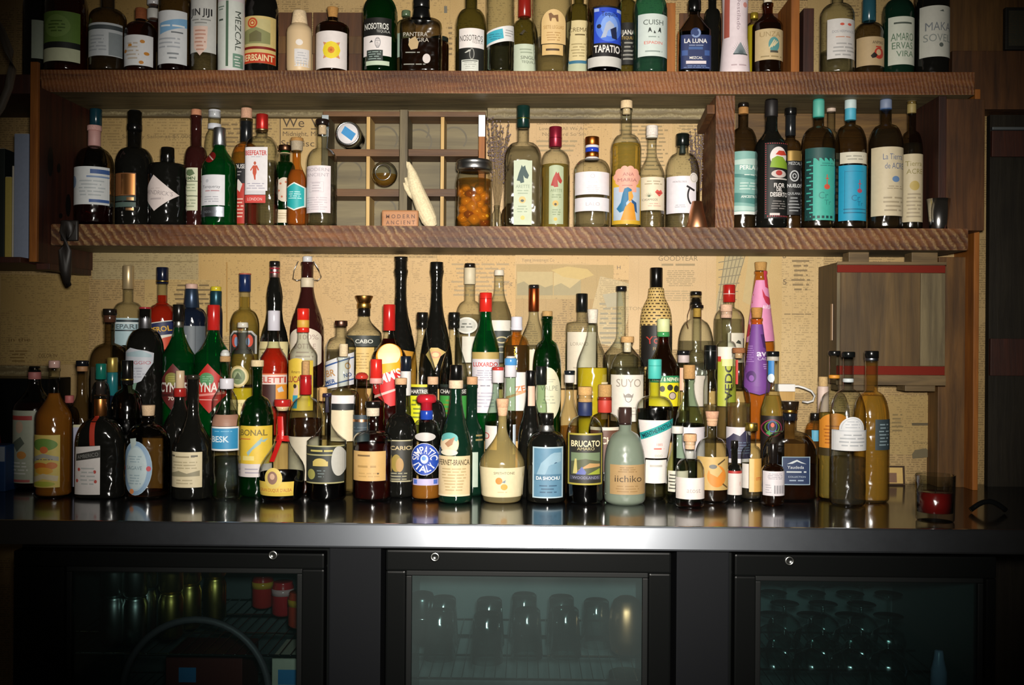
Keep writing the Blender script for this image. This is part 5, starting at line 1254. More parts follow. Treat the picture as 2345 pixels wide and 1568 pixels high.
for xx, L, lqk, lc, band, word in ((967, 'clear long-necked bottle of yellow-green liqueur with black cap', 'lime', '#d3d420', '#cfc427', 'CHARTREUSE'), (1040, 'clear long-necked bottle of green liqueur with black cap', 'green', '#3f9440', '#27302a', 'CHARTREUSE')):
    Cb(xx, 715, 66, L, g='clear', nk=(22, 752), sh=868, st='ogee', cap=[('cap', 715, 736, 26, 'g#12120f'), ('foil', 735, 751, 25, 'g#12120f')], lq=(lqk, 900),
       lb=[('r', xx - 31, 880, xx + 31, 886, band), ('r', xx - 31, 886, xx + 31, 906, '#1a1b17'), ('b', xx, 896, 9, word, '#d3d0c8', 60), ('r', xx - 31, 906, xx + 31, 972, lc), ('l', xx - 24, 912, xx + 24, 960, 5, '#77802c')])
Cb(1112, 670, 64, 'green bottle with red cap and white label with red name', g='green', nk=(26, 716), sh=808, st='ogee', cap=[('cap', 670, 714, 29, 'g#c8281e'), ('collar', 683, 685, 29.6, 'g#a31c16')], lb=[('r', 1082, 806, 1144, 822, '#b39a5c'), ('r', 1082, 822, 1144, 945, '#d6d0d6'), ('b', 1113, 834, 10, 'LUXARDO', '#c0463f', 56), ('l', 1090, 846, 1136, 872, 5, '#a3a0b0'), ('l', 1096, 880, 1130, 886, 1, '#7d7a88'), ('l', 1088, 896, 1138, 934, 5, '#aeabba')])
Cb(1183, 725, 60, 'brown bottle with white cap and gold lettering, orange and white label', g='amber', nk=(22, 766), sh=800, cap=[('cap', 725, 756, 26, 'g#d2d0da'), ('collar', 748, 756, 28, 'g#d2d0da')], lq=('brown', 790),
   lb=[[('r', 1156, 852, 1212, 940, '#dcd6ce'), ('b', 1192, 890, 14, 'ZE', '#cf7a48', 24, -8), ('p', [(1160, 908), (1206, 892), (1206, 898), (1160, 914)], '#d9a078')], [('t', 1181, 820, 7, 'MONTEPRE', 'm#c9a040', 52, 90)]])
Cb(1253, 715, 66, 'dark green wine-shaped bottle with round pale label', g='dkgreen', nk=(23, 778), sh=848, cap=[('cork', 712, 724, 24, 'c#b58f58')],
   lb=[('e', 1256, 903, 29, 62, '#d3cfb0'), ('t', 1258, 888, 12, 'VALPE', '#8f9080', 40), ('l', 1240, 866, 1272, 876, 2, '#aeae98'), ('l', 1240, 904, 1274, 926, 3, '#aeae98')])
Cb(1357, 708, 72, 'clear conical bottle with pale stopper and glowing yellow base', g='clear', nk=(23, 745), sh=842, st='ogee', cap=[('cork', 708, 740, 25, 21, 'c#d6cdbd')], lq=('yellow', 842), lb=[('r', 1376, 875, 1392, 960, '#d9c9a6')])
Cb(1437, 770, 80, 'clear bottle with tan wood cap and square white label with crab emblem', g='clear', nk=(22, 805), sh=858, st='round', cap=[('cork', 770, 784, 30, 'c#c79c64'), ('cork', 784, 806, 17, 'c#e0d2b8')], lq=('water', 840),
   lb=[('r', 1398, 858, 1472, 965, '#d9d2c6'), ('t', 1437, 876, 19, 'SUYO', '#9a8f84', 56), ('o', 1436, 911, 8, 10, 1.5, '#6f6862'), ('p', [(1424, 900), (1430, 906), (1436, 902), (1442, 906), (1448, 900), (1446, 910), (1426, 910)], '#8a837c'), ('l', 1414, 930, 1458, 952, 3, '#b5ada2')])
Cb(1519, 730, 80, 'dark rum bottle with pale green cap and yellow label', g='brown', nk=(25, 775), sh=858, st='ogee', cap=[('cap', 730, 760, 29, '#c9cf9a'), ('collar', 760, 771, 29, 'g#3f8f52')], lq=('dark', 790),
   lb=[('r', 1484, 860, 1556, 876, '#1f7a4c'), ('b', 1522, 868, 9, 'WRAY & NEPHEW', '#dfe0c4', 66), ('r', 1484, 876, 1556, 930, '#e0cf1c'), ('e', 1530, 887, 7, 7, '#2a2a1c'), ('e', 1545, 890, 6, 8, '#2a2a1c'), ('e', 1536, 906, 9, 9, '#b9a89a'), ('o', 1536, 906, 9, 9, 2, '#5a4a3a'), ('e', 1512, 890, 6, 7, '#2a2a1c')])
Cb(1596, 698, 56, 'clear thin-necked bottle with gold-tan cork and black ring', g='clear', nk=(20, 800), sh=850, cap=[('cap', 698, 706, 29, 'g#14110f'), ('cork', 705, 726, 19, 'c#b58f3c')], lq=('water', 830), y=2.638, lb=[('r', 1574, 860, 1618, 930, '#b9b0a4')])
Cb(1663, 697, 46, 'slim bottle with vertical green lettered label and pink-tan cork', g='clear', nk=(23, 780), sh=800, cap=[('cork', 697, 713, 27, 'c#d0a88c'), ('collar', 713, 728, 25, 'c#c9a48c')], lq=('straw', 800),
   lb=[('r', 1642, 794, 1684, 822, '#d8d4c6'), ('r', 1642, 822, 1684, 930, '#a9b03c'), ('r', 1642, 816, 1648, 828, '#b8352a'), ('b', 1664, 872, 17, 'VEDO', '#23261a', 90, -90), ('r', 1650, 822, 1684, 838, '#cfd08c')])
Cb(1733, 704, 64, 'conical bottle sleeved in purple with white letters, cork stopper', g='amber', nk=(24, 742), sh=880, st='cone', cap=[('cork', 704, 728, 26, 22, 'c#b5813f')], prof=[(990, 40), (950, 44), (915, 52), (895, 60), (880, 63), (742, 26), (730, 23)],
   lb=[('p', [(1720, 742), (1746, 742), (1764, 880), (1760, 897), (1734, 904), (1706, 897), (1701, 880)], '#744390'), ('b', 1740, 808, 15, 'av', '#e0d2e6', 24), ('t', 1742, 821, 7, 'CAC', '#d3c0dc', 24), ('p', [(1738, 765), (1748, 765), (1756, 800), (1744, 795)], '#4f2c68'), ('e', 1716, 862, 10, 13, '#4f2c68'), ('e', 1716, 866, 5, 7, '#8a58a8'), ('l', 1708, 790, 1722, 830, 8, '#9f78b8'), ('l', 1742, 832, 1756, 846, 3, '#b896c8')])

# ---- A: front row
Ab(125, 825, 82, 'orange-red liqueur with colourful yellow fruit label, leftmost front bottle', g='clear', nk=(24, 890), sh=955, st='ogee', cap=[('cork', 825, 842, 25, 'g#c9a49a')], lq=('orange', 900),
   lb=[('r', 86, 996, 154, 1116, '#d3bd62'), ('e', 120, 1018, 30, 14, '#6f9440'), ('e', 121, 1030, 10, 8, '#d0713a'), ('p', [(88, 1048), (120, 1038), (152, 1046), (152, 1056), (120, 1048), (88, 1060)], '#a9a89c'), ('e', 112, 1068, 20, 9, '#d0702c'), ('e', 138, 1066, 12, 8, '#cf7a3c'), ('e', 120, 1078, 22, 8, '#dba235'), ('p', [(90, 1094), (120, 1084), (152, 1090), (150, 1102), (120, 1096), (92, 1106)], '#cdbf9c'), ('l', 94, 1050, 148, 1054, 1, '#55586a'), ('e', 120, 1108, 26, 6, '#a9b03c')])
Ab(231, 870, 112, 'wide flat-shouldered dark bottle with white label and copper neck strip', g='black', nk=(26, 955), sh=1022, st='round', dr=.62, sq=2.4, cap=[('cork', 872, 905, 20, 'g#2c2622'), ('foil', 904, 952, 28, 'm#c08048')],
   lb=[[('p', [(184, 1024), (246, 1020), (246, 1132), (181, 1133)], '#d3cecb'), ('p', [(187, 1040), (246, 1029), (246, 1047), (186, 1056)], '#33322f'), ('t', 216, 1043, 9, 'AMBERICO', '#8a8986', 52, -9)] + [('e', a, b, 3.5, 4, '#b54c44') for a, b in ((195, 1075), (234, 1080), (190, 1101), (236, 1102))] + [('l', 198, 1068, 236, 1112, 5, '#aeb0ae')], [('r', 222, 952, 234, 1020, '#a8301c')]])
Ab(341, 927, 98, 'apothecary-style clear bottle with cork and ornate pale blue label', g='smoke', nk=(29, 968), sh=1018, cap=[('cork', 927, 951, 30, 27, 'c#d6b894')], lq=('brown', 1124),
   lb=[('e', 330, 1072, 37, 62, '#a4bac6'), ('o', 330, 1072, 36, 61, 9, '#7f9cb8'), ('e', 330, 1072, 26, 48, '#b5c6ca'), ('p', [(314, 1005), (330, 1003), (332, 1016), (320, 1030)], '#aebcb8'), ('t', 326, 1071, 9, 'SAGAVE', '#6f868f', 40), ('l', 310, 1085, 345, 1110, 4, '#92a6ae'), ('e', 295, 1073, 5, 6, '#b83644'), ('e', 360, 1073, 5, 6, '#b83644'), ('e', 321, 1125, 6, 6, '#cf8450'), ('l', 310, 1042, 346, 1060, 3, '#92a6ae')])
Ab(443, 858, 90, 'dark wine-shaped bottle with cream etching label', g='black', nk=(26, 935), sh=1030, st='ogee', cap=[('cap', 858, 868, 30, 'g#2c2820')],
   lb=[('r', 399, 1035, 476, 1116, '#cfc2a0'), ('l', 415, 1042, 462, 1050, 1, '#8f8468'), ('l', 405, 1055, 470, 1075, 3, '#a89c7c'), ('p', [(402, 1084), (425, 1078), (445, 1084), (472, 1077), (472, 1090), (402, 1092)], '#8d866c'), ('l', 410, 1096, 466, 1110, 2, '#a89c7c'), ('r', 404, 1042, 414, 1046, '#5d584a'), ('r', 454, 1042, 468, 1046, '#5d584a')])
Ab(520, 866, 66, 'clear bottle with white screw cap and blue white-rimmed sticker', g='clear', nk=(24, 905), sh=972, st='ogee', cap=[('cap', 866, 890, 32, 'g#cfccd3')], lq=('grey', 1045), body=[(1138, 64), (1060, 66)],
   lb=[('r', 488, 977, 552, 1032, '#dcdad8'), ('r', 492, 981, 551, 1028, '#2c86b4'), ('b', 514, 1005, 14, 'BESK', '#cbdce6', 42), ('r', 492, 950, 549, 976, '#9c7460'), ('l', 496, 985, 546, 990, 1, '#6fb0d0')])
Ab(590, 824, 76, 'green bottle with pale cork and large yellow label', g='dkgreen', nk=(22, 905), sh=968, st='round', cap=[('cork', 824, 839, 29, 'c#d3bd94')], y=2.455,
   lb=[('r', 553, 975, 628, 1062, '#d6b53a'), ('b', 590, 990, 14, 'BONAL', '#7a6a30', 62), ('l', 556, 1002, 590, 1008, 1, '#c0703a'), ('p', [(576, 1036), (600, 1012), (612, 1000), (608, 1016), (590, 1030), (580, 1044)], '#93b0ae'), ('p', [(600, 1010), (622, 1004), (616, 1012)], '#93b0ae'), ('r', 566, 1044, 594, 1054, '#dccb7c'), ('r', 553, 1062, 628, 1092, '#cdc4c2'), ('l', 562, 1070, 620, 1086, 2, '#9a94a0')])
Ab(648, 914, 104, 'squat globe brandy bottle with red ribbon and red-topped cork', g='clear', nk=(26, 985), sh=1078, st='ogee', cap=[('cork', 914, 930, 38, 'g#a8241f'), ('cork', 930, 940, 30, 24, 'c#d0b48a')], lq=('dark', 1080), body=[(1145, 92), (1120, 100)],
   lb=[[('p', [(601, 1103), (685, 1103), (683, 1136), (603, 1136)], '#d3b54c'), ('e', 640, 1095, 21, 24, '#d0b862'), ('e', 638, 1094, 12, 15, '#8a6a5c'), ('e', 638, 1091, 6, 7, '#c9a68c'), ('t', 643, 1122, 8, "GRAN DUQUE D'ALBA", '#a3522c', 76)],
       [('p', [(638, 956), (652, 956), (655, 1000), (640, 1000)], 'g#b81f1c'), ('e', 646, 1003, 9, 9, 'g#b81f1c'), ('p', [(622, 1003), (644, 1000), (644, 1012), (624, 1016)], 'g#a01a18'), ('p', [(648, 1000), (674, 1002), (674, 1016), (648, 1012)], 'g#b81f1c'), ('p', [(640, 1010), (652, 1010), (640, 1058), (628, 1058)], 'g#b81f1c')]])
Ab(750, 900, 90, 'clear-topped bottle with black and gold moon label', g='clear', nk=(20, 965), sh=1008, st='hip', cap=[('cap', 900, 908, 21, 'g#2a2438'), ('collar', 908, 944, 8, '#2a2438')], lq=('dark', 1100),
   lb=[('r', 706, 1020, 794, 1106, '#262a26'), ('r', 706, 1020, 794, 1023, '#a09a6c'), ('r', 706, 1040, 794, 1043, '#a09a6c'), ('l', 716, 1027, 776, 1037, 1, '#b9ac60'), ('e', 743, 1058, 16, 9, '#b9a55c'), ('r', 726, 1056, 762, 1067, '#b9a55c'), ('e', 722, 1086, 10, 12, '#93904c'), ('e', 784, 1056, 15, 34, '#b3b2aa'), ('l', 736, 1074, 756, 1094, 3, '#5f6a6a'), ('r', 706, 1104, 794, 1107, '#a09a6c')])
Ab(855, 918, 88, 'red-brown liqueur with kraft paper label and black and white stopper', g='clear', nk=(26, 984), sh=1008, st='round', cap=[('cork', 918, 933, 35, 'g#14110f'), ('cork', 933, 952, 30, 'c#d3c4ac')], lq=('ruby', 1014),
   lb=[('r', 814, 1033, 890, 1101, '#c49e62'), ('l', 824, 1038, 862, 1048, 1, '#6f5632'), ('l', 820, 1062, 876, 1074, 1, '#a3824c'), ('l', 826, 1080, 880, 1094, 2, '#b08e56'), ('e', 874, 1084, 2, 2, '#4a3a24')])
Ab(919, 865, 74, 'black bottle with tan cork and dark lettered label beside kraft label', g='black', nk=(24, 945), sh=1000, st='round', cap=[('cork', 865, 880, 28, 'c#d0a47c')], y=2.47,
   lb=[('r', 893, 1007, 946, 1103, '#27261f'), ('r', 893, 1007, 946, 1010, '#a39c7c'), ('b', 924, 1025, 9, 'CARIO', '#b9a67c', 48), ('e', 914, 1060, 12, 20, '#8f7a34'), ('e', 922, 1064, 9, 16, '#a8834c'), ('l', 898, 1080, 942, 1100, 3, '#8f8a70'), ('r', 893, 1100, 946, 1103, '#a39c7c')])
Ab(978, 902, 68, 'clear bottle with round red knob stopper and blue disc label', g='clear', nk=(24, 958), sh=1002, st='round', cap=[('mush', 902, 940, 46, 26, 'g#b3202c'), ('collar', 939, 960, 29, 'g#1f40a0')], lq=('orange', 1106), y=2.418,
   lb=[[('e', 977, 1051, 33, 37, '#dcd9df'), ('e', 977, 1051, 32, 36, '#1f45a4'), ('a', 977, 1051, 17, 'SIMPATIC', '#e2e0ea', 74, 22), ('a', 977, 1051, 17, 'ITALY', '#e2e0ea', 48, -22), ('e', 977, 1051, 9, 10, '#c4d0e0'), ('e', 976, 1049, 5, 5, '#5d8ac8')], [('r', 950, 1096, 1008, 1111, '#b3aad0'), ('r', 952, 1098, 960, 1108, '#4a68b8'), ('r', 998, 1098, 1006, 1108, '#4a68b8')], [('e', 978, 1000, 24, 10, '#b9b4b0')]])
Ab(1045, 835, 78, 'dark green bottle with sloping neck, globe medal and cream label', g='bottlegreen', nk=(26, 890), sh=1040, st='ogee', cap=[('cap', 835, 871, 28, 30, 'g#0c0c0b'), ('cork', 870, 889, 33, 'c#d9bfa0')], y=2.41,
   lb=[[('r', 1007, 1044, 1080, 1136, '#d3bd94'), ('b', 1044, 1058, 13, 'FERNET-BRANCA', '#5d5138', 70), ('l', 1014, 1070, 1074, 1125, 8, '#b09a70'), ('r', 1007, 1132, 1080, 1136, '#dccbaa')], [('e', 1033, 1016, 22, 24, '#c9b48e'), ('e', 1033, 1004, 20, 13, '#5ba3a0'), ('e', 1033, 1020, 20, 15, '#d3c0a0'), ('p', [(1022, 1016), (1034, 1006), (1046, 1000), (1040, 1018), (1030, 1024)], '#a37a5c'), ('e', 1033, 1036, 20, 7, '#d3ccb4')]])
Ab(1152, 912, 104, 'pear-shaped golden glass bottle with cork and cream fruit label', g='amberlt', nk=(20, 972), sh=1062, st='ogee', cap=[('cork', 912, 932, 30, 26, 'c#d3a884'), ('cork', 931, 952, 25, 20, 'c#d9ae8a')], lq=('brown', 1136), body=[(1145, 88), (1130, 94)], y=2.405,
   lb=[('r', 1099, 1071, 1205, 1139, '#d9cca6'), ('t', 1158, 1083, 6, 'SMITHTONE', '#5a5140', 48), ('e', 1146, 1101, 8, 8, '#c8843c'), ('e', 1158, 1115, 8, 7, '#d09a44'), ('p', [(1152, 1104), (1162, 1098), (1160, 1106)], '#77828c'), ('l', 1140, 1124, 1168, 1130, 1, '#c0b08a')])
Ab(1253, 945, 90, 'black square-shouldered bottle with slate blue picture label', g='black', nk=(30, 985), sh=1024, st='round', cap=[('cap', 945, 973, 33, 'g#0f0e0d'), ('collar', 971, 988, 32, 'm#a9a9a9')],
   lb=[('r', 1221, 1023, 1291, 1140, '#a9bfca'), ('r', 1224, 1026, 1288, 1137, '#57809a'), ('p', [(1230, 1086), (1240, 1060), (1262, 1040), (1270, 1036), (1286, 1036), (1286, 1058), (1262, 1064), (1248, 1088)], '#84a3b5'), ('e', 1275, 1066, 6, 8, '#2c4a66'), ('p', [(1250, 1085), (1258, 1066), (1286, 1056), (1286, 1085)], '#6b90a6'), ('r', 1224, 1086, 1288, 1100, '#48708a'), ('b', 1256, 1094, 8, 'DA SHOCHU', '#d6dee0', 54), ('l', 1234, 1108, 1280, 1130, 3, '#35566f')])
Ab(1341, 885, 84, 'clear corked bottle with navy neck band and black landscape picture label', g='clear', nk=(31, 952), sh=1000, st='round', cap=[('cork', 885, 904, 33, 'c#c49a60'), ('collar', 903, 920, 30, 'c#b08a54'), ('collar', 920, 951, 33, '#1c2850')], lq=('dark', 1105), y=2.405,
   lb=[('r', 1301, 992, 1380, 1110, '#a3963c'), ('r', 1304, 996, 1377, 1106, '#23211a'), ('b', 1341, 1015, 14, 'BRUCATO', '#d9cda4', 66), ('t', 1341, 1027, 7, 'AMARO', '#b9ac7c', 40), ('r', 1308, 1036, 1374, 1086, '#4d5138'), ('p', [(1308, 1036), (1374, 1036), (1374, 1056), (1340, 1050), (1308, 1056)], '#6a7a5c'), ('p', [(1312, 1084), (1316, 1050), (1320, 1050), (1322, 1084)], '#b9ad6c'), ('p', [(1320, 1078), (1350, 1060), (1374, 1062), (1374, 1068), (1340, 1072)], '#b08a58'), ('p', [(1318, 1086), (1332, 1068), (1342, 1080), (1340, 1086)], '#5c64a0'), ('p', [(1344, 1086), (1374, 1072), (1374, 1086)], '#8f9a34'), ('r', 1306, 1088, 1376, 1098, '#3a3a46'), ('t', 1341, 1093, 6, 'WOODLANDS', '#8a8aa0', 60)])
Ab(1433, 932, 93, 'frosted green-grey bottle with brown screw cap and kraft label', g='frost', nk=(27, 985), sh=1066, st='round', cap=[('cap', 932, 970, 30, 'g#3a2a26'), ('collar', 966, 972, 30.5, 'g#2a1d1a')], lq=None, y=2.40, heel=.012,
   lb=[('r', 1396, 1064, 1478, 1132, '#a5875c'), ('t', 1437, 1095, 16, 'iichiko', '#3d2f1e', 62), ('l', 1408, 1068, 1462, 1082, 3, '#846840'), ('l', 1404, 1110, 1466, 1128, 3, '#8f7248')])
Ab(1500, 822, 84, 'tapering clear bottle with teal cap and diagonal teal name band', g='clear', nk=(25, 905), sh=936, st='round', cap=[('cap', 822, 867, 31, '#45b3a8'), ('collar', 836, 838, 31.6, '#2f9a90')], lq=('grey', 936), y=2.468, body=[(1140, 54), (1062, 58), (1010, 72), (965, 84)],
   lb=[('p', [(1461, 962), (1541, 962), (1537, 1000), (1527, 1050), (1475, 1050), (1466, 1008)], '#d9d2ce'), ('p', [(1464, 992), (1541, 958), (1541, 978), (1467, 1008)], '#1c9492'), ('b', 1503, 984, 10, 'MENTHE-PASTILLE', '#06323e', 74, -24), ('t', 1508, 1018, 6, '1885', '#d08078', 14), ('l', 1494, 1024, 1520, 1032, 1, '#d0685c'), ('r', 1478, 1054, 1526, 1108, '#e8e2da'), ('l', 1486, 1062, 1516, 1074, 1, '#b9b4ac'), ('t', 1506, 1044, 6, '000', '#aeb09c', 18)])
Ab(1553, 975, 52, 'small pale green bottle with white cap and handwritten label', g='pale', nk=(24, 1005), sh=1075, st='ogee', cap=[('cap', 975, 992, 27, '#cfccc6')], y=2.412, lq=('water', 1090),
   lb=[('r', 1530, 1078, 1576, 1126, '#d0ccbc'), ('l', 1530, 1084, 1550, 1122, 5, '#4d4c44')])
Ab(1582, 993, 66, 'short clear corked bottle with wide white label, nearly empty', g='clear', nk=(22, 1048), sh=1082, st='round', cap=[('cork', 993, 1010, 30, 'c#d3a67c'), ('cork', 1010, 1028, 23, 'c#d9b494')], lq=('ruby', 1154), y=2.355,
   lb=[('r', 1549, 1094, 1614, 1143, '#dcd2cc'), ('t', 1586, 1122, 12, 'atost', '#a89c98', 32)])
Ab(1632, 941, 76, 'dark corked bottle with tan label and big orange circle', g='clear', nk=(22, 1000), sh=1048, st='round', cap=[('cork', 941, 957, 31, 27, 'c#d0a080'), ('cork', 957, 975, 26, 22, 'c#d3a884')], lq=('brown', 1050), y=2.425,
   lb=[('r', 1596, 1046, 1666, 1122, '#bf9f60'), ('e', 1637, 1090, 22, 25, '#d08230'), ('p', [(1618, 1072), (1640, 1066), (1650, 1078), (1638, 1092), (1622, 1084)], '#c4a66a'), ('e', 1628, 1068, 9, 5, '#6a6a66'), ('p', [(1638, 1062), (1656, 1050), (1657, 1053), (1640, 1065)], '#4d3c22'), ('p', [(1652, 1106), (1664, 1116), (1662, 1118), (1650, 1109)], '#5a4526')])
Ab(1684, 1008, 34, 'tiny dark bottle with white label and red rim', g='black', nk=(14, 1062), sh=1082, cap=[('cap', 1008, 1026, 16, 'g#14110f')], y=2.43,
   lb=[('r', 1668, 1078, 1700, 1084, '#a8302a'), ('r', 1668, 1084, 1700, 1133, '#d6cbc4'), ('t', 1694, 1108, 4, 'MINT', '#c08a80', 10, 90)])
Ab(1722, 968, 46, 'small gold-capped bottle with tan yellow label', g='clear', nk=(22, 1020), sh=1048, st='round', cap=[('cap', 968, 986, 29, 'm#b59a48')], y=2.44, lq=('straw', 1060),
   lb=[('r', 1713, 1050, 1745, 1126, '#cf9f52'), ('r', 1700, 1062, 1712, 1118, '#d3ccc4'), ('r', 1713, 1050, 1724, 1126, '#dcb678'), ('b', 1736, 1096, 7, 'OTTO', '#b8522c', 15)])
Ab(1772, 1014, 52, 'small dark dropper bottle with barcode label', g='brown', nk=(20, 1062), sh=1080, st='round', cap=[('cap', 1014, 1060, 22, 'g#161210')], y=2.392, lq=('dark', 1075),
   lb=[('r', 1747, 1079, 1796, 1135, '#d3ccd0'), ('l', 1752, 1083, 1792, 1098, 4, '#9a96a0')] + [('r', 1769 + i * 3.1, 1111, 1770.6 + i * 3.1 - (i % 2) * .6, 1130, '#55565c') for i in range(8)] + [('l', 1750, 1108, 1764, 1130, 4, '#aaa6ac')])
Ab(1810, 918, 124, 'wide flat whiskey bottle with dark cap and navy mountain label', g='smoke', nk=(30, 985), sh=1045, st='round', sq=2.6, dr=.42, cap=[('cork', 918, 938, 41, 36, 'g#21180f'), ('cork', 937, 945, 34, 'm#b58a3c'), ('collar', 945, 962, 33, 'g#14161c')], lq=('brown', 1062), y=2.452,
   lb=[('r', 1786, 1045, 1851, 1110, '#8fa3b0'), ('r', 1788, 1047, 1849, 1108, '#1d2f52'), ('p', [(1797, 1062), (1812, 1055), (1820, 1052), (1830, 1057), (1842, 1062), (1830, 1060), (1820, 1056), (1810, 1061)], '#b9c0c4'), ('t', 1817, 1069, 7, 'Yaudeda', '#c9cdd0', 38), ('l', 1796, 1076, 1842, 1084, 1, '#b9c0c4'), ('t', 1820, 1091, 4, 'COLLECTION', '#a9b6c4', 40), ('l', 1796, 1096, 1842, 1103, 1, '#8fa0b4')])
Ab(1943, 805, 80, 'tall clear bottle of pale gold with arched white label and black cap', g='clear', nk=(23, 890), sh=958, st='round', cap=[('cap', 805, 818, 30, 'g#101212'), ('collar', 866, 875, 24, '#c4ccce')], lq=('straw', 1046), y=2.395,
   lb=[('r', 1903, 986, 1982, 1032, '#d0d0d0'), ('e', 1942, 982, 28, 28, '#cfd0d2'), ('o', 1942, 982, 25, 25, 2, '#b5b8bc', 28, 180, 360), ('l', 1912, 992, 1974, 1024, 4, '#a3a6aa'), ('l', 1924, 962, 1960, 982, 3, '#b0b3b8'), ('r', 1903, 985, 1982, 988, '#b9bcc0')])
Ab(1996, 803, 80, 'tall amber-gold bottle with dark label, rightmost of the bottles', g='amberdk', nk=(28, 895), sh=965, st='round', cap=[('cap', 803, 820, 32, 'g#0f0f0f'), ('collar', 818, 826, 30, 'm#7d8088')], lq=('gold', 905), y=2.46,
   lb=[('r', 1992, 960, 2033, 1030, '#2f3b40'), ('l', 1998, 968, 2030, 1022, 7, '#75868c')])

# ---- B: second row on the counter
Bb(80, 838, 90, 'grey-labelled bottle with black and pink cap at the far left end', g='smoke', nk=(26, 872), sh=935, cap=[('cap', 838, 852, 24, 'g#100f0e'), ('collar', 851, 868, 28, '#b5706c')], y=2.56, st='ogee', lq=('ruby', 920),
   lb=[('r', 34, 940, 120, 1106, '#aab09c'), ('r', 42, 952, 96, 962, '#a8403c'), ('e', 66, 978, 10, 14, '#c4a890'), ('p', [(46, 1015), (70, 1000), (80, 1015), (60, 1035)], '#5d6659'), ('e', 72, 1042, 12, 9, '#c88a44'), ('r', 44, 1098, 92, 1104, '#b5605c'), ('l', 44, 1056, 90, 1088, 4, '#d6d8ce')])
Bb(160, 905, 44, 'small bottle with pink cap between orange liqueur and lilac label', g='smoke', nk=(16, 930), sh=960, cap=[('cap', 905, 922, 20, '#c06a68')], y=2.545)
Bb(189, 825, 72, 'tall clear bottle with tan collar and lilac-white label, left end', g='smoke', nk=(23, 895), sh=958, st='ogee', cap=[('cap', 825, 838, 28, 'g#14161c'), ('collar', 838, 850, 24, '#a87c54')], lq=('grey', 975), y=2.53,
   lb=[('r', 166, 976, 222, 1114, '#b3b5cc'), ('r', 166, 972, 222, 978, '#cfcba8')])
Bb(232, 832, 40, 'dark bottle with teal cap behind the copper-necked bottle', g='black', nk=(18, 872), sh=905, cap=[('cap', 832, 868, 24, 'g#14685a')], y=2.522)
Bb(258, 818, 28, 'thin dark bottle with gold cap and blue-green neck', g='navy', nk=(20, 905), sh=935, cap=[('foil', 818, 852, 24, 'f#a08a44'), ('foil', 852, 905, 24, 'g#1f6a70')], y=2.518)
Bb(292, 825, 72, 'dark-necked clear bottle with thin gold ring behind corked apothecary', g='smoke', nk=(24, 890), sh=942, cap=[('cap', 825, 880, 27, 'g#101010'), ('collar', 866, 871, 28, 'm#b09a50')], lq=('dark', 960), y=2.515)
Bb(413, 848, 74, 'dark bottle with red wax ring behind the cream-label wine bottle', g='black', nk=(22, 905), sh=985, st='ogee', cap=[('cork', 848, 892, 20, 'g#c9b090'), ('collar', 888, 908, 28, 'g#9c2420')], y=2.512)
Bb(516, 800, 58, 'clear bottle with white ball stopper and tan wooden ring', g='clear', nk=(22, 870), sh=920, st='ogee', cap=[('knob', 800, 816, 20, 22, 'g#e0dede'), ('cork', 815, 828, 24, 'c#b08a5c')], lq=('water', 940), y=2.512)
Bb(701, 822, 76, 'clear bottle with red foil neck and tan cork', g='clear', nk=(24, 908), sh=962, st='round', cap=[('cork', 826, 860, 18, 'c#b58d5c'), ('foil', 858, 903, 27, 'g#a31c1e')], lq=('brown', 958), lb=[('r', 664, 1000, 736, 1100, '#b9b09c')])
Bb(741, 884, 30, 'small clear bottle with tan cork behind the dark moon label bottle', g='clear', nk=(14, 925), sh=945, cap=[('cork', 886, 918, 19, 'c#c99f64')], y=2.53)
Bb(787, 787, 72, 'clear long-necked bottle with pale cork and black-banded cream label', g='clear', nk=(26, 888), sh=908, st='round', cap=[('cork', 787, 816, 20, 'c#d3bf9c')], lq=('water', 930), y=2.525,
   lb=[('r', 764, 905, 816, 924, '#d6d0d0'), ('r', 764, 924, 816, 938, '#171a1c'), ('r', 764, 939, 816, 1010, '#d3c4a4')])
Bb(829, 852, 66, 'dark grey labelled bottle with red ball cap and bronze line', g='smoke', nk=(24, 900), sh=945, cap=[('knob', 852, 868, 28, 30, 'g#b8382c')], lq=('dark', 960), y=2.487,
   lb=[('r', 798, 950, 860, 1040, '#2f3c44'), ('r', 806, 960, 852, 966, 'm#b98a6a'), ('l', 806, 975, 850, 990, 2, '#46545c')])
Bb(862, 822, 40, 'clear bottle with red screw cap and pink ring, left of orange slice', g='clear', nk=(18, 885), sh=925, st='ogee', cap=[('cap', 822, 866, 27, 29, 'g#c92a22'), ('collar', 865, 878, 30, '#d99a94')], lq=('ruby', 930), y=2.53)
Bb(930, 815, 48, 'black-capped bottle with white neck paper in front of the orange slice', g='olive', nk=(22, 905), sh=945, st='ogee', cap=[('cap', 815, 850, 25, 'g#141a24'), ('collar', 846, 905, 24, '#cfccc8')], lq=('lime', 930), y=2.525)
Bb(992, 862, 62, 'dark bottle with tan cork behind the red knob-topped bottle', g='black', nk=(22, 915), sh=960, cap=[('cork', 862, 880, 25, 'c#d0a884')], y=2.505)
Bb(1082, 862, 58, 'black corked bottle with thin pale edge label, behind the globe label', g='bottlegreen', nk=(24, 945), sh=1000, st='ogee', cap=[('cork', 862, 880, 25, 'c#c99a70')], y=2.505,
   lb=[('r', 1080, 1035, 1098, 1115, '#a9b8a8'), ('l', 1092, 992, 1108, 1012, 2, '#8a7a4c')])
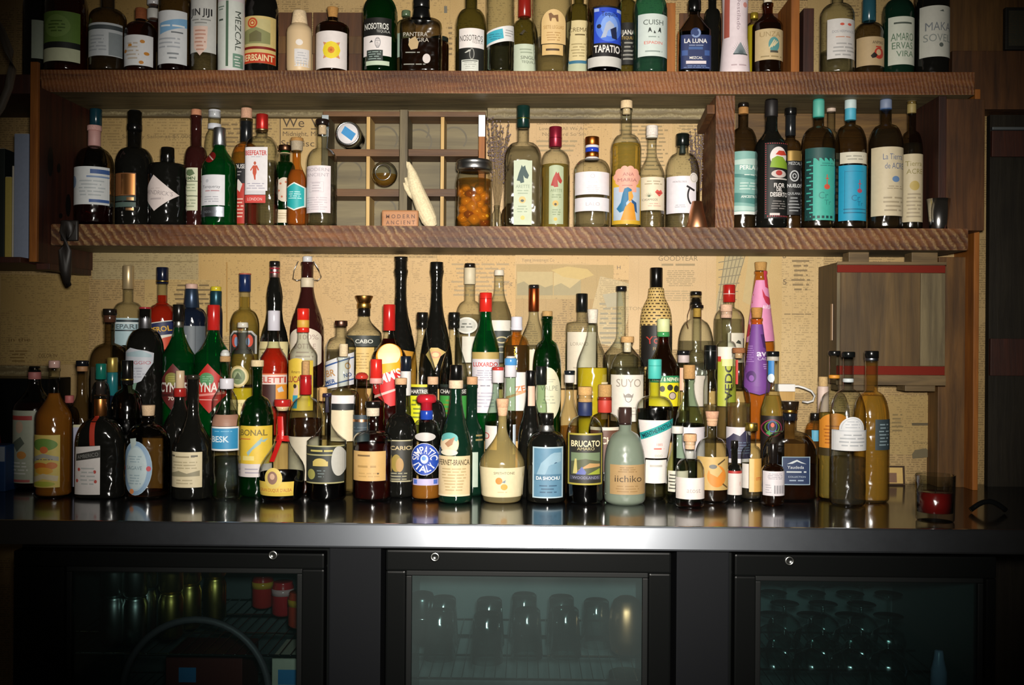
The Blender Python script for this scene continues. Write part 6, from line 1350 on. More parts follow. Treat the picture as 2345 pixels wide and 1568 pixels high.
Bb(1141, 840, 76, 'clear conical bottle with white and red cap and letter D label', g='pale', nk=(24, 880), sh=975, st='ogee', cap=[('cap', 840, 876, 27, 'g#d3cdcf'), ('collar', 840, 848, 28, 'g#b83a34')], lq=('water', 965), y=2.487,
   lb=[('r', 1106, 975, 1140, 1030, '#d6d0c8'), ('t', 1116, 998, 16, 'D', '#b8453c', 14)])
Bb(1170, 815, 48, 'clear greenish bottle with blue and white cap', g='pale', nk=(24, 865), sh=950, st='ogee', cap=[('cap', 815, 821, 20, 'g#c9c4c4'), ('collar', 820, 836, 29, 'g#4c8ec8'), ('collar', 835, 863, 27, 'g#d0ccd2')], lq=('water', 960), y=2.53, lb=[('r', 1176, 972, 1192, 1040, '#c4d0dc')])
Bb(1216, 848, 56, 'slender black bottle with pinkish neck sticker', g='black', nk=(21, 890), sh=1010, st='ogee', cap=[('cap', 848, 884, 22, 'g#0d0d0d')], y=2.475,
   lb=[('r', 1210, 884, 1226, 930, '#d3b09a')])
Bb(1240, 838, 28, 'thin clear bottle with black capsule before the round pale label', g='pale', nk=(20, 915), sh=940, cap=[('foil', 838, 880, 26, 'g#161a18')], lq=('dark', 945), y=2.53)
Bb(1305, 848, 44, 'clear bottle with black cap and white neck band beside yellow base bottle', g='clear', nk=(20, 900), sh=960, st='ogee', cap=[('cap', 848, 858, 25, 'g#141a20'), ('collar', 857, 876, 23, '#c9c4bd')], lq=('amber', 975), y=2.515)
Bb(1386, 880, 74, 'corked bottle with red neck band behind the black picture label', g='smoke', nk=(30, 945), sh=992, st='round', cap=[('cork', 880, 908, 31, 'c#b58c54'), ('collar', 908, 944, 32, '#b8392c')], lq=('brown', 980), y=2.505,
   lb=[('r', 1352, 985, 1420, 1080, '#5c3a2a'), ('r', 1352, 978, 1420, 985, '#d6c8b4'), ('b', 1390, 1008, 16, 'CHI', '#d0c0a8', 30), ('t', 1385, 926, 5, 'BRUCATO', '#e0b4a4', 1)])
Cb(1566, 802, 36, 'clear bottle with black cap and frosted stopper, pink neck strip', g='clear', nk=(24, 890), sh=940, st='ogee', cap=[('cap', 802, 813, 29, 'g#141416'), ('collar', 812, 830, 26, '#b9aaa8')], lq=('water', 940), y=2.568, lb=[('r', 1556, 842, 1566, 894, '#d9ab90')])
Bb(1579, 835, 72, 'clear conical bottle with tan wood cap and white label', g='pale', nk=(23, 880), sh=978, st='ogee', cap=[('cork', 835, 867, 27, 'c#b58a54')], lq=('grey', 970), y=2.512,
   lb=[('r', 1548, 978, 1616, 1050, '#d3ccd0'), ('r', 1568, 992, 1590, 1010, '#d0a888'), ('b', 1612, 996, 14, 'J', '#3a383c', 8)])
Bb(1627, 790, 58, 'clear bottle with tall black cap in front of the vertical lettered label', g='clear', nk=(22, 865), sh=895, st='round', cap=[('cap', 790, 846, 28, 'g#0f1110'), ('collar', 802, 804, 28.6, 'g#3a3c3a')], lq=('straw', 925), y=2.522)
Bb(1692, 796, 74, 'clear bottle with brown cork and dark agave label, pale whiskey colour', g='clear', nk=(26, 885), sh=925, st='round', cap=[('cork', 796, 808, 30, 'c#8f5a34'), ('cork', 808, 820, 18, 'c#c09a74')], lq=('straw', 922), y=2.505,
   lb=[('r', 1656, 978, 1726, 1060, '#cfc8cc'), ('p', [(1664, 1005), (1676, 992), (1690, 998), (1704, 984), (1712, 996), (1724, 1000), (1726, 1050), (1660, 1050)], '#33304a'), ('l', 1668, 1010, 1722, 1040, 5, '#5d6a80'), ('r', 1683, 824, 1688, 880, '#b8352c')])
Bb(1770, 804, 54, 'bottle of golden spirit with blue neck sticker and rainbow label', g='clear', nk=(27, 880), sh=945, st='ogee', cap=[('cap', 804, 816, 29, 'g#121214'), ('collar', 815, 826, 27, '#b0a89c')], lq=('gold', 905), y=2.515,
   lb=[[('r', 1736, 952, 1804, 1060, '#1a120f'), ('o', 1764, 980, 22, 20, 2, '#8a2a4a'), ('o', 1764, 978, 16, 15, 2, '#5c7f2c'), ('o', 1764, 976, 10, 13, 2, '#31468f'), ('e', 1764, 973, 4, 5, '#c8523c'), ('p', [(1750, 992), (1758, 984), (1760, 998)], '#3f8f4a'), ('p', [(1778, 992), (1770, 984), (1768, 998)], '#3f8f4a'), ('r', 1752, 1022, 1770, 1038, '#c9c4c0'), ('r', 1754, 1036, 1768, 1042, '#4f9a3a')], [('r', 1758, 824, 1770, 868, '#2d78b8'), ('e', 1764, 866, 7, 10, '#c4d0d8')]])
Bb(1868, 955, 46, 'round amber bottle with blue label edge behind flat navy bottle', g='amber', nk=(20, 965), sh=1000, cap=[('cap', 945, 962, 22, 'g#171310')], lq=('brown', 985), y=2.535, lb=[('r', 1855, 985, 1880, 1010, '#3d8fae')])
Bb(1886, 862, 44, 'bottle with pale cork and pinkish white neck sleeve', g='clear', nk=(20, 950), sh=985, cap=[('cork', 862, 884, 21, 'c#c9a874'), ('collar', 884, 950, 25, '#d3bcb0')], lq=('straw', 1000), y=2.62)
Bb(1911, 803, 82, 'golden bottle with orange label, black cap and green neck bead', g='clear', nk=(23, 895), sh=958, st='round', cap=[('cap', 803, 814, 28, 'g#111111'), ('collar', 858, 866, 25, '#cf8a2c')], lq=('gold', 945), y=2.525,
   lb=[('r', 1871, 962, 1936, 1026, '#d0852a'), ('e', 1905, 964, 28, 18, '#d0852a'), ('l', 1878, 972, 1926, 1018, 6, '#a35f18'), ('r', 1871, 1026, 1936, 1044, '#3a2f14')])


# wire bail of the swing-top bottle, hanging cord of the jug
ly, lz = swing.location.y, swing.location.z
bmw = bmesh.new()
for pts in ([(683, 598), (674, 618), (671, 638), (680, 642), (690, 640)], [(718, 598), (730, 618), (736, 634), (728, 642), (714, 640)]):
    tube(bmw, [at(a, b, ly - .012 if 0 < i < 4 else ly - .006) - swing.location for i, (a, b) in enumerate(pts)], .0013, 6)
from_bm('wire_bail', bmw, metal('bail_wire', (.7, .7, .7, 1), rough=.3), swing)
bmw = bmesh.new()
tube(bmw, [at(a, b, jug.location.y - .015) - jug.location for a, b in ((1581, 702), (1575, 720), (1573, 740), (1576, 752))], .0012, 6)
from_bm('cord', bmw, paint('#5a3a22'), jug)
# ================================================================== everything else
def wrap_flat(Yq, o):
    def f(px, py, off):
        p = at(px, py, Yq)
        return Vector((p.x - o.location.x, Yq - off - o.location.y, p.z - o.location.z))
    return f


def part(name, root, mat, build, smooth=False):
    bm = bmesh.new(); build(bm)
    return from_bm(name, bm, mat, root, smooth)


# ---- crate of compartments standing on the lower shelf
YF, YB = 2.672, Y_WALL - .012
ZM = Z_MID
root = empty('compartment_crate', (0, 0, ZM), 'old wooden compartment crate standing open-side out on the lower shelf', 'crate')


def bxp(bm, px0, px1, py0, py1, y0, y1, bevel=.0012):
    z0 = max(at(px0, py1, y0).z - ZM, 0.0); z1 = min(at(px0, py0, y0).z - ZM, Z_TOPB - ZM - .021)
    box(bm, X(px0, y0), X(px1, y0), y0, y1, z0, z1, bevel)


RED_TOP = wood('wood_crate_reddish', '#4a2c12', '#745028', axis='X', stain=.6)
part('back_board', root, W_BACK, lambda bm: box(bm, X(748, YB), X(1092, YB), YB - .008, YB, 0, Z_TOPB - ZM - .022))
bk = [o for o in root.children if o.name.startswith('back_board')][0]
S = Sheet()
for a, b, r in ((1040, 318, 30), (958, 325, 32), (958, 300, 26), (880, 318, 32), (1045, 480, 30), (880, 480, 28), (800, 395, 30)):
    S.ring(a, b, r, r * .95, 4, '#5a523e', 30, 150, 400)
S.build('stain', wrap_flat(YB - .0085, root), bk)
part('top_plank', root, RED_TOP, lambda bm: bxp(bm, 736, 1108, 240, 266, YF, YB - .009))
part('side_plank', root, W_CRATEV, lambda bm: bxp(bm, 734, 748, 262, 521, YF, YB - .009))
part('side_plank', root, W_POST, lambda bm: bxp(bm, 1093, 1107, 262, 521, YF, YB - .009))
part('bottom_plank', root, W_PALE, lambda bm: box(bm, X(748, YF) + .001, X(1092, YF) - .001, YF + .004, YB - .009, 0, .006))
part('centre_divider', root, W_CRATEV, lambda bm: bxp(bm, 912, 930, 232, 518, YF - .022, YB - .009))
for a in (836, 1006):
    part('upright', root, W_PALE, lambda bm: bxp(bm, a, a + 8, 264, 520, YF + .006, YB - .009))
for a, b in ((341, 357), (432, 449)):
    part('cross_slat', root, RED_TOP, lambda bm: bxp(bm, 748, 911, a, b, YF + .002, YB - .009))
    part('cross_slat', root, RED_TOP, lambda bm: bxp(bm, 931, 1092, a, b, YF + .002, YB - .009))
for a in (734, 1093):
    part('metal_strap', root, GALV, lambda bm: bxp(bm, a - .5, a + 14.5, 263, 312, YF - .0015, YF - .0002, .0004))

# jar lying in the top left compartment
s = mpp(2.66)
c = at(797, 306, 2.655)
root = empty('preserve_jar', (c.x, 2.655, c.z - 0.0), 'glass jar lying on its side, white lid with blue sticker, in crate', 'jar')
rot = Matrix.Rotation(PI / 2, 4, 'X')


def lay(bm, prof, seg=32, n=2.0):
    b2 = bmesh.new(); lathe(b2, prof, seg); bmesh.ops.transform(b2, matrix=rot, verts=b2.verts); merge(bm, b2)


part('jar_body', root, glass('clear'), lambda bm: lay(bm, [(-.085, 0), (-.085, .028), (-.080, .032), (-.01, .0345), (-.004, .034), (0, .031), (0, 0)]), True)
part('lid', root, paint('#d6d2d4'), lambda bm: lay(bm, [(.0005, 0), (.0005, .0275), (.004, .0275), (.006, .0262), (.0062, 0)]), True)
part('rim', root, CHROME, lambda bm: lay(bm, [(.0005, .029), (.0005, .0325), (.006, .0325), (.006, .029)]), True)
S = Sheet(); S.poly([(790, 288), (815, 306), (805, 322), (781, 304)], '#2f86c0')
S.build('sticker', wrap_flat(2.655 - .0066, root), root)
root.location.z = at(797, 341, YF + .01).z + .0350

# ball flask in the middle compartment
c = at(880, 396, 2.66)
rb = 29.5 * s
root = empty('ball_flask', (c.x, 2.665, at(880, 431, YF + .01).z + rb + .001), 'round glass flask lying in the crate with amber liquid in its lower half', 'flask')
part('glass_ball', root, glass('clear'), lambda bm: lay(bm, [(-.07, 0), (-.07, .010), (-.03, .012)] + [(rb * math.sin(a), rb * math.cos(a)) for a in [math.radians(v) for v in range(-62, 81, 11)]] + [(rb, 0)]), True)


def halfball(bm):
    b2 = bmesh.new(); bmesh.ops.create_uvsphere(b2, u_segments=32, v_segments=20, radius=rb * .94)
    r = bmesh.ops.bisect_plane(b2, geom=b2.verts[:] + b2.edges[:] + b2.faces[:], plane_co=(0, 0, -.002), plane_no=(0, 0, 1), clear_outer=True)
    bmesh.ops.holes_fill(b2, edges=[e for e in b2.edges if e.is_boundary]); merge(bm, b2)


part('liquid', root, liquid_mat('amber'), halfball, False)
part('base_ring', root, CHROME, lambda bm: lay(bm, [(rb * .80, rb * .62), (rb * .84, rb * .56), (rb * .86, rb * .60), (rb * .82, rb * .64), (rb * .80, rb * .62)]), True)

# cream hand-shaped ornament
bm = bmesh.new()
YH = 2.632


def hp(px, py, dy=0): return at(px, py, YH + dy)


sc_ = mpp(YH)
for pts, rad in (
        ([(990, 512), (983, 496), (972, 470), (961, 444), (953, 425), (947, 405), (943, 388), (938, 372), (936, 363)], [13, 19, 20, 18, 17, 15, 11, 6, 2]),
        ([(956, 446), (945, 428), (934, 412), (927, 399)], [12, 9, 7, 2]),
        ([(952, 446), (940, 436), (930, 424), (923, 410)], [9, 8, 5, 1.5]),
        ([(948, 405), (941, 388), (934, 374), (931, 362)], [10, 7, 4, 1.5])):
    k = pts[0][0] * .013
    tube(bm, [hp(a, b, -.004 if i else 0) for i, (a, b) in enumerate(pts)], 0, 14, radii=[q * sc_ for q in rad])
me = bpy.data.meshes.new('hand'); bm.to_mesh(me); bm.free()
ho = bpy.data.objects.new('hand_ornament', me); COL.objects.link(ho)
md = ho.modifiers.new('r', 'REMESH'); md.mode = 'VOXEL'; md.voxel_size = .0016
m2 = ho.modifiers.new('s', 'SMOOTH'); m2.iterations = 6
bpy.context.view_layer.update()
nm = bpy.data.meshes.new_from_object(ho.evaluated_get(bpy.context.evaluated_depsgraph_get()))
ho.modifiers.clear(); ho.data = nm; nm.materials.append(paint('c#e3d3ac'))
for p in nm.polygons: p.use_smooth = True
zmin = min(v.co.z for v in nm.vertices)
for v in nm.vertices: v.co.z += ZM - zmin + .0003
tag(ho, 'pale cream hand-shaped ornament leaning against the crate divider', 'ornament')

# wooden name block
c = at(917, 501, 2.60)
sb = mpp(2.60)
bm = bmesh.new(); box(bm, -42 * sb, 42 * sb, -.012, .012, 0, 39 * sb, .006)
o = from_bm('name_block', bm, wood('wood_block_pinkish', '#a8714a', '#c48f64', axis='X', stain=.85), smooth=True); o.location = (c.x, 2.60, ZM)
tag(o, 'small pinkish wooden block with two rows of capitals before the crate', 'sign')
S = Sheet(); S.text(917, 495, 9, 'M O D E R N', '#5f3a22', 66, 0, .02); S.text(917, 509, 9, 'A N C I E N T', '#5f3a22', 66, 0, .02)
S.build('lettering', wrap_flat(2.60 - .0121, o), o)

# preserving jar with fruit
Yj = 2.61; sj = mpp(Yj); c = at(1085, 500, Yj)
root = empty('fruit_jar', (c.x, Yj, ZM), 'big glass jar of golden fruit in syrup with a grey metal lid', 'jar')


def jz(py): return at(1085, py, Yj).z - ZM


part('jar_glass', root, see_through('glass_jar', (.94, .92, .84, 1), edge=.25, rough=.12), lambda bm: lathe(bm, [(.002, 0), (0, .034), (.006, 42 * sj), (jz(420), 42 * sj), (jz(408), 40 * sj), (jz(396), 37 * sj), (jz(392), 37 * sj), (jz(376), 36 * sj), (jz(376), 0)], 36), True)
part('lid', root, metal('jar_lid_grey', (.42, .42, .42, 1), rough=.32), lambda bm: lathe(bm, [(jz(391), 0), (jz(391), 40 * sj), (jz(388), 41 * sj), (jz(378), 41 * sj), (jz(376), 40 * sj), (jz(374), 41 * sj), (jz(370), 40.5 * sj), (jz(368), 38 * sj), (jz(368), 0)], 36), True)
part('syrup', root, liquid_mat('amber'), lambda bm: lathe(bm, [(.004, 0), (.004, 38 * sj), (jz(412), 38 * sj), (jz(412), 0)], 36), True)
FR = see_through('fruit_flesh', (.90, .55, .06, 1), edge=.8, glow=.75, rough=.25)
rr = random.Random(5)
for i in range(34):
    a = i * 2.39996; q = (22 + 4 * math.sin(i * 1.7)) * sj
    z = .016 + (jz(425) - .026) * (i + .5) / 34
    bm = bmesh.new(); bmesh.ops.create_icosphere(bm, subdivisions=2, radius=rr.uniform(11, 15) * sj)
    for v in bm.verts: v.co *= 1 + .08 * math.sin(v.co.x * 900 + i) * math.cos(v.co.z * 800)
    bmesh.ops.scale(bm, vec=(1, 1, rr.uniform(.7, .95)), verts=bm.verts)
    o = from_bm('fruit_piece', bm, paint('g#dca02a') if i % 7 else paint('g#8a3a16'), root); o.location = (q * math.cos(a), q * math.sin(a) * .9, z)

# dried flowers
LAV, STEM = paint('c#75666a'), paint('c#8a7450')


def dried(name, cx, base, Yq, fan, n, top, label, zbase, seed):
    rr = random.Random(seed)
    root = empty(name, (X(cx, Yq), Yq, zbase), label, 'dried flowers')
    sq = mpp(Yq)
    stems = bmesh.new(); buds = bmesh.new()
    for i in range(n):
        tx, ty = rr.uniform(*fan), rr.uniform(top, top + 95)
        if i < 5: ty = top + i * 6
        p1 = at(tx, ty, Yq); p0 = Vector((X(cx, Yq) + rr.uniform(-.004, .004), Yq + rr.uniform(-.004, .004), zbase))
        dy = rr.uniform(-.016, .016)
        pts = []
        for k in range(7):
            t = k / 6.0
            q = p0.lerp(p1, t); q.x = p0.x + (p1.x - p0.x) * t ** 1.6; q.y = p0.y + dy * t
            pts.append(q - Vector((X(cx, Yq), Yq, zbase)))
        tube(stems, pts, .0006, 4)
        for k in range(9):
            t = .62 + .38 * k / 8
            j = min(5, int(t * 6)); q = pts[j].lerp(pts[j + 1], t * 6 - j)
            b2 = bmesh.new(); bmesh.ops.create_icosphere(b2, subdivisions=1, radius=rr.uniform(.0016, .0030))
            bmesh.ops.translate(b2, vec=q + Vector((rr.uniform(-.0025, .0025), rr.uniform(-.0025, .0025), 0)), verts=b2.verts); merge(buds, b2)
    o1 = from_bm('stems', stems, STEM, root); o2 = from_bm('flower_heads', buds, LAV, root)
    o2['kind'] = 'stuff'; o1['kind'] = 'stuff'


Yv = 2.69
root = empty('bud_vase', (X(1136, Yv), Yv, ZM), 'tiny narrow clear bottle holding dried flowers beside the fruit jar', 'vase')
part('glass_body', root, glass('clear'), lambda bm: lathe(bm, [(.002, 0), (0, .010), (.003, .0125), (.048, .0125), (.058, .008), (.066, .007), (.066, .0085), (.070, .0085), (.070, .006), (.012, .0055), (.010, 0)], 20), True)
dried('dried_flower_bunch', 1136, 0, Yv, (1114, 1172), 46, 268, 'dusty purple dried flower bunch in tiny bottle left of horse bottle', ZM + .014, 3)
Yv2 = 2.742
root = empty('bud_vase', (X(1596, Yv2), Yv2, ZM), 'small hidden vase behind the curved-mark bottle', 'vase')
part('glass_body', root, glass('smoke'), lambda bm: lathe(bm, [(.002, 0), (0, .012), (.004, .014), (.06, .013), (.075, .010), (.075, .008), (.014, .008), (.012, 0)], 20), True)
dried('dried_flower_bunch', 1596, 0, Yv2, (1576, 1612), 40, 296, 'dusty purple dried flower bunch beside the shelf divider', ZM + .016, 11)
# dark oval flask behind the horse bottle
Yo = 2.722
root = empty('oval_flask', (X(1165, Yo), Yo, ZM), 'smoky oval flask half hidden behind the dark horse bottle', 'flask')
part('glass_body', root, glass('smoke'), lambda bm: lathe(bm, [(.001, 0), (0, .012), (.02, .021), (.045, .024), (.062, .020), (.075, .010), (.080, .008), (.080, 0)], 24), True)

# jiggers
Yk = 2.588
root = empty('copper_jigger', (X(1594, Yk), Yk, ZM), 'small copper jigger in front of the divider', 'jigger')
h = at(1594, 461, Yk).z - ZM; sk = mpp(Yk)
part('cup', root, COPPER, lambda bm: lathe(bm, [(0, 0), (0, 24 * sk), (.002, 24.5 * sk), (h, 11 * sk), (h, 10 * sk), (.004, 22 * sk), (.004, 0)], 32), True)
root = empty('steel_jigger', (X(2147, 2.59), 2.59, ZM), 'polished steel jigger at the right end of lower shelf', 'jigger')
h = at(2147, 456, 2.59).z - ZM
part('cup', root, CHROME, lambda bm: lathe(bm, [(0, 0), (0, 18 * sk), (.002, 19 * sk), (h, 26 * sk), (h, 25 * sk), (.006, 17.5 * sk), (.006, 0)], 32), True)

# ---- crate hung on the wall at the right
Yc0 = 2.605
root = empty('wall_crate', (0, 0, 0), 'weathered wooden crate with red bands hung on the wall under the shelf', 'crate')


def cz(py, px=2040): return at(px, py, Yc0).z


xa_, xb_ = X(1916, Yc0), X(2167, Yc0)
zt2, zb2 = cz(601), cz(880)
part('side_board', root, W_BOX, lambda bm: (box(bm, xa_, xa_ + .012, Yc0 + .004, Y_WALL - .012, zb2, zt2, .0015), box(bm, xa_ + .0125, xb_, Yc0 + .012, Y_WALL - .012, zt2 - .012, zt2, .0015), box(bm, xa_ + .0125, xb_, Yc0 + .012, Y_WALL - .012, zb2, zb2 + .012, .0015), box(bm, xb_ - .012, xb_, Yc0 + .012, Y_WALL - .012, zb2 + .0125, zt2 - .0125, .0015)))
part('front_panel', root, wood('wood_panel_grain', '#3e2d15', '#6c532c', axis='Z', stain=.5, scale=4.0), lambda bm: box(bm, xa_ + .0125, xb_ - .0125, Yc0 + .006, Yc0 + .0115, zb2 + .0125, zt2 - .0125))
REDB = solid_gloss('painted_red_band', lin('#6e1c0e'), rough=.75, spec=.2)
for a, b in ((607, 624), (838, 858)):
    part('red_band', root, REDB, lambda bm: box(bm, xa_ + .0005, xb_ - .004, Yc0 - .001, Yc0 + .0055, cz(b), cz(a), .001))
part('front_rail', root, W_CRATE, lambda bm: box(bm, xa_ + .0005, xb_, Yc0, Yc0 + .0055, cz(606), zt2 + .002, .001))
part('front_rail', root, W_CRATE, lambda bm: box(bm, xa_ + .0005, xb_, Yc0, Yc0 + .0055, zb2 - .002, cz(859), .001))
part('front_stile', root, W_CRATEV, lambda bm: box(bm, X(2108, Yc0), xb_ - .003, Yc0 + .0005, Yc0 + .0055, cz(837), cz(625), .001))
part('front_stile', root, W_CRATEV, lambda bm: box(bm, xa_ + .0005, X(1923, Yc0), Yc0 + .0005, Yc0 + .0055, cz(837), cz(625), .001))
for a, b in ((1945, 1992), (2090, 2150)):
    part('top_block', root, W_CRATE, lambda bm: box(bm, X(a, Yc0), X(b, Yc0), Yc0 + .01, Yc0 + .06, zt2 + .0025, Z_MIDB - .001, .002))
for a, b in ((1925, 2010), (2080, 2150)):
    part('foot_block', root, W_CRATE, lambda bm: box(bm, X(a, Yc0), X(b, Yc0), Yc0 + .02, Yc0 + .08, zb2 - .018, zb2 - .0025, .002))
part('hasp', root, metal('rusty_hasp', (.30, .22, .16, 1), rough=.5), lambda bm: box(bm, xa_ - .003, xa_ - .0005, Yc0 + .03, Yc0 + .045, cz(780), cz(695), .0008))

# ---- iron hook under the left end of the lower shelf
bm = bmesh.new()
Yi = 2.535
ci = at(156, 545, Yi); si = mpp(Yi)
box(bm, -20 * si, 20 * si, .004, .014, -6 * si, 42 * si, .004)
tube(bm, [(0, 0, 30 * si), (0, -.012, 10 * si), (0, -.016, -30 * si), (0, -.012, -75 * si), (0, -.004, -104 * si)], 0, 12, radii=[16 * si, 14 * si, 14 * si, 13 * si, 7 * si])
tube(bm, [(0, -.004, -100 * si), (0, .004, -108 * si)], 7 * si, 10)
o = from_bm('iron_hook', bm, IRON); o.location = (ci.x, Yi, ci.z)
tag(o, 'dark iron hook hanging at the left end of the lower shelf', 'hook')
# thick grey cable looping at the far left
bm = bmesh.new()
tube(bm, [at(a, b, 2.40) for a, b in ((-30, 20), (2, 70), (22, 120), (28, 160), (20, 200), (2, 245), (-30, 290))], .010, 10)
tag(from_bm('hanging_hose', bm, solid_gloss('hose_grey', (.10, .085, .065, 1), rough=.6)), 'thick grey-brown hose loop at the far upper left edge', 'hose')

# ---- left end of the counter
bm = bmesh.new(); Yx = 2.62
x1_ = X(112, Yx); h = at(50, 866, Yx).z - Z_COUNTER
box(bm, -1.46, x1_, Yx, 2.75, 0, h, .004); box(bm, -1.45, x1_ - .012, Yx - .002, Yx, .014, h - .012, .001)
o = from_bm('till_screen', bm, BLACK, smooth=False); o.location = (0, 0, Z_COUNTER)
tag(o, 'black box-like screen behind the bottles at the left end', 'screen')
bm = bmesh.new()
box(bm, -1.5, X(110, 2.75), 2.752, Y_WALL - .012, 0, 24 * mpp(2.75), .002)
o = from_bm('wall_ledge', bm, W_RAIL, smooth=False); o.location = (0, 0, at(50, 861, 2.75).z)
tag(o, 'pale wooden ledge on the wall above the black screen', 'ledge')
root = empty('red_paddle', (X(8, 2.585), 2.585, Z_COUNTER), 'red board with white strip leaning at the far left end', 'board')
Mx = Matrix.Rotation(math.radians(-9), 4, 'Y')
part('board', root, solid_gloss('red_plastic', (.16, .012, .012, 1), rough=.4), lambda bm: box(bm, -.035, .012, -.004, .004, 0.006, .265, .003, mat=Mx))
part('strip', root, paint('#c9b8b8'), lambda bm: box(bm, -.004, .010, -.0062, -.0042, .185, .262, .0005, mat=Mx))
bm = bmesh.new(); box(bm, -.09, .035, -.03, .03, 0, .115, .003); box(bm, -.088, .033, -.0306, -.0300, .075, .112, 0, 1)
o = from_bm('small_carton', bm, [paint('#1c3f6e'), paint('#8f9aa6')], smooth=False); o.location = (X(2, 2.52), 2.51, Z_COUNTER)
tag(o, 'blue carton with pale band at the far left end of counter', 'box')

# ---- right end of the counter
Yd = 2.19; sd = mpp(Yd)
root = empty('candle_glass', (X(2144, Yd), Yd, Z_COUNTER), 'clear tumbler candle with dark red wax at the right end', 'candle')
hh = at(2144, 1086, Yd).z - Z_COUNTER
part('tumbler', root, glass('clear'), lambda bm: lathe(bm, [(.001, 0), (0, 38 * sd), (.004, 41 * sd), (hh, 43 * sd), (hh, 41 * sd), (.020, 38.5 * sd), (.018, 0)], 36), True)
part('wax', root, see_through('wax_red', (.42, .05, .05, 1), edge=.5, glow=.7, rough=.2), lambda bm: lathe(bm, [(.0205, 0), (.0205, 37 * sd), (hh * .62, 38.5 * sd), (hh * .60, 0)], 36), True)
part('wick', root, paint('#1a1512'), lambda bm: tube(bm, [(0, 0, hh * .58), (.001, 0, hh * .68)], .0008, 6), True)
Yp_ = 2.742
root = empty('framed_card', (X(2050, Yp_), Yp_, Z_COUNTER), 'tiny framed card leaning on the wall behind rightmost bottle', 'picture')
sp_ = mpp(Yp_)
Ml = Matrix.Rotation(math.radians(-7), 4, 'X')
part('frame', root, paint('c#3f2c1a'), lambda bm: (box(bm, -26 * sp_, 24 * sp_, -.004, .004, 40 * sp_, 44 * sp_, .0005, mat=Ml), box(bm, -26 * sp_, 24 * sp_, -.004, .004, 0, 4 * sp_, .0005, mat=Ml), box(bm, -26 * sp_, -22 * sp_, -.004, .004, 4 * sp_, 40 * sp_, .0005, mat=Ml), box(bm, 20 * sp_, 24 * sp_, -.004, .004, 4 * sp_, 40 * sp_, .0005, mat=Ml)))
part('card', root, [paint('#c9a864'), paint('#7a5a44')], lambda bm: (box(bm, -22 * sp_, 20 * sp_, -.001, .001, 4 * sp_, 40 * sp_, mat=Ml), box(bm, -20 * sp_, 6 * sp_, -.0016, -.0011, 6 * sp_, 28 * sp_, mi=1, mat=Ml)))
bm = bmesh.new()
tube(bm, [Vector((X(2225 + i * 9, 2.30), 2.30, Z_COUNTER + .0065 + .020 * math.sin(PI * i / 9))) for i in range(10)], .0060, 8)
tag(from_bm('strap_handle', bm, BLACK), 'black curved strap lying on the right end of counter', 'strap')
# white plug and cable by the pine riser
root = empty('power_adapter', (X(1798, 2.69), 2.69, Z_STEP2), 'white power adapter lying on the riser end', 'adapter')
sa_ = mpp(2.69)
part('body', root, solid_gloss('white_plastic', (.75, .74, .72, 1), rough=.35), lambda bm: box(bm, -20 * sa_, 20 * sa_, -.018, .018, 0, 17 * sa_, .003))
bm = bmesh.new()
pts = [at(a, b, yy) for a, b, yy in ((1815, 884, 2.688), (1828, 884, 2.68), (1842, 888, 2.675), (1858, 895, 2.675), (1866, 906, 2.68), (1862, 917, 2.685), (1850, 921, 2.69), (1838, 919, 2.70))]
tube(bm, pts, .0030, 8)
tag(from_bm('white_cable', bm, solid_gloss('white_plastic', (.75, .74, .72, 1), rough=.35)), 'white cable looping off the end of the riser', 'cable')

# ---- glass-door coolers under the counter
YD = 2.115
ZT = Z_COUNTER - .0505
INT_D = solid_gloss('cooler_inside_dark', (.055, .065, .066, 1), rough=.5)
INT_L = solid_gloss('cooler_inside_grey', (.14, .165, .165, 1), rough=.45)


def pane_mat(name, milk, tint, col):
    m, nt, out = new_mat(name)
    tr = N(nt, 'BsdfTransparent'); tr.inputs['Color'].default_value = tint
    df = N(nt, 'BsdfDiffuse'); df.inputs['Color'].default_value = col
    tc = N(nt, 'TexCoord'); nz = N(nt, 'TexNoise', Scale=6.0, Detail=3.0); lk(nt, tc, 'Object', nz, 'Vector')
    mr = N(nt, 'MapRange'); mr.inputs['To Min'].default_value = milk * .6; mr.inputs['To Max'].default_value = milk * 1.4; lk(nt, nz, 'Fac', mr, 'Value')
    mm = N(nt, 'MixShader'); lk(nt, mr, 'Result', mm, 'Fac'); lk(nt, tr, 'BSDF', mm, 1); lk(nt, df, 'BSDF', mm, 2)
    gl = N(nt, 'BsdfGlossy', Roughness=.06)
    ms = N(nt, 'MixShader'); ms.inputs['Fac'].default_value = .05; lk(nt, mm, 'Shader', ms, 1); lk(nt, gl, 'BSDF', ms, 2)
    lk(nt, ms, 'Shader', out, 'Surface')
    return m


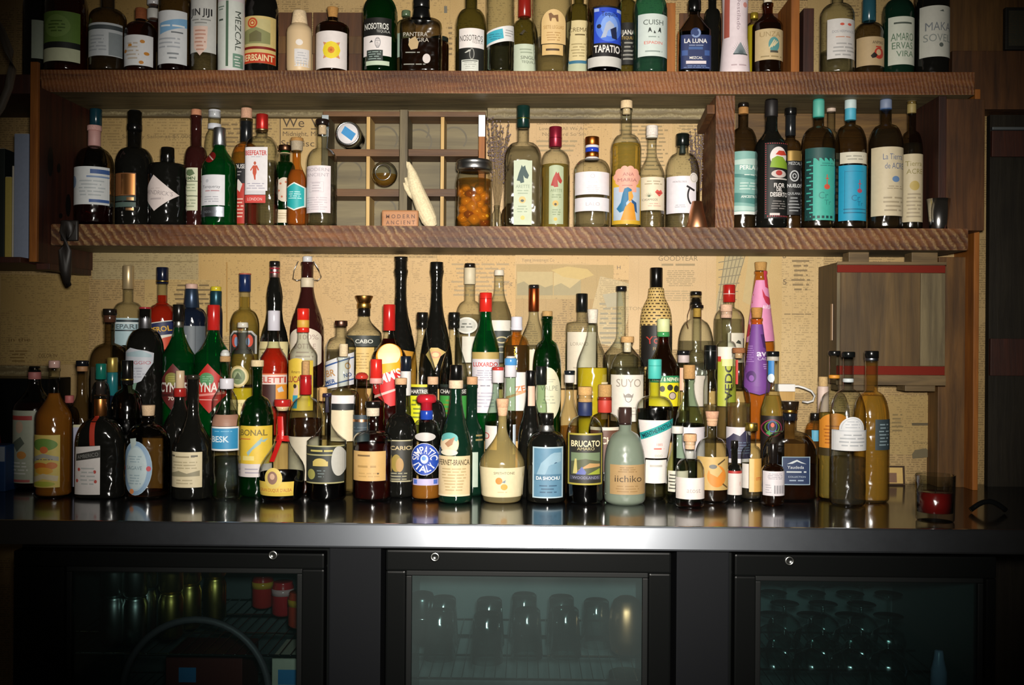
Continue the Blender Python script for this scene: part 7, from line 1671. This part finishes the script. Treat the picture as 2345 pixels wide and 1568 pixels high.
PANES = [pane_mat('cooler_glass_left', .006, (.60, .68, .68, 1), (.30, .5, .48, 1)), pane_mat('cooler_glass_misted', .050, (.62, .72, .72, 1), (.46, .56, .55, 1)), pane_mat('cooler_glass_right', .014, (.52, .64, .64, 1), (.36, .46, .46, 1))]
GASK = solid_gloss('door_gasket', (.005, .006, .006, 1), rough=.5, spec=.2)
COOL = [(30, 750, 150, 694, 1264, 1300, 625, 1271, 'left black bar cooler with cans behind its glass door', INT_D),
        (883, 1545, 932, 1490, 1262, 1310, 996, 1275, 'middle black bar cooler with misted glass door', INT_L),
        (1682, 2290, 1736, 2262, 1272, 1322, 1808, 1284, 'right black bar cooler filled with stemmed glasses', INT_L)]
RACKZ = [.615, .570, .545]
LOWZ = [.42, .36, .34]
for k, (a, b, pa, pb, yt_, yp_, lx, ly, lab, inm) in enumerate(COOL):
    x0, x1 = X(a, YD), X(b, YD)
    root = empty('bar_cooler', ((x0 + x1) / 2, YD, 0), lab, 'cooler')
    L = root.location
    w2 = (x1 - x0) / 2
    ztop = at((a + b) / 2, yt_, YD).z
    part('cabinet_body', root, BLACK_M, lambda bm: (box(bm, -w2, -w2 + .012, .045, .60, .03, ZT), box(bm, w2 - .012, w2, .045, .60, .03, ZT), box(bm, -w2 + .0121, w2 - .0121, .045, .60, ZT - .035, ZT), box(bm, -w2 + .0121, w2 - .0121, .045, .60, .03, .12), box(bm, -w2 + .0121, w2 - .0121, .57, .60, .1201, ZT - .0351)))
    part('liner', root, inm, lambda bm: (box(bm, -w2 + .0125, -w2 + .016, .05, .565, .1205, ZT - .036), box(bm, w2 - .016, w2 - .0125, .05, .565, .1205, ZT - .036), box(bm, -w2 + .0165, w2 - .0165, .561, .565, .1205, ZT - .036), box(bm, -w2 + .0165, w2 - .0165, .05, .5605, .1205, .124), box(bm, -w2 + .0165, w2 - .0165, .05, .5605, ZT - .040, ZT - .036)))
    pxa, pxb = X(pa, YD) - L.x, X(pb, YD) - L.x
    pz = at((a + b) / 2, yp_, YD).z
    fa, fb = -w2 + .004, w2 - .004
    door = part('door', root, BLACK, lambda bm: (box(bm, fa, fb, 0, .040, pz, ztop, .004), box(bm, fa, pxa, 0, .040, .06, pz - .0002, .004), box(bm, pxb, fb, 0, .040, .06, pz - .0002, .004), box(bm, pxa + .0002, pxb - .0002, 0, .040, .06, .12, .004)))
    part('gasket', door, GASK, lambda bm: (box(bm, pxa + .0005, pxb - .0005, .010, .030, pz - .012, pz - .0005, .002), box(bm, pxa + .0005, pxa + .012, .010, .030, .121, pz - .0125, .002), box(bm, pxb - .012, pxb - .0005, .010, .030, .121, pz - .0125, .002)))
    part('glass_pane', door, PANES[k], lambda bm: box(bm, pxa + .0125, pxb - .0125, .018, .021, .125, pz - .013))
    lc = at(lx, ly, YD - .002)
    bm = bmesh.new(); b2 = bmesh.new(); lathe(b2, [(0, 0), (0, .0105), (.003, .0105), (.004, .0085), (.0042, .006), (.0030, .0055), (.0030, 0)], 24)
    bmesh.ops.transform(b2, matrix=Matrix.Translation(Vector((lc.x - L.x, -.0001, lc.z))) @ rot, verts=b2.verts); merge(bm, b2)
    from_bm('lock', bm, metal('lock_steel', (.6, .62, .6, 1), rough=.25), door)
    for zr in (RACKZ[k], LOWZ[k]):
        bm = bmesh.new()
        for yy in (.075, .24, .40, .545):
            tube(bm, [(-w2 + .018, yy, zr - .004), (w2 - .018, yy, zr - .004)], .0028, 6)
        n = int((2 * w2 - .08) / .024)
        for i in range(n + 1):
            xx = -w2 + .042 + i * (2 * w2 - .084) / n
            tube(bm, [(xx, .072, zr - .0012), (xx, .548, zr - .0012)], .0012, 5)
        from_bm('wire_shelf', bm, WIRE, root)
for a, b, lab in ((757, 876, 'dark grey filler panel between the left and middle coolers'), (1553, 1674, 'dark grey filler panel between the middle and right coolers')):
    plank('filler_panel', X(a, 2.13), X(b, 2.13), 2.13, 2.60, 0, ZT - .006, CHARCOAL, lab, 'panel', bevel=.003)
    plank('panel_trim', X(a, 2.13), X(b, 2.13), 2.125, 2.60, ZT - .0058, ZT - .0004, metal('trim_brass', (.35, .32, .22, 1), rough=.4), 'thin metal strip above the ' + ('left' if a < 800 else 'right') + ' filler panel', 'trim', bevel=.0005)

# cans in the left cooler
CANP = [(.0, 0), (.0, .020), (.004, .024), (.010, .0275), (.100, .0275), (.112, .024), (.116, .0245), (.117, .023), (.115, .0), ]
SILV, GOLDM = metal('can_silver', (.55, .62, .60, 1), rough=.3), metal('can_gold', (.60, .46, .12, 1), rough=.32)


def can(px, Yq, mat, label, grp, z, sc=1.0, hs=1.0):
    root = empty('drink_can', (X(px, Yq), Yq, z), label, 'can', grp)
    part('can_body', root, mat, lambda bm: lathe(bm, [(zz * hs, r * sc) for zz, r in CANP], 24), True)
    part('can_lid', root, SILV, lambda bm: lathe(bm, [(.1152 * hs, 0), (.1152 * hs, .021 * sc), (.1165 * hs, .021 * sc), (.1165 * hs, 0)], 24), True)


for px, Yq in ((266, 2.262), (314, 2.256), (338, 2.335)):
    for j in range(2):
        can(px, Yq, SILV, 'silver can in the stacked pairs at the left of the left cooler', 'silver cans in the left cooler', RACKZ[0] + .0005 + j * .1045, 1.0, .885)
for px, Yq in ((396, 2.30), (438, 2.38), (496, 2.45)):
    for j in range(2):
        can(px, Yq, GOLDM, 'gold can in the stacked pairs near the middle of the left cooler', 'gold cans in the left cooler', RACKZ[0] + .0005 + j * .1045, 1.0, .885)
for px, Yq, c1, lab in ((606, 2.57, '#b52a26', 'red and yellow can farthest back in the left cooler'), (652, 2.50, '#b8262c', 'red can with pale stripes in the left cooler'), (690, 2.40, '#c0402a', 'red and yellow can nearest the right door frame, left cooler')):
    root = empty('drink_can', (X(px, Yq), Yq, RACKZ[0] + .0005), lab, 'can')
    part('can_body', root, paint('g' + c1), lambda bm: lathe(bm, [(zz * .72, r * .98) for zz, r in CANP], 24), True)
    part('band', root, paint('g#cf9a34' if 'yellow' in lab else 'g#d9a8a8'), lambda bm: lathe(bm, [(.052, .0275), (.052, .0278), (.068, .0278), (.068, .0275)], 24), True)
# boxes on the low rack, added tube for the arc reflected in the door
for px0, px1, py, Yq, cols, lab in ((385, 560, 1500, 2.30, ('#5c1812', '#3a7fb8'), 'dark red carton with blue label low in the left cooler'), (628, 690, 1505, 2.28, ('#cfc8b4', '#3a86c0'), 'pale carton with bright blue label at the cooler frame')):
    bm = bmesh.new(); x0, x1 = X(px0, Yq), X(px1, Yq); hh_ = at(px0, py, Yq).z - LOWZ[0]
    box(bm, 0, x1 - x0, 0, .14, 0, hh_, .002); box(bm, .03 if px0 < 500 else .014, .07 if px0 < 500 else x1 - x0 - .004, -.0006, -.0001, hh_ - .062, hh_ - .028, 0, 1)
    o = from_bm('drink_carton', bm, [paint(cols[0]), paint(cols[1])], smooth=False); o.location = (x0, Yq, LOWZ[0] + .0005)
    tag(o, lab, 'carton')
bm = bmesh.new()
tube(bm, [at(448 - 168 * math.cos(a), 1590 - 172 * math.sin(a), 2.164) for a in [PI * i / 24 for i in range(25)]], .0075, 10)
tag(from_bm('reflection_arc', bm, solid_gloss('reflection_mauve', (.10, .085, .095, 1), rough=.5)), 'grey arc standing in for a reflection in the left cooler door', 'hose')

# tumblers, shaker tins and mug in the middle cooler
TUM = [(.002, 0), (0, .026), (.004, .030), (.11, .037), (.11, .0355), (.010, .0285), (.008, 0)]
GLB = see_through('glass_barware', (.90, .95, .94, 1), edge=.35, rough=.16, gloss=4.0)
rr = random.Random(2)
for px, Yq in ((1012, 2.31), (1120, 2.29), (1020, 2.43), (1125, 2.42), (1212, 2.33), (1290, 2.45), (1205, 2.47), (1300, 2.34), (1370, 2.42)):
    root = empty('bar_glass', (X(px, Yq), Yq, RACKZ[1] + .0005), 'upturned clear tumbler on the middle cooler rack', 'glass', 'tumblers in the middle cooler')
    part('glass_body', root, GLB, lambda bm: lathe(bm, [(.112 - zz, r) for zz, r in TUM][::-1], 28), True)
root = empty('shaker_tin', (X(971, 2.44), 2.44, RACKZ[1] + .0005), 'dark shaker tin at the left inside the middle cooler', 'shaker')
part('tin', root, metal('tin_dark', (.10, .11, .11, 1), rough=.25), lambda bm: lathe(bm, [(.001, 0), (0, .024), (.004, .026), (.105, .031), (.118, .026), (.121, .018), (.121, 0)], 28), True)
part('band', root, CHROME, lambda bm: lathe(bm, [(.060, .0285), (.060, .0295), (.064, .0297), (.064, .0285)], 28), True)
root = empty('copper_mug', (X(1439, 2.38), 2.38, RACKZ[1] + .0005), 'hammered copper cup at the right inside the middle cooler', 'mug')


def hammered(bm):
    lathe(bm, [(.002, 0), (0, .030), (.006, .036), (.035, .041), (.07, .042), (.10, .038), (.122, .030), (.130, .018), (.131, 0)], 40)
    for v in bm.verts:
        a = math.atan2(v.co.y, v.co.x); v.co.x *= 1 + .012 * math.sin(a * 11 + v.co.z * 300); v.co.y *= 1 + .012 * math.sin(a * 9 + v.co.z * 260)


part('cup', root, COPPER, hammered, True)
root = empty('bar_glass', (X(1440, 2.30), 2.30, LOWZ[1] + .0005), 'dark tumbler on the low rack under the copper cup', 'glass')
part('glass_body', root, glass('smoke'), lambda bm: lathe(bm, [(zz * 1.7, r * 1.1) for zz, r in TUM], 28), True)

# stemmed glasses standing upside down in the right cooler
WG = [(0, .036), (.002, .0372), (.040, .043), (.060, .036), (.072, .018), (.078, .006), (.082, .0042), (.140, .0040), (.146, .008), (.150, .030), (.1515, .033), (.1525, .032), (.1535, .006), (.154, 0)]
for j, Yq in enumerate((2.25, 2.35, 2.45, 2.55)):
    for i in range(4):
        px = 1775 + i * 88 + (j % 2) * 26
        if px > 2060 or (j == 3 and i == 3): continue
        root = empty('stemmed_glass', (X(px, Yq), Yq, RACKZ[2] + .0005), 'upside-down stemmed glass standing in the right cooler', 'glass', 'stemmed glasses in the right cooler')
        part('bowl_and_stem', root, GLB, lambda bm: lathe(bm, WG, 28), True)
root = empty('reflection_blob', (X(2155, 2.24), 2.24, RACKZ[2] + .0005), 'small blue-white shape standing in for a reflection in the right cooler', 'bottle')  # flask-like shape added to stand in for a reflection in the door glass
part('glass_body', root, solid_gloss('glass_blue_reflection', (.50, .56, .80, 1), rough=.25), lambda bm: lathe(bm, [(.001, 0), (0, .016), (.003, .018), (.035, .017), (.060, .011), (.078, .009), (.080, .007), (.080, 0)], 28), True)
